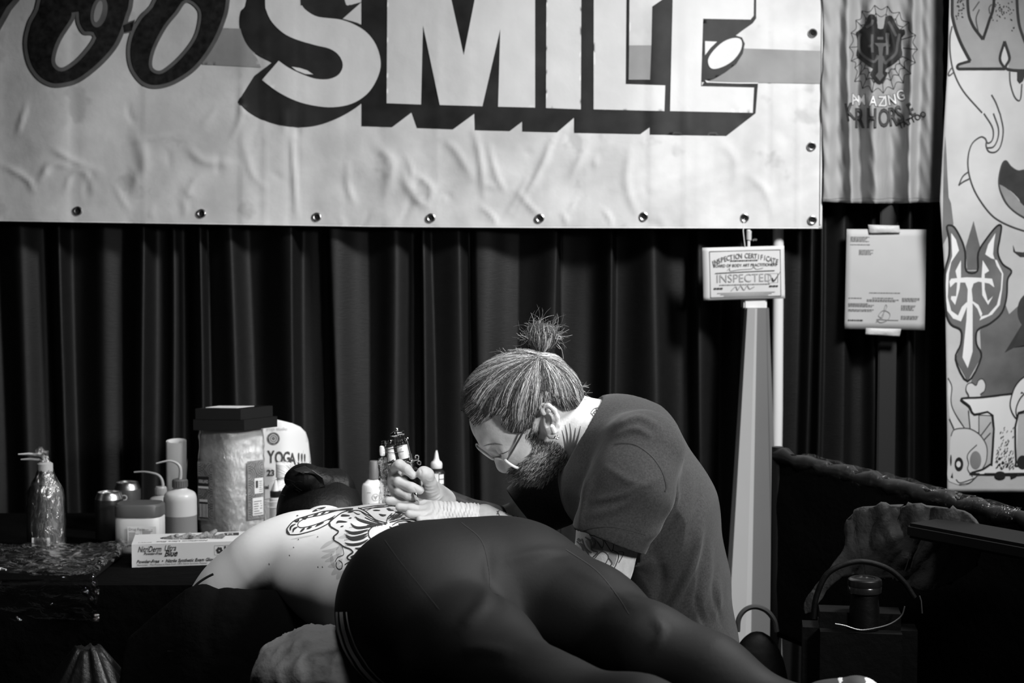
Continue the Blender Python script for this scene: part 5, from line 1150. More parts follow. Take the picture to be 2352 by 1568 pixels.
for base_, d_ in (([(1270, 335), (1640, 442)], 18), ([(1208, 470), (1580, 455)], 18), ([(1132, 560), (1450, 515)], 22), ([(1138, 640), (1440, 580)], 20), ([(1128, 725), (1440, 660)], 16), ([(920, 420), (960, 500)], -18)):
    (x0, y0), (x1, y1) = base_
    for i in range(16): t = i / 15; hs.stroke(T((x0 + (x1 - x0) * t, y0 + (y1 - y0) * t), (x0 + (x1 - x0) * t - 12, y0 + (y1 - y0) * t + d_)), 1.3, n=2, taper=True)
o = hs.build('tattoo_hatching', on_skin, m_tat, cbody); o['kind'] = 'stuff'
sg = Print()
for q, wd in (([(1000, 650), (900, 700), (800, 770)], 9), ([(1060, 740), (950, 790), (820, 800)], 8), ([(1000, 800), (900, 860), (810, 890)], 9), ([(1060, 830), (960, 900), (860, 940)], 10), ([(1100, 900), (1000, 980), (900, 1010)], 12), ([(1100, 980), (1020, 1060), (950, 1120)], 13), ([(1120, 1060), (1060, 1120), (1020, 1180)], 12), ([(1040, 620), (1130, 605), (1290, 610)], 8), ([(400, 640), (560, 610), (740, 575)], 4), ([(1090, 700), (1050, 800), (1060, 900)], 14), ([(950, 830), (960, 940), (1000, 1040)], 9)): sg.stroke(T(*q), wd, n=6, taper=True)
sg.build('ink_smudge', onto(skin_bvh, .0004), m_tatg, cbody, True)
mo = Print()
for x, y in ((505, 640), (440, 748), (385, 855), (765, 605), (110, 968), (770, 1010), (830, 1010)): mo.poly(ell(*T((x, y))[0], 1.6, 1.2, 40, 12))
mo.build('moles', on_skin, mat('mole', .12, .6), cbody)
# ------------------------------------------------------------------ bench, pads, pillow
m_vin = mat('black_vinyl', .003, .6, spec=.15, bump=(60, .1))
bt_ = thing('treatment_bench', 'black padded treatment bench under the lying person', 'bench', (-.05, 2.5, 0))
def rotz(d_): return Matrix.Rotation(math.atan2(d_[1], d_[0]), 3, 'Z')
tc_ = (hipC + V3(-.33, 2.9, 0)) / 2
MB().box((-.19, 2.67, .715), (.74, .50, .07), rotz(SD), .022).build('torso_pad', m_vin, bt_)
MB().box((.175, 2.235, .715), (.74, .46, .06), rotz(np.array([.80, -.60, 0])), .022).build('leg_pad', m_vin, bt_)
MB().box((-.40, 3.10, .760), (.20, .22, .07), rotz(SD), .025).build('head_pad', m_vin, bt_)
MB().box((-.02, 2.46, .36), (.30, .26, .62), rotz(SD), .02).build('pedestal', m_vin, bt_)
MB().box((-.02, 2.46, .03), (.80, .55, .06), rotz(SD), .015).build('base_plate', m_vin, bt_)
# armrest under a black cloth with ragged edge
ar = thing('armrest_pad', 'black cloth-covered armrest under the bare upper arm', 'armrest', (-.50, 2.68, .0))
V = []; F = []; nx, ny = 60, 22
for j in range(ny + 1):
    for i in range(nx + 1):
        u, v = i / nx, j / ny; px = 300 + 432 * u; top_ = float(np.interp(px, [300, 380, 425, 440, 470, 500, 520, 560, 640, 690, 732], [1470, 1400, 1364, 1354, 1347, 1360, 1356, 1360, 1362, 1388, 1420])) + 1.5 * noise.noise(Vector((px * .12, 0, 0)))
        Yc = 2.70; V.append(tuple(P(px, top_, Yc) + Vector((0, -.10 * math.sin(v * 1.5), -.26 * v ** 2 - .0 * v))))
F = [(j * (nx + 1) + i, j * (nx + 1) + i + 1, (j + 1) * (nx + 1) + i + 1, (j + 1) * (nx + 1) + i) for j in range(ny) for i in range(nx)]
o = new('cover_cloth', V, F, m_blk, ar, True); o.modifiers.new('t', 'SOLIDIFY').thickness = .006
MB().box((-.505, 2.665, .76), (.20, .09, .05), None, .02).build('pad', m_vin, ar)
MB().tube([(-.505, 2.665, .745), (-.505, 2.665, .02)], .018, 14).lathe((-.505, 2.665, 0), [(.13, 0), (.13, .012), (.02, .02)], 24).build('stand', m_vin, ar)
MB().tube(cr([tuple(P(x, y, 2.72)) for x, y in ((436, 1368), (443, 1352), (456, 1338), (474, 1326), (490, 1318))], 4), .0022, 8).build('piping', mat('piping', .012, .4, spec=.4), ar)
# pillow
pb = Blob(.05); pb.ell(V3(-.315, 2.405, .780), (.075, .10, .058), AX).ell(V3(-.300, 2.425, .782), (.085, .07, .060), AX).ell(V3(-.270, 2.41, .775), (.07, .06, .058), AX)
pV, pF = pb.mesh(.006); pV = folds(pV, pF, [([(650, 1500), (700, 1480), (760, 1470)], 12, .006), ([(680, 1568), (690, 1520), (740, 1490)], 10, .006), ([(760, 1560), (770, 1510), (800, 1480)], 10, -.005), ([(720, 1560), (730, 1510)], 8, .004), ([(820, 1568), (830, 1530), (870, 1510)], 10, .005)])
pN = vnormals(pV, pF); pV = pV + pN * np.array([.010 * noise.noise(Vector(p) * 22) + .006 * (1 - abs(noise.noise(Vector((p[0] * 38, p[1] * 38, p[2] * 14 + 3))))) ** 3 for p in pV])[:, None]
tag(new('pillow', pV, pF, mat('pillow_cloth', .145, .85, bump=(70, .3), var=(10, .1)), None, True), 'crumpled pale cloth pillow under the hip of the lying person', 'pillow')
# ================================================================== the seated man
YH = 2.86
def H(px, py, dy=0.0): return np.array(P(px, py, YH + dy))
m_skm = mat('skin_man', .43, .5, spec=.35, bump=(260, .10), var=(60, .12), sub=.10)
mbn = Blob(.014)
# skull and face (profile to the left, bowed)
mbn.ell(H(1203, 922), (.098, .076, .089)).ell(H(1149, 972), (.051, .060, .050), k=.03).ell(H(1212, 1006), (.062, .057, .054), k=.03)
mbn.cone(H(1120, 1017, -.030), H(1120, 1017, .030), .0115, .0115, k=.014)
mbn.cone(H(1138, 1036), H(1152, 1066), .0080, .0105, k=.010).ell(H(1159, 1073), (.0112, .0112, .0105), k=.008).ell(H(1178, 1068, -.013), (.010, .0075, .0085), k=.008).ell(H(1178, 1068, .013), (.010, .0075, .0085), k=.008)
for s_ in (-1, 1):
    mbn.ell(H(1188, 1032, .044 * s_), (.034, .020, .028), k=.02)
    mbn.chain([(H(1292, 1028, .048 * s_), .026), (H(1238, 1062, .034 * s_), .026), (H(1216, 1076, 0), .024)], k=.025)
    mbn.ell(H(1148, 1034, .036 * s_), (.013, .013, .011), k=.012, sub=True)      # eye hollow
    mbn.ell(H(1156, 1031, .034 * s_), (.0125, .0125, .0110), k=.004)             # lowered lid
    mbn.cone(H(1128, 1020, .018 * s_), H(1160, 1012, .048 * s_), .007, .005, k=.012)
mbn.ell(H(1214, 1050), (.030, .034, .028), k=.018)
# ears
for s_ in (-1, 1):
    o_ = .078 * s_; ring = [(1249, 950), (1243, 938), (1248, 931), (1260, 931), (1273, 942), (1280, 958), (1281, 975), (1278, 990), (1272, 999), (1265, 1000), (1262, 990)]
    mbn.ell(H(1262, 968, o_ * .93), (.013, .010, .024), k=.010)
    mbn.chain([(H(x, y, o_ * (1.06 + .10 * (x - 1243) / 40)), .0042 if i < 8 else .0056) for i, (x, y) in enumerate(ring)], k=.004)
    mbn.chain([(H(1262, 950, o_ * 1.12), .0026), (H(1270, 962, o_ * 1.13), .0030), (H(1268, 978, o_ * 1.10), .0030), (H(1258, 984, o_ * 1.05), .0040)], k=.004)
    mbn.ell(H(1258, 967, o_ * 1.09), (.0065, .008, .0105), k=.004, sub=True)
# neck, torso, arms
mbn.chain([(H(1278, 985), .050), (H(1335, 988), .053), (H(1395, 1012), .050)], k=.03)
mbn.chain([(H(1430, 1040), .092), (H(1490, 1180), .100), (H(1530, 1330), .095), (H(1540, 1480), .10)], k=.04, ax=(0, 1, 0), sq=.72)
NS, NE, NW = H(1462, 1060, -.16), np.array(P(1376, 1352, 2.695)), np.array(P(1112, 1190, 2.865))
mbn.chain([(NS, .060), (np.array(P(1400, 1220, 2.665)), .050), (np.array(P(1384, 1300, 2.67)), .0455), (NE, .038)], k=.03).chain([(NE, .038), (NE * .6 + NW * .4 + np.array([0, 0, .0]), .039), (NW, .0265)], k=.02)
FS, FE, FW = H(1350, 1060, .16), np.array(P(1188, 1212, 3.03)), np.array(P(1016, 1152, 2.965))
mbn.chain([(FS, .060), (np.array(P(1250, 1150, 3.03)), .047), (FE, .040)], k=.03).chain([(FE, .040), (FE * .55 + FW * .45 + np.array([0, 0, -.014]), .036), (FW, .026)], k=.02)
FM = FE * .55 + FW * .45 + np.array([0, 0, -.014])
# legs inside the trousers
pel = np.array([.285, 2.86, .70])
for s_ in (-1, 1):
    hp = pel + np.array([-.02, .09 * s_, -.02]); kn = np.array([-.02 + .06 * (s_ > 0), 2.86 + .20 * s_ + .12, .53]); an = np.array([.10, kn[1] + .0, .09])
    mbn.chain([(hp, .085), (kn, .056)], k=.04).chain([(kn, .054), (an, .038)], k=.02).cone(an + np.array([0, 0, -.03]), an + np.array([-.15, 0, -.055]), .036, .026, k=.02)
mbn.cone(H(1540, 1480), pel, .10, .11, k=.04)
mbn.chain([(H(1335, 996, -.02), .044), (H(1400, 1030, -.085), .040), (NS, .052)], k=.03).chain([(H(1335, 996, .02), .044), (FS, .052)], k=.03)
mV, mF = mbn.mesh(.0027)
man = thing('person', 'seated bearded man in dark T-shirt and glasses, gloved, leaning over to tattoo', 'person', (pel[0], 2.86, 0))
mbody = new('body', mV, mF, m_skm, man, True)
man_bvh = bvh_of(mV, mF); on_man = onto(man_bvh, .0006)
# ------------------------------------------------------------------ T-shirt
sh = Blob(.03)
sh.chain([(H(1432, 1042), .108), (H(1488, 1180), .122), (H(1532, 1330), .106), (H(1552, 1480), .106), (H(1556, 1590), .112)], k=.04, ax=(0, 1, 0), sq=.70)
sh.ell(H(1385, 1085), (.075, .14, .085), k=.05)
sh.chain([(H(1478, 1035, -.155), .072), (np.array(P(1448, 1120, 2.665)), .0655), (np.array(P(1408, 1215, 2.655)), .0590), (np.array(P(1392, 1268, 2.655)), .058)], k=.035)
sh.chain([(H(1362, 1045, .155), .074), (np.array(P(1270, 1130, 3.03)), .062), (np.array(P(1196, 1180, 3.03)), .056)], k=.035)
sh.cone(H(1392, 1012), H(1432, 1042), .074, .1, k=.03, ax=(0, 1, 0), sq=.8)
sh.ell(H(1290, 968), (.060, .112, .115), ((.9, 0, -.436), (0, 1, 0), (.436, 0, .9)), sub=True, k=.006)
sV, sF = sh.mesh(.0042)
def cut(V, F, c_, n_, near, far=1e9, h=.006):
    "open hem: drop what lies beyond a plane, near a given place only"
    c_, n_ = np.array(c_, float), np.array(n_, float); n_ /= np.linalg.norm(n_); d_ = (V - c_) @ n_; reg = near(V) & (d_ < far)
    sn = reg & (d_ > 0) & (d_ < h); V = V.copy(); V[sn] -= d_[sn][:, None] * n_; bad = reg & (d_ >= h); return V, F[~bad[F].any(1)]
a_, b_ = np.array(P(1325, 1236, 2.655)), np.array(P(1480, 1244, 2.655)); ax_ = np.array(P(1392, 1268, 2.655)) - np.array(P(1448, 1120, 2.665)); sleeve_c = (a_ + b_) / 2
sV, sF = cut(sV, sF, sleeve_c, ax_, lambda V: (V[:, 1] < 2.73) & (np.linalg.norm((V - sleeve_c) - ((V - sleeve_c) @ (ax_ / np.linalg.norm(ax_)))[:, None] * (ax_ / np.linalg.norm(ax_)), axis=1) < .068) & (np.linalg.norm(V - sleeve_c, axis=1) < .13))
fc = np.array(P(1205, 1172, 3.03)); sV, sF = cut(sV, sF, fc, np.array(P(1196, 1180, 3.03)) - np.array(P(1300, 1095, 3.03)), lambda V: np.linalg.norm(V - fc, axis=1) < .12)
FO = [([(1366, 1085), (1345, 1140), (1328, 1225)], 7, .004), ([(1395, 1075), (1460, 1110), (1500, 1085)], 9, .003), ([(1365, 1150), (1430, 1135), (1510, 1100)], 8, .005), ([(1355, 1185), (1420, 1165), (1490, 1120)], 9, .004),
      ([(1482, 1245), (1530, 1190), (1560, 1120)], 9, .007), ([(1500, 1262), (1550, 1210), (1590, 1120)], 10, .005), ([(1540, 1400), (1590, 1300), (1612, 1200)], 9, .007), ([(1520, 1430), (1560, 1360), (1590, 1290)], 10, .006), ([(1600, 1420), (1625, 1330), (1630, 1240)], 9, .004),
      ([(1420, 975), (1470, 960), (1520, 985)], 8, .004), ([(1415, 1000), (1460, 985), (1500, 1005)], 7, .003), ([(1500, 1420), (1520, 1330), (1500, 1260)], 14, -.006), ([(1640, 1420), (1650, 1380), (1645, 1320)], 8, .004), ([(1290, 1080), (1300, 1150), (1310, 1200)], 12, .006), ([(1330, 1060), (1350, 1110), (1340, 1150)], 12, .005),
      ([(1620, 1440), (1600, 1380), (1610, 1310)], 7, -.004), ([(1660, 1440), (1640, 1370), (1645, 1300)], 6, -.003), ([(1570, 1250), (1600, 1180), (1605, 1110)], 12, -.004)]
sV = folds(sV, sF, FO)
m_tsh = mat('tshirt_charcoal', .024, .9, spec=.12, bump=(500, .12), var=(300, .30), sheen=.08)
shirt = new('t_shirt', sV, sF, m_tsh, man, True, label='faded charcoal short-sleeved T-shirt'); so = shirt.modifiers.new('t', 'SOLIDIFY'); so.thickness = .0025; so.offset = -1
shb = bvh_of(sV, sF)
Print().stroke([(1412, 1020), (1432, 1017), (1462, 1022), (1496, 1046), (1520, 1080), (1530, 1115), (1527, 1128)], 3.0, n=8).build('shoulder_seam', onto(shb, .0008), mat('seam_black', .006, .8), shirt)
Print().stroke([(1332, 1220), (1360, 1212), (1400, 1209), (1440, 1216), (1484, 1228)], 1.6, n=8).build('sleeve_stitch', onto(shb, .0008), mat('stitch_dark', .014, .8), shirt)
# collar ribbing standing up behind the neck
MB().tube(cr([tuple(H(x, y, d_)) for x, y, d_ in ((1396, 934, -.055), (1406, 921, -.030), (1420, 915, 0), (1430, 916, .02))], 6), .0062, 10).build('collar', m_tsh, shirt)
# trousers and stool (mostly hidden by the lying person)
tr_ = Blob(.04); tr_.cone(H(1548, 1545), pel, .112, .122)
for s_ in (-1, 1):
    hp = pel + np.array([-.02, .09 * s_, -.02]); kn = np.array([-.02 + .06 * (s_ > 0), 2.86 + .20 * s_ + .12, .53]); an = np.array([.10, kn[1], .12]); tr_.chain([(hp, .098), (kn, .068)]).chain([(kn, .066), (an, .056)], k=.02)
V, F = tr_.mesh(.009); new('trousers', V, F, mat('trousers_black', .012, .85), man, True)
for s_ in (-1, 1):
    y = 2.86 + .20 * s_ + .12; sb_ = Blob(.02); sb_.cone((.11, y, .042), (-.06, y, .038), .048, .036).cone((.10, y, .05), (.10, y, .10), .045, .048).plane((0, 0, .003), (0, 0, -1)); V, F = sb_.mesh(.006); new('shoe', V, F, m_shoed, man, True)
st_ = thing('stool', 'black round stool under the seated man', 'stool', (.30, 2.86, 0))
MB().lathe((.30, 2.86, .50), [(.15, 0), (.17, .01), (.175, .045), (.16, .062), (.02, .066)], 32).build('seat', m_vin, st_)
MB().tube([(.30, 2.86, .05), (.30, 2.86, .50)], .025, 16).build('column', MATS['rail_metal'], st_)
for i in range(5):
    a_ = 2 * math.pi * i / 5; e_ = Vector((.30 + .24 * math.cos(a_), 2.86 + .24 * math.sin(a_), .05)); MB().tube([(.30, 2.86, .07), e_], [.018, .012], 10).build('leg', m_vin, st_); MB().torus(e_ - Vector((0, 0, .023)), .017, .010, (math.sin(a_), -math.cos(a_), 0), 16, 8).build('castor', m_vin, st_)
# ------------------------------------------------------------------ hair
hc = Blob(.012); hc.ell(H(1203, 924), (.1075, .085, .0965)).ell(H(1128, 932), (.050, .066, .056), k=.04).ell(H(1296, 908), (.031, .060, .040), k=.02).ell(H(1236, 846), (.036, .045, .026), k=.03)
hV, hF = hc.mesh(.0036)
# trim along the hairline traced on the near side (and mirrored through the head by the same outline)
HL = [(1040, 935), (1066, 948), (1086, 979), (1112, 967), (1148, 950), (1156, 962), (1164, 992), (1200, 998), (1222, 982), (1236, 948), (1246, 928), (1266, 922), (1284, 930), (1300, 945), (1330, 942), (1352, 930), (1400, 880), (1400, 700), (1000, 700), (1000, 900)]
q = proj(hV); ins = pip(q, [HL]); keep = ins[hF].all(1); hF2 = hF[keep]
m_hd = mat('hair_dark', .016, .5, spec=.45, bump=(300, .4)); m_hg = mat('hair_grey', .42, .38, spec=.6); m_hm = mat('hair_mid', .10, .42, spec=.55)
hair = new('hair', hV, hF2, m_hd, man, True, label='dark hair streaked with grey, pulled up into a top knot'); hb_ = bvh_of(hV, hF)
rr = random.Random(21); HLs = [(1068, 925), (1074, 945), (1089, 970), (1113, 959), (1146, 943), (1158, 975), (1196, 984), (1220, 968), (1237, 936), (1262, 918), (1296, 932), (1326, 930), (1342, 905)]
OUT = [(1067, 935), (1062, 912), (1068, 880), (1084, 852), (1108, 830), (1140, 815), (1175, 807)]; OUT2 = [(1342, 915), (1341, 890), (1328, 860), (1306, 835), (1280, 818)]
knot = np.array([1243, 814]); mbs = {m_hd: MB(), m_hg: MB(), m_hm: MB()}
HLd = [np.array(p) for p in cr(HLs, 12)]; OUd = [np.array(p) for p in cr(OUT, 12)]; OU2 = [np.array(p) for p in cr(OUT2, 12)]
for i in range(4300):
    z_ = rr.random(); src = HLd if z_ < .62 else (OUd if z_ < .88 else OU2)
    s0 = src[int(rr.random() * (len(src) - 1))] + np.array([rr.uniform(-3, 3), rr.uniform(-3, 3)]); e0 = knot + np.array([rr.uniform(-11, 10), rr.uniform(-4, 8)])
    d_ = e0 - s0; L_ = np.linalg.norm(d_); mid = s0 + d_ * rr.uniform(.42, .55)
    lf = s0[0] < 1238; nrm = np.array([-d_[1], d_[0]]) / (L_ + 1e-6)
    if nrm[1] > 0: nrm = -nrm
    if not lf and nrm[0] < 0: nrm = -nrm
    bul = (.24 if src is HLd else .10) * L_ * (min(1, abs(s0[0] - 1243) / 90.0)) + rr.uniform(-7, 7); ctl = mid + nrm * bul
    t0, t1 = (0, 1) if rr.random() < .85 else (rr.uniform(0, .5), rr.uniform(.55, 1)); pts = []
    lift = rr.uniform(.0004, .0030); ph = rr.uniform(0, 6); wa = rr.uniform(.6, 2.2)
    for j in range(13):
        t = t0 + (t1 - t0) * j / 12; p_ = s0 * (1 - t) ** 2 + ctl * 2 * t * (1 - t) + e0 * t * t + np.array([math.sin(ph + t * 9), math.cos(ph + t * 7)]) * wa
        h_ = hb_.ray_cast(Vector((0, 0, CAMZ)), ray(*p_).normalized())
        if h_[0] is None:
            if pts: break
            continue
        pts.append(h_[0] + h_[1] * lift * math.sin(math.pi * min(1, j / 12 * .9 + .04)))
    if len(pts) < 4: continue
    clump = noise.noise(Vector((s0[0] * .05, s0[1] * .05, 3.3))) * .75; u_ = rr.random() - clump
    mm = m_hg if u_ < .27 else (m_hm if u_ < .56 else m_hd); r_ = rr.uniform(.00017, .00040); k_ = len(pts); mbs[mm].tube(pts, [r_ * .3] + [r_] * (k_ - 2) + [r_ * .4], 4, caps=False)
for i in range(650):      # fine hairs that soften the hairline
    k_ = int(rr.random() * (len(HLd) - 8)); s0 = HLd[k_] + np.array([rr.uniform(-4, 4), rr.uniform(5, 12)]); dd = knot - s0; dd = dd / np.linalg.norm(dd); l = rr.uniform(16, 34); pts = []
    for j in range(6):
        p_ = s0 + dd * l * j / 5 + np.array([rr.uniform(-.4, .4), rr.uniform(-.4, .4)]); rd = ray(*p_).normalized(); a_, b_ = hb_.ray_cast(Vector((0, 0, CAMZ)), rd), man_bvh.ray_cast(Vector((0, 0, CAMZ)), rd)
        inside = pip(p_[None], [HL])[0]; h_ = a_ if (inside and a_[0] is not None) else b_
        if h_[0] is None: continue
        pts.append(h_[0] + h_[1] * (.0004 + .0004 * j))
    if len(pts) > 3: u_ = rr.random(); mbs[m_hg if u_ < .22 else (m_hm if u_ < .5 else m_hd)].tube(pts, [.0001] + [.0003] * (len(pts) - 2) + [.0002], 3, caps=False)
# top knot
kb = Blob(.010); kb.ell(H(1243, 782), (.027, .026, .030)).ell(H(1222, 770), (.014, .016, .020)).ell(H(1264, 772), (.015, .018, .020)).ell(H(1243, 808), (.0135, .015, .014)).ell(H(1243, 764), (.024, .02, .016))
kV, kF = kb.mesh(.0028); new('top_knot', kV, kF, m_hd, man, True); kbv = bvh_of(kV, kF)
MB().torus(H(1243, 808), .0130, .0042, (.1, 0, 1), 24, 8).build('hair_tie', mat('tie_black', .008, .7), man)
for i in range(520):
    x0 = rr.uniform(-14, 14); s0 = np.array([1243 + x0 * .8, 808 + rr.uniform(-4, 2)]); a_ = x0 / 14 + rr.uniform(-.35, .35); e0 = np.array([1243 + a_ * 32, 745 + abs(a_) * 14 + rr.uniform(-4, 12)]); ctl = np.array([1243 + x0 * 3.0, 785]); pts = []
    lf = rr.uniform(.0004, .0036); tm_ = rr.uniform(.6, 1)
    for j in range(9):
        t = tm_ * j / 8; p_ = s0 * (1 - t) ** 2 + ctl * 2 * t * (1 - t) + e0 * t * t; h_ = kbv.ray_cast(Vector((0, 0, CAMZ)), ray(*p_).normalized())
        if h_[0] is None: break
        pts.append(h_[0] + h_[1] * lf)
    if len(pts) < 3: continue
    u_ = rr.random(); k_ = len(pts); r_ = rr.uniform(.00025, .0005); mbs[m_hg if u_ < .20 else (m_hm if u_ < .45 else m_hd)].tube(pts, [r_] * (k_ - 1) + [r_ * .4], 4, caps=False)
for i in range(150):      # loose ends
    a_ = rr.choice((rr.uniform(-.5, .9), rr.uniform(2.3, 3.6), rr.uniform(.9, 2.3))); c_ = np.array([1243 + 30 * math.cos(a_), 775 - 26 * math.sin(a_)]); l = rr.uniform(6, 24) if rr.random() < .72 else rr.uniform(24, 46); a2 = a_ + rr.uniform(-.9, .9)
    d_ = np.array([math.cos(a2), -math.sin(a2)]); cur = np.array([d_[1], -d_[0]]) * rr.uniform(-.7, .7) * l; dy = rr.uniform(-.022, .02)
    pts = [H(*(c_ - d_ * 10), dy), H(*(c_ + d_ * l * .4 + cur * .2), dy), H(*(c_ + d_ * l * .75 + cur * .6), dy), H(*(c_ + d_ * l + cur * 1.2), dy)]
    pts = cr(pts, 3); u_ = rr.random(); mbs[m_hg if u_ < .4 else m_hm].tube(pts, [.00028] * (len(pts) - 1) + [.0001], 3, caps=False)
for i in range(70):       # wisps at nape and crown
    if i < 40: s0 = np.array([rr.uniform(1310, 1345), rr.uniform(880, 935)]); d_ = np.array([rr.uniform(.2, 1), rr.uniform(-.5, .8)])
    else: s0 = np.array([rr.uniform(1140, 1215), rr.uniform(800, 822)]); d_ = np.array([-rr.uniform(.3, 1), -rr.uniform(-.1, .5)])
    l = rr.uniform(8, 34) * (1.7 if rr.random() < .1 else 1); cur = np.array([d_[1], -d_[0]]) * rr.uniform(-.5, .5) * l; dy = rr.uniform(-.03, .01)
    pts = cr([H(*s0, dy), H(*(s0 + d_ * l * .5 + cur * .3), dy), H(*(s0 + d_ * l + cur), dy)], 4); mbs[m_hg if rr.random() < .4 else m_hm].tube(pts, [.00036] * (len(pts) - 1) + [.00012], 3, caps=False)
for m_, nm in ((m_hd, 'hair_strands_dark'), (m_hg, 'hair_strands_grey'), (m_hm, 'hair_strands_mid')):
    o = mbs[m_].build(nm, m_, hair); o['kind'] = 'stuff'
# ------------------------------------------------------------------ beard, brow
bp = [(1222, 985), (1236, 1004), (1256, 1012), (1278, 1010), (1300, 1030), (1306, 1058), (1290, 1084), (1262, 1102), (1238, 1118), (1214, 1118), (1192, 1110), (1176, 1100), (1166, 1088), (1174, 1072), (1184, 1064), (1204, 1058), (1218, 1042), (1226, 1022), (1216, 1000)]
bb_ = Blob(.012)
for s_ in (-1, 1): bb_.chain([(H(1292, 1032, .047 * s_), .0275), (H(1240, 1066, .034 * s_), .0290), (H(1218, 1082, 0), .0300)], k=.02)
bb_.ell(H(1198, 1066), (.028, .036, .025), k=.02)
bV, bF = bb_.mesh(.0034); q = proj(bV); keep = pip(q, [bp])[bF].all(1); m_bd = mat('beard_dark', .07, .75, spec=.3, bump=(240, .8), var=(120, .7))
beard = new('beard', bV, bF[keep], m_bd, man, True, label='short beard and moustache flecked with grey'); bbv = bvh_of(bV, bF)
mbs = {m_hd: MB(), m_hg: MB(), m_hm: MB()}; P2 = np.array(bp); n_ok = 0
while n_ok < 2600:
    c_ = np.array([rr.uniform(1170, 1308), rr.uniform(985, 1113)])
    if not pip(c_[None], [bp])[0]: continue
    n_ok += 1; h_ = bbv.ray_cast(Vector((0, 0, CAMZ)), ray(*c_).normalized()); g_ = man_bvh.ray_cast(Vector((0, 0, CAMZ)), ray(*c_).normalized())
    hit = h_ if h_[0] is not None and (g_[0] is None or h_[3] < g_[3]) else g_
    if hit[0] is None: continue
    fd = np.array([-.75, .66]) if c_[1] > 1040 else np.array([-.35, .94]); a_ = rr.uniform(-.5, .5); fd = np.array([fd[0] * math.cos(a_) - fd[1] * math.sin(a_), fd[0] * math.sin(a_) + fd[1] * math.cos(a_)]); l = rr.uniform(6, 15)
    e_ = P(*(c_ + fd * l), hit[0].y - .001); n_ = hit[1]; p0 = hit[0]; p1 = (Vector(p0) + e_) / 2 + n_ * .002; u_ = rr.random()
    mbs[m_hg if u_ < .24 else (m_hm if u_ < .62 else m_hd)].tube([p0, p1, e_ + n_ * .0015], [.00028, .00028, .0001], 3, caps=False)
for i in range(220):   # temple stubble and eyebrow
    if i >= 120: continue
    if i < 120: c_ = np.array([rr.uniform(1206, 1240), rr.uniform(972, 1010)]); fd = np.array([-.2, 1])
    else: t = rr.random(); c_ = np.array([1112 + 38 * t, 1021 + rr.uniform(-2, 2)]); fd = np.array([1, -.12])
    hit = man_bvh.ray_cast(Vector((0, 0, CAMZ)), ray(*c_).normalized())
    if hit[0] is None: continue
    e_ = P(*(c_ + fd * rr.uniform(5, 10)), hit[0].y); mbs[m_hm].tube([hit[0], (hit[0] + e_) / 2 + hit[1] * .0012, e_ + hit[1] * .0004], [.0002, .00022, .0001], 3, caps=False)
for m_, nm in ((m_hd, 'beard_strands_dark'), (m_hg, 'beard_strands_grey'), (m_hm, 'beard_strands_mid')):
    o = mbs[m_].build(nm, m_, beard); o['kind'] = 'stuff'
# forehead creases, closed-eye line
Print().stroke([(1146, 1043), (1158, 1040), (1170, 1034)], 2.2, n=6, taper=True).build('eyelid_line', on_man, mat('lash_line', .05, .7), mbody)
Print().stroke([(1110, 1024), (1124, 1020), (1142, 1019), (1156, 1022)], 3.2, n=6, taper=True).build('eyebrow', on_man, mat('brow_hair', .14, .8, var=(300, .6)), mbody)
# ------------------------------------------------------------------ glasses
gl = thing('glasses', 'clear-framed glasses worn low on the bowed man', 'glasses', P(1150, 1050, YH))
m_gf = mat('glasses_frame', .65, .15, spec=.8, coat=.3); m_gm = mat('glasses_temple', .10, .3, .6); m_lens = film_mat('lens_glass', .9, .03, .03, 1, 0.0, fk=.5)
def rim(c_, e1, e2, nm):
    c_, e1, e2 = Vector(c_), Vector(e1), Vector(e2); pts = [c_ + e1 * math.copysign(abs(math.cos(t)) ** .75, math.cos(t)) + e2 * math.copysign(abs(math.sin(t)) ** .75, math.sin(t)) for t in [2 * math.pi * i / 32 for i in range(33)]]
    r_ = MB().tube(pts, .0025, 8, caps=False).build('rim', m_gf, gl); MB().add(pts[:-1], [tuple(range(32))]).build('lens', m_lens, gl, smooth=False)
nc, fcn = Vector(H(1174, 1062, -.050)), Vector(H(1114, 1037, .004)); dn = Vector(H(1188, 1070, -.05)) - Vector(H(1160, 1054, -.05)); df = Vector(H(1133, 1051, .004)) - Vector(H(1095, 1023, .004))
rim(nc, dn * .50, Vector((-.003, .020, .003)), 'near'); rim(fcn, df * .50, Vector((-.003, .020, .003)), 'far')
MB().tube([fcn + df * .48, Vector(H(1146, 1052, -.03)), nc - dn * .48], .0023, 8).build('bridge', m_gf, gl)
MB().tube([Vector(H(1165, 1055, -.056)), Vector(H(1180, 1030, -.072)), Vector(H(1208, 980, -.080)), Vector(H(1236, 944, -.084)), Vector(H(1250, 938, -.082))], .0018, 8).build('temple', m_gm, gl)
MB().tube([Vector(H(1125, 1032, .056)), Vector(H(1180, 1000, .074)), Vector(H(1236, 944, .084))], .0018, 8).build('temple', m_gm, gl)
# earrings
tag(MB().lathe(H(1271, 986, -.098), [(.001, -.009), (.0042, -.006), (.0048, 0), (.0042, .007), (.001, .010)], 16, (-.4, -.3, 1)).build('ear_plug', mat('plug_white', .7, .25), None), 'pale stretched plug in the ear lobe of the seated man', 'earring')
tag(MB().torus(H(1279, 1003, -.092), .0036, .0013, (.5, -.7, .3), 18, 8).build('ear_ring', mat('ring_steel', .35, .25, 1.0), None), 'small steel ring hanging below the plug in the ear', 'earring')
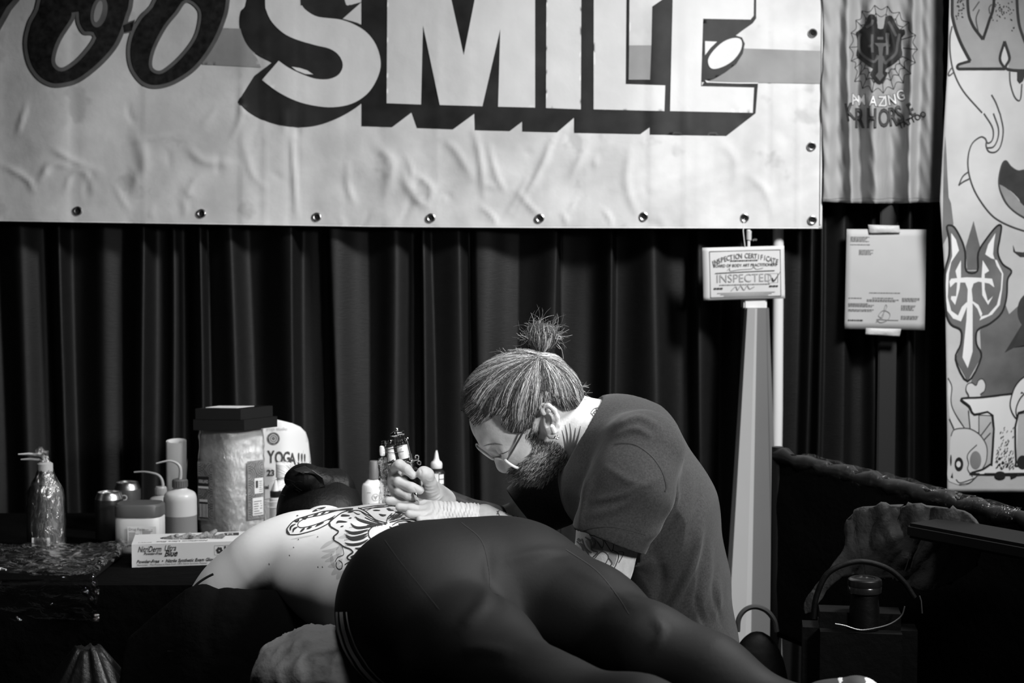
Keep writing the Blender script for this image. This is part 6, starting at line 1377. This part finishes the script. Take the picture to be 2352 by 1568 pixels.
# ------------------------------------------------------------------ tattoos of the man
K = lambda *p: crop(p, 1020, 700, 3.647); tt = Print()
for q, w0 in (([(1020, 1200), (1005, 1120), (988, 1048)], 6), ([(1035, 1190), (1030, 1090), (1014, 1005)], 7), ([(1055, 1180), (1062, 1080), (1052, 992)], 7), ([(1075, 1180), (1090, 1110), (1102, 1030)], 7), ([(1090, 1190), (1120, 1110), (1145, 1015)], 7), ([(1105, 1200), (1150, 1140), (1182, 1072)], 7), ([(1115, 1215), (1150, 1180), (1178, 1140)], 5)):
    tt.stroke(K(*q), lambda t, w0=w0: w0 * (1 - .85 * t), n=7)
tt.poly(sm(K((1015, 1180), (1060, 1165), (1110, 1180), (1118, 1240), (1085, 1290), (1040, 1310), (1010, 1270)), 3), step=4)
for q in ([(1230, 900), (1260, 870), (1300, 865), (1335, 880)], [(1240, 920), (1265, 890), (1300, 885)], [(1255, 905), (1280, 925), (1310, 900), (1330, 910)], [(1270, 870), (1290, 900), (1285, 935)], [(1228, 905), (1250, 930), (1290, 940)]): tt.stroke(K(*q), 1.6, n=5)
tt.build('neck_tattoo', on_man, mat('tattoo_faded', .055, .6, var=(60, .4)), mbody)
at = Print(); B = lambda *p: crop(p, 1000, 860, 2.614)
for q, w0 in (([(850, 1000), (880, 1030), (890, 1060)], 3.5), ([(880, 985), (900, 1040), (940, 1070)], 2.5), ([(900, 975), (930, 1000), (940, 1050), (975, 1065), (950, 1095)], 2.5), ([(930, 970), (970, 1000), (1000, 1040), (1010, 1000), (980, 965)], 2), ([(1000, 970), (1030, 1020), (1060, 1060), (1070, 1000), (1040, 965)], 2), ([(1070, 970), (1090, 1020), (1140, 1030), (1150, 990), (1110, 975)], 2), ([(870, 1010), (910, 1060), (930, 1100)], 3.5), ([(960, 1100), (1000, 1060), (1040, 1090), (1020, 1140)], 1.6), ([(1060, 1050), (1100, 1080), (1080, 1150), (1050, 1180)], 2), ([(1100, 1060), (1130, 1070), (1100, 1130)], 1.6), ([(940, 980), (955, 1010), (945, 1040)], 5), ([(855, 985), (875, 1000)], 6), ([(1040, 1100), (1060, 1130), (1040, 1160)], 2.5),
              ([(370, 820), (385, 850), (380, 870)], 2.5), ([(400, 815), (430, 840), (470, 850), (480, 870)], 1.8), ([(350, 850), (400, 860), (450, 875)], 1.4), ([(490, 850), (520, 870), (560, 880), (590, 885)], 2), ([(385, 810), (370, 840)], 2.2), ([(510, 880), (540, 865), (580, 890)], 1.6)): at.stroke(B(*q), w0, n=6)
fz = Blob(.02); fz.chain([(FE * .75 + FM * .25, .0395), (FM, .0368), (FW, .0268)]); fV, fF = fz.mesh(.0035); new('forearm_blackwork', fV, fF, mat('blackwork', .016, .5, spec=.4, var=(70, .9)), mbody, True)
at.build('arm_tattoo', on_man, MATS['tattoo_faded'], mbody)
sgm = Print().poly(sm(B((900, 1000), (960, 990), (1010, 1050), (960, 1080)), 3), step=4).poly(sm(B((1060, 980), (1140, 985), (1120, 1030), (1070, 1020)), 3), step=4).poly(sm(B((1030, 1080), (1090, 1070), (1070, 1150)), 3), step=4); sgm.build('arm_tattoo_shading', onto(man_bvh, .0004), mat('tattoo_wash', .12, .6, alpha=.4), mbody, True)
# ------------------------------------------------------------------ gloves
m_glv = mat('glove_latex', .46, .5, spec=.4, bump=(120, .12), var=(12, .05)); YG = 2.915
def G(px, py, dy=0.0): return np.array(P(px, py, YG + dy))
g_ = Blob(.0035)      # right hand, closed round the machine
C7 = lambda x, y, dy=0.0: G(860 + x / 7.467, 970 + y / 7.467, dy)
g_.chain([(C7(350, 760, .012), .0095), (C7(430, 725, -.010), .0098), (C7(560, 805, -.020), .0090), (C7(655, 905, -.020), .0076)])                                  # index
g_.chain([(C7(370, 975, .012), .0092), (C7(420, 1015, -.012), .0094), (C7(640, 1112, -.024), .0090), (C7(775, 1160, -.020), .0082)])                               # middle
g_.chain([(C7(370, 1130, .014), .0088), (C7(420, 1165, -.010), .0088), (C7(560, 1245, -.018), .0082), (C7(660, 1278, -.014), .0072)])                             # ring
g_.chain([(C7(370, 1230, .018), .0090), (C7(420, 1290, .0), .0086), (C7(560, 1330, -.008), .0076)])                                                                # little finger
g_.chain([(C7(845, 868, -.022), .0132), (C7(900, 900, -.018), .0126), (C7(955, 1040, -.006), .0120), (C7(960, 1130, .004), .0142), (C7(1010, 1240, .018), .019)], k=.006)   # thumb
g_.chain([(C7(360, 850, .024), .0115), (C7(370, 1160, .028), .0115)], k=.006).chain([(C7(420, 1000, .034), .020), (C7(700, 1100, .040), .024), (C7(960, 1250, .034), .025), (C7(1130, 1370, .044), .026), (C7(1190, 1420, .048), .028)], k=.015)
gV, gF = g_.mesh(.0016)
gV = folds(gV, gF, [([(974, 1112), (983, 1116), (997, 1114)], 1.6, .0014), ([(973, 1119), (984, 1123), (999, 1121)], 1.6, .0014), ([(972, 1126), (986, 1131), (1002, 1128)], 1.7, .0014), ([(966, 1140), (985, 1141), (1005, 1133)], 2, .0016), ([(980, 1150), (996, 1146), (1012, 1138)], 2, .0018), ([(995, 1153), (1006, 1148), (1015, 1140)], 2, .0018),
                    ([(958, 1130), (953, 1124), (952, 1118)], 1.5, -.0012), ([(965, 1077), (968, 1084), (966, 1092)], 1.5, -.0016), ([(930, 1085), (938, 1090), (945, 1092)], 1.4, .0007), ([(978, 1100), (986, 1104), (995, 1102)], 1.5, .0010)])
new('glove', gV, gF, m_glv, man, True, label='pale stretchy glove gripping the tattoo machine')
g_ = Blob(.006)      # left hand, flat on the back
YL = 2.875
def GL(px, py, dy=0.0): return np.array(P(px, py, YL + dy))
g_.chain([(GL(893, 1150, .035), .0082), (GL(925, 1151, .035), .0088), (GL(955, 1155, .03), .0094), (GL(985, 1163, .02), .0120)])          # index
g_.chain([(GL(917, 1164, .0), .0078), (GL(945, 1168, .0), .0086), (GL(972, 1174, .0), .0096), (GL(998, 1180, .0), .0130)])                # middle
g_.chain([(GL(940, 1180, -.03), .0076), (GL(965, 1184, -.025), .0084), (GL(995, 1188, -.015), .0110)])                                     # ring
g_.chain([(GL(965, 1192, -.045), .0070), (GL(985, 1194, -.04), .0078), (GL(1005, 1194, -.025), .0100)])                                     # little
g_.chain([(GL(888, 1153, .062), .0090), (GL(915, 1150, .06), .0098), (GL(950, 1155, .055), .0110), (GL(990, 1165, .035), .0130)])         # thumb behind
g_.ell(GL(1005, 1180, .005), (.028, .036, .016), k=.015).chain([(GL(1005, 1178, .005), .022), (GL(1045, 1185, -.004), .0240), (GL(1085, 1192, -.008), .0270), (GL(1112, 1198, -.010), .0270)], k=.012)
gV, gF = g_.mesh(.0017); N_ = vnormals(gV, gF); q = proj(gV); t = np.clip((q[:, 0] - 985) / 25, 0, 1) * np.clip((1116 - q[:, 0]) / 6, 0, 1)
wr = np.sin((q[:, 0] + .18 * (q[:, 1] - 1180) + 2.0 * np.sin(q[:, 1] * .16)) * .62 + 1.5 * np.sin(q[:, 0] * .11)) * .0009 + .0006 * np.sin(q[:, 0] * .93 - q[:, 1] * .35 + 1.2 * np.sin(q[:, 0] * .07)); gV = gV + N_ * (wr * t)[:, None]
new('glove', gV, gF, m_glv, man, True, label='pale glove with rippled cuff lying flat on the back')
# ------------------------------------------------------------------ tattoo machine held in the hand
tm = thing('tattoo_machine', 'metal coil tattoo machine held in the gloved hand', 'tattoo machine', C7(730, 1335))
m_st = mat('machine_steel', .70, .16, 1.0); m_dk = mat('machine_black', .010, .3, spec=.6); m_coil = mat('coil_wrap', .78, .5)
Mv = lambda x, y, dy=0.0: Vector(C7(x, y, dy + .010))
MB().tube(cr([tuple(Mv(*p)) for p in ((342, 225), (345, 330), (350, 430), (375, 520), (420, 610), (485, 680))], 4), .0042, 10).build('frame', m_dk, tm)
MB().tube(cr([tuple(Mv(*p, -.004)) for p in ((375, 380), (378, 440), (405, 540), (450, 620), (490, 665))], 4), .0011, 8).build('frame_edge', m_st, tm)
MB().tube([Mv(240, 705), Mv(345, 692), Mv(480, 662), Mv(560, 645)], .0032, 10).build('base_bar', m_st, tm)
MB().tube([Mv(182, 380, -.004), Mv(212, 540, -.004), Mv(245, 702, -.004)], .0015, 8).build('rear_post', m_st, tm)
def barrel(p, q_, prof, nm, m_):
    p, q_ = Vector(p), Vector(q_); L_ = (q_ - p).length; MB().lathe(p, [(r, z * L_) for r, z in prof], 24, (q_ - p)).build(nm, m_, tm)
barrel(Mv(270, 405), Mv(310, 655), [(.0068, 0), (.0068, 1)], 'coil', m_coil); barrel(Mv(470, 375), Mv(515, 615), [(.0098, 0), (.0102, .04), (.0102, .96), (.0098, 1)], 'coil', m_coil)
for a_, b_ in (((262, 385), (266, 410)), ((310, 655), (314, 672)), ((466, 358), (470, 378)), ((515, 612), (519, 630))): barrel(Mv(*a_), Mv(*b_), [(.0110, 0), (.0110, 1)], 'coil_washer', m_dk)
MB().box((Mv(230, 480)), (.0050, .006, .026), Matrix.Rotation(-.16, 3, 'Y'), .0006).build('core_bar', m_dk, tm)
MB().box((Mv(250, 372)), (.026, .008, .0035), Matrix.Rotation(.13, 3, 'Y'), .0006).build('spring_mount', m_dk, tm)
MB().tube([Mv(180, 390, .002), Mv(320, 360, .002), Mv(430, 345, .002), Mv(540, 318, .002)], .0016, 8).build('armature_spring', m_st, tm)
for x in (415, 445, 475, 505): barrel(Mv(x, 345 - (x - 415) * .22, -.002), Mv(x + 18, 341 - (x - 415) * .22, -.002), [(.0052, 0), (.0052, 1)], 'armature_disc', m_dk if x != 475 else m_st)
barrel(Mv(272, 222), Mv(392, 200), [(.0015, 0), (.0035, .10), (.0055, .45), (.0066, .62), (.0066, .72), (.0058, .75), (.0062, .80), (.0062, 1)], 'contact_knob', m_st)
barrel(Mv(398, 198), Mv(512, 180), [(.0040, 0), (.0036, .2), (.0036, .75), (.0046, .80), (.0050, 1)], 'contact_screw', m_st)
barrel(Mv(402, 152), Mv(374, 98), [(.0016, 0), (.0022, .3), (.0026, .8), (.0018, 1)], 'set_pin', m_st); barrel(Mv(440, 225), Mv(448, 250), [(.0014, 0), (.0014, 1)], 'lock_pin', m_st)
barrel(Mv(172, 378), Mv(165, 312), [(.0056, 0), (.0056, .35), (.0040, .4), (.0040, .6), (.0046, .62), (.0046, 1)], 'rear_screw', m_st); barrel(Mv(272, 350), Mv(268, 300), [(.0042, 0), (.0046, .5), (.0040, 1)], 'rear_screw', m_st)
MB().lathe(Mv(140, 480), [(.001, -.011), (.0052, -.009), (.0060, 0), (.0054, .008), (.001, .010)], 20).build('rear_binding_post', m_coil, tm)
MB().tube(cr([tuple(Mv(*p)) for p in ((110, 400), (95, 440), (100, 520), (130, 575), (180, 590))], 4), .0009, 6).build('wire', m_dk, tm)
MB().tube(cr([tuple(Mv(*p, -.008)) for p in ((540, 275), (560, 330), (590, 450), (612, 540))], 3), .0017, 8).build('needle_bar', m_st, tm); MB().torus(Mv(541, 290, -.008), .0042, .0012, (.3, 1, 0), 18, 6).build('needle_loop', m_st, tm)
barrel(Mv(614, 535, -.004), Mv(626, 650, -.004), [(.0034, 0), (.0034, 1)], 'front_binding_post', m_st); barrel(Mv(606, 640, -.004), Mv(616, 690, -.004), [(.0076, 0), (.0086, .4), (.0078, 1)], 'tube_clamp', m_st)
barrel(Mv(615, 690, -.004), Mv(640, 775, -.004), [(.0048, 0), (.0048, .9), (.0042, 1)], 'tube_stem', m_st)
MB().tube([Mv(640, 650, -.006), Mv(700, 635, -.006), Mv(745, 628, -.006)], .0024, 8).build('clamp_screw', m_st, tm)
MB().torus(Mv(733, 590, -.006), .0036, .0012, (.3, 1, .2), 16, 6).torus(Mv(768, 690, -.006), .0036, .0012, (.3, 1, .2), 16, 6).tube([Mv(740, 612, -.006), Mv(756, 668, -.006)], .0018, 6).build('wing_nut', m_st, tm)
MB().tube([Mv(205, 475, -.012), Mv(350, 430, -.014), Mv(480, 405, -.012)], .0007, 6).build('rubber_band', m_dk, tm); MB().tube([Mv(205, 522, -.012), Mv(350, 518, -.014), Mv(505, 495, -.012)], .0007, 6).build('rubber_band', m_dk, tm)
MB().tube([Mv(235, 690, -.006), Mv(330, 640, -.008), Mv(360, 680, -.006), Mv(450, 655, -.004)], .0009, 6).build('wire', m_st, tm)
barrel(Mv(642, 775, .0), Mv(725, 1200, .0), [(.0075, 0), (.0115, .08), (.0120, .5), (.0110, .9), (.0060, 1)], 'grip', m_dk)
barrel(Mv(700, 1205, -.036), Mv(738, 1348, -.036), [(.0036, 0), (.0042, .15), (.0042, .75), (.0022, .92), (.0012, 1)], 'needle_tip', m_st)
# clip cord in a clear plastic sleeve hanging from the machine
sl = [(158, 590, .006), (160, 640, .02), (185, 800, .035), (205, 1000, .05), (200, 1200, .07), (190, 1400, .09)]
MB().tube(cr([tuple(Mv(x, y, d_)) for x, y, d_ in sl], 5), .0020, 8).build('clip_cord', m_dk, tm)
cen_ = cr([tuple(Mv(x, y, d_)) for x, y, d_ in sl], 10); V = []; n = 20
for j, c_ in enumerate(cen_):
    w_ = .0055 + .0075 * min(1, j / 14)
    for i in range(n):
        a_ = 2 * math.pi * i / n; k_ = w_ + .0028 * noise.noise(Vector((math.cos(a_) * 2, math.sin(a_) * 2, j * .35))); V.append((c_[0] + k_ * math.cos(a_), c_[1] + .45 * k_ * math.sin(a_), c_[2]))
F = [(j * n + i, j * n + (i + 1) % n, (j + 1) * n + (i + 1) % n, (j + 1) * n + i) for j in range(len(cen_) - 1) for i in range(n)]
new('cord_sleeve', V, F, film_mat('sleeve_film', .9, .10, .12, 50, 1.0), tm, True)
# ================================================================== chair with jacket and bags at the right
m_cc = mat('chair_canvas', .0022, .9, spec=.08, bump=(50, .4)); m_cf = mat('chair_frame', .01, .4, spec=.4)
A0 = np.array(P(1786, 1046, 3.5)); B0 = np.array(P(2420, 1212, 2.85)); d_ = (B0 - A0); L_ = np.linalg.norm(d_[:2]); t_ = d_ / np.linalg.norm(d_); nf = np.array([-.886, -.46, 0])
ch = thing('canvas_chair', 'dark canvas-backed chair with film-wrapped top rail at right', 'chair', ((A0 + B0) / 2 * np.array([1, 1, 0])))
V = []; F = []; nu, nv = 80, 24
for j in range(nv + 1):
    for i in range(nu + 1):
        u, v = i / nu, j / nv; p = A0 + d_ * u; sag = .02 * math.sin(math.pi * u) * math.sin(math.pi * v)
        q = p + np.array([0, 0, .012 - .42 * v]) + nf * (sag + .006 * noise.noise(Vector((u * 6, v * 5, 2)))); V.append(tuple(q))
F = [(j * (nu + 1) + i, j * (nu + 1) + i + 1, (j + 1) * (nu + 1) + i + 1, (j + 1) * (nu + 1) + i) for j in range(nv) for i in range(nu)]
o = new('back_panel', V, F, m_cc, ch, True); o.modifiers.new('t', 'SOLIDIFY').thickness = .006
MB().tube([A0 + d_ * (i / 30) + np.array([0, 0, .004 * math.sin(i * 1.7)]) for i in range(31)], [.016 + .004 * math.sin(i * 2.3) for i in range(31)], 12).build('top_rail', m_cf, ch)
V = []; F = []; n = 26; m_ = 90
for j in range(m_ + 1):
    u = .12 + .78 * j / m_; c_ = A0 + d_ * u
    for i in range(n):
        a_ = 2 * math.pi * i / n; r = .021 + .007 * noise.noise(Vector((u * 22, math.cos(a_) * 2, math.sin(a_) * 2))); V.append((c_[0] + nf[0] * r * math.cos(a_), c_[1] + nf[1] * r * math.cos(a_), c_[2] + r * math.sin(a_)))
F = [(j * n + i, j * n + (i + 1) % n, (j + 1) * n + (i + 1) % n, (j + 1) * n + i) for j in range(m_) for i in range(n)]
new('rail_film', V, F, film_mat('rail_film', .9, .0, .2, 60, 1.0, fk=.08), ch, True)
for p in (A0, B0): MB().tube([(p[0], p[1], .01), (p[0], p[1], p[2] + .02)], .013, 12).build('post', m_cf, ch)
sc_ = (A0 + B0) / 2 + nf * .17; MB().box((sc_[0], sc_[1], .47), (L_ - .04, .30, .03), rotz(d_), .008).build('seat', m_cc, ch)
for p in (A0 + nf * .31, B0 + nf * .31): MB().tube([(p[0], p[1], .01), (p[0], p[1], .46)], .013, 12).build('leg', m_cf, ch)
# flat armrest
a1 = P(2122, 1210, 2.86); a2 = P(2440, 1262, 2.62); dd = (a2 - a1); MB().box((a1 + a2) / 2 + Vector((0.015, .05, -.012)), (dd.length, .11, .028), rotz(dd), .006).build('armrest', mat('armrest_dark', .004, .6, spec=.15), ch)
pm = (a1 + a2) / 2; MB().tube([(pm.x + .1, pm.y + .02, .01), (pm.x + .1, pm.y + .02, a1.z - .03)], .013, 12).build('arm_support', m_cf, ch)
# jacket hanging over the chair
m_jk = mat('jacket_grey', .035, .85, spec=.15, bump=(120, .25), var=(8, .12))
jo = [(1946, 1200), (1956, 1182), (1975, 1168), (2020, 1160), (2100, 1158), (2180, 1166), (2230, 1180), (2260, 1230), (2240, 1300), (2170, 1345), (2110, 1352), (2060, 1330), (2000, 1330), (1960, 1316), (1930, 1330), (1905, 1350), (1880, 1380), (1858, 1410), (1852, 1385), (1880, 1345), (1915, 1290), (1945, 1250)]
JF = [([(2030, 1165), (2040, 1210), (2070, 1260), (2080, 1290)], 10, .020), ([(2070, 1165), (2066, 1200), (2085, 1240)], 8, -.018), ([(2110, 1175), (2100, 1230), (2080, 1290)], 11, .018), ([(1985, 1180), (1975, 1240), (1995, 1320)], 9, .016), ([(2010, 1200), (2000, 1240), (2015, 1275)], 9, -.015), ([(2145, 1170), (2130, 1220), (2090, 1300)], 8, -.012), ([(1952, 1200), (1962, 1260), (1985, 1330)], 7, .014), ([(2160, 1230), (2120, 1270), (2080, 1310)], 9, .016), ([(1925, 1270), (1900, 1310), (1870, 1380)], 9, .012), ([(2180, 1250), (2160, 1300), (2130, 1340)], 14, .014)]
V2, T2 = fill2d([sm(jo, 3)], 7); W = np.zeros(len(V2))
for ln_, wd, am in JF: dd_, tt_ = pxdist(V2, cr(ln_, 5)); W += .40 * am * np.exp(-(dd_ / (wd * .9)) ** 2)
W += np.array([.010 * noise.noise(Vector((x * .02, y * .011, 1))) + .005 * (1 - abs(noise.noise(Vector((x * .03 + y * .01, y * .02, 5))))) ** 4 for x, y in V2])
jk = tag(new('jacket', [tuple(P(x, y, 3.06 - .0006 * (x - 1950) - w_)) for (x, y), w_ in zip(V2, W)], [tuple(int(i) for i in f) for f in T2], m_jk, None, True), 'pale crumpled jacket hanging over the dark chair at right', 'jacket')
so = jk.modifiers.new('t', 'SOLIDIFY'); so.thickness = .008; so.offset = 1 if False else -1
jb = Print().stroke([(2118, 1204), (2098, 1240), (2085, 1290), (2078, 1310)], 2.2, n=8).stroke([(1978, 1175), (1975, 1195), (1990, 1216), (1996, 1240)], 1.6, n=8).stroke([(1960, 1200), (1970, 1250), (1985, 1310)], 1.4, n=8)
jb.build('seam', lambda u, v: P(u, v, 3.03 - .0006 * (u - 1950)), mat('jacket_seam', .03, .8), jk)
# handbag with arched handle and round lid
YB_ = 2.80
hbg = thing('handbag', 'black bag with arched handle on the canvas chair', 'bag', P(1985, 1600, YB_) * 1.0)
m_bag = mat('bag_black', .0012, .6, spec=.12, bump=(40, .2))
MB().tube(cr([tuple(P(x, y, YB_)) for x, y in ((1868, 1420), (1875, 1370), (1900, 1318), (1945, 1294), (1990, 1290), (2040, 1306), (2075, 1335), (2100, 1372))], 5), .0052, 10).build('handle', m_bag, hbg)
c_ = np.array(P(1985, 1500, YB_)); MB().box((c_[0], c_[1] + .045, c_[2] - .075), (.205, .115, .29), Matrix.Rotation(-.15, 3, 'Z'), .03).build('bag_body', m_bag, hbg)
MB().tube(cr([tuple(P(x, y, YB_ - .022)) for x, y in ((1918, 1432), (1940, 1436), (1975, 1446), (2010, 1442), (2045, 1432), (2070, 1414), (2078, 1392))], 5), .0013, 6).build('zip', mat('zip_metal', .12, .4, .8), hbg)
lc = P(1986, 1362, YB_ + .02); fk_ = thing('flask', 'black flask with round screw lid standing in the bag', 'flask', lc - Vector((0, 0, .2))); MB().lathe(lc - Vector((0, 0, .16)), [(.026, 0), (.027, .01), (.027, .13), (.024, .16)], 32).build('flask_body', m_bag, fk_)
MB().lathe(lc, [(.026, 0), (.030, .003), (.0305, .012), (.0295, .014), (.031, .017), (.0300, .026), (.026, .0285), (.019, .0285), (.018, .0265), (.002, .0265)], 36).build('flask_lid', mat('lid_black', .008, .25, spec=.6), fk_)
MB().tube([P(2112, 1368, YB_), P(2116, 1380, YB_), P(2118, 1408, YB_)], .0012, 6).build('zip_pull', MATS['zip_metal'], hbg)
# small bag on the floor side, seen by its handle
sbg = thing('small_bag', 'small dark bag with arched strap beside the white column', 'bag', P(1740, 1640, 3.4))
m_sb = mat('strap_grey', .03, .7)
MB().tube(cr([tuple(P(x, y, 3.4)) for x, y in ((1694, 1450), (1697, 1420), (1712, 1400), (1735, 1393), (1760, 1402), (1778, 1424), (1784, 1450))], 5), .0058, 8).build('strap', m_sb, sbg)
c_ = np.array(P(1740, 1500, 3.42)); gb_ = Blob(.03); gb_.ell(c_ + np.array([0, 0, -.10]), (.07, .05, .15)); V, F = gb_.mesh(.008); new('bag_body', V, F, m_bag, sbg, True)
tag(MB().box((c_[0], c_[1], .16), (.30, .22, .30), None, .01).build('crate', m_bag, None), 'dark crate carrying the small strapped bag', 'crate')
# waste bin with clear liner at lower left
bn = thing('waste_bin', 'dark waste bin with cloudy plastic liner at lower left', 'bin', (-.73, 2.66, 0))
MB().lathe((-.73, 2.66, 0), [(.07, 0), (.08, .01), (.095, .60), (.095, .62)], 32).build('bin_body', m_bag, bn)
V = []; F = []; n = 60; rows = 26
for j in range(rows + 1):
    t = j / rows; z = .50 + .262 * t; r0 = .100 + .004 * math.sin(t * 6) - .055 * max(0, t - .62) / .38 * (1 + .4 * t)
    for i in range(n):
        a_ = 2 * math.pi * i / n; r = r0 * (1 + .12 * noise.noise(Vector((math.cos(a_) * 2.4, math.sin(a_) * 2.4, t * 1.2)))) + .006 * noise.noise(Vector((math.cos(a_) * 9, math.sin(a_) * 9, t * 2))); V.append((-.73 + r * math.cos(a_), 2.66 + r * math.sin(a_), z + .02 * noise.noise(Vector((math.cos(a_) * 2, math.sin(a_) * 2, 4))) * t))
F = [(j * n + i, j * n + (i + 1) % n, (j + 1) * n + (i + 1) % n, (j + 1) * n + i) for j in range(rows) for i in range(n)]
F.append(tuple(rows * n + i for i in range(n))); new('liner', V, F, mat('liner_plastic', .007, .4, spec=.4, alpha=.7, bump=(40, .3)), bn, True)
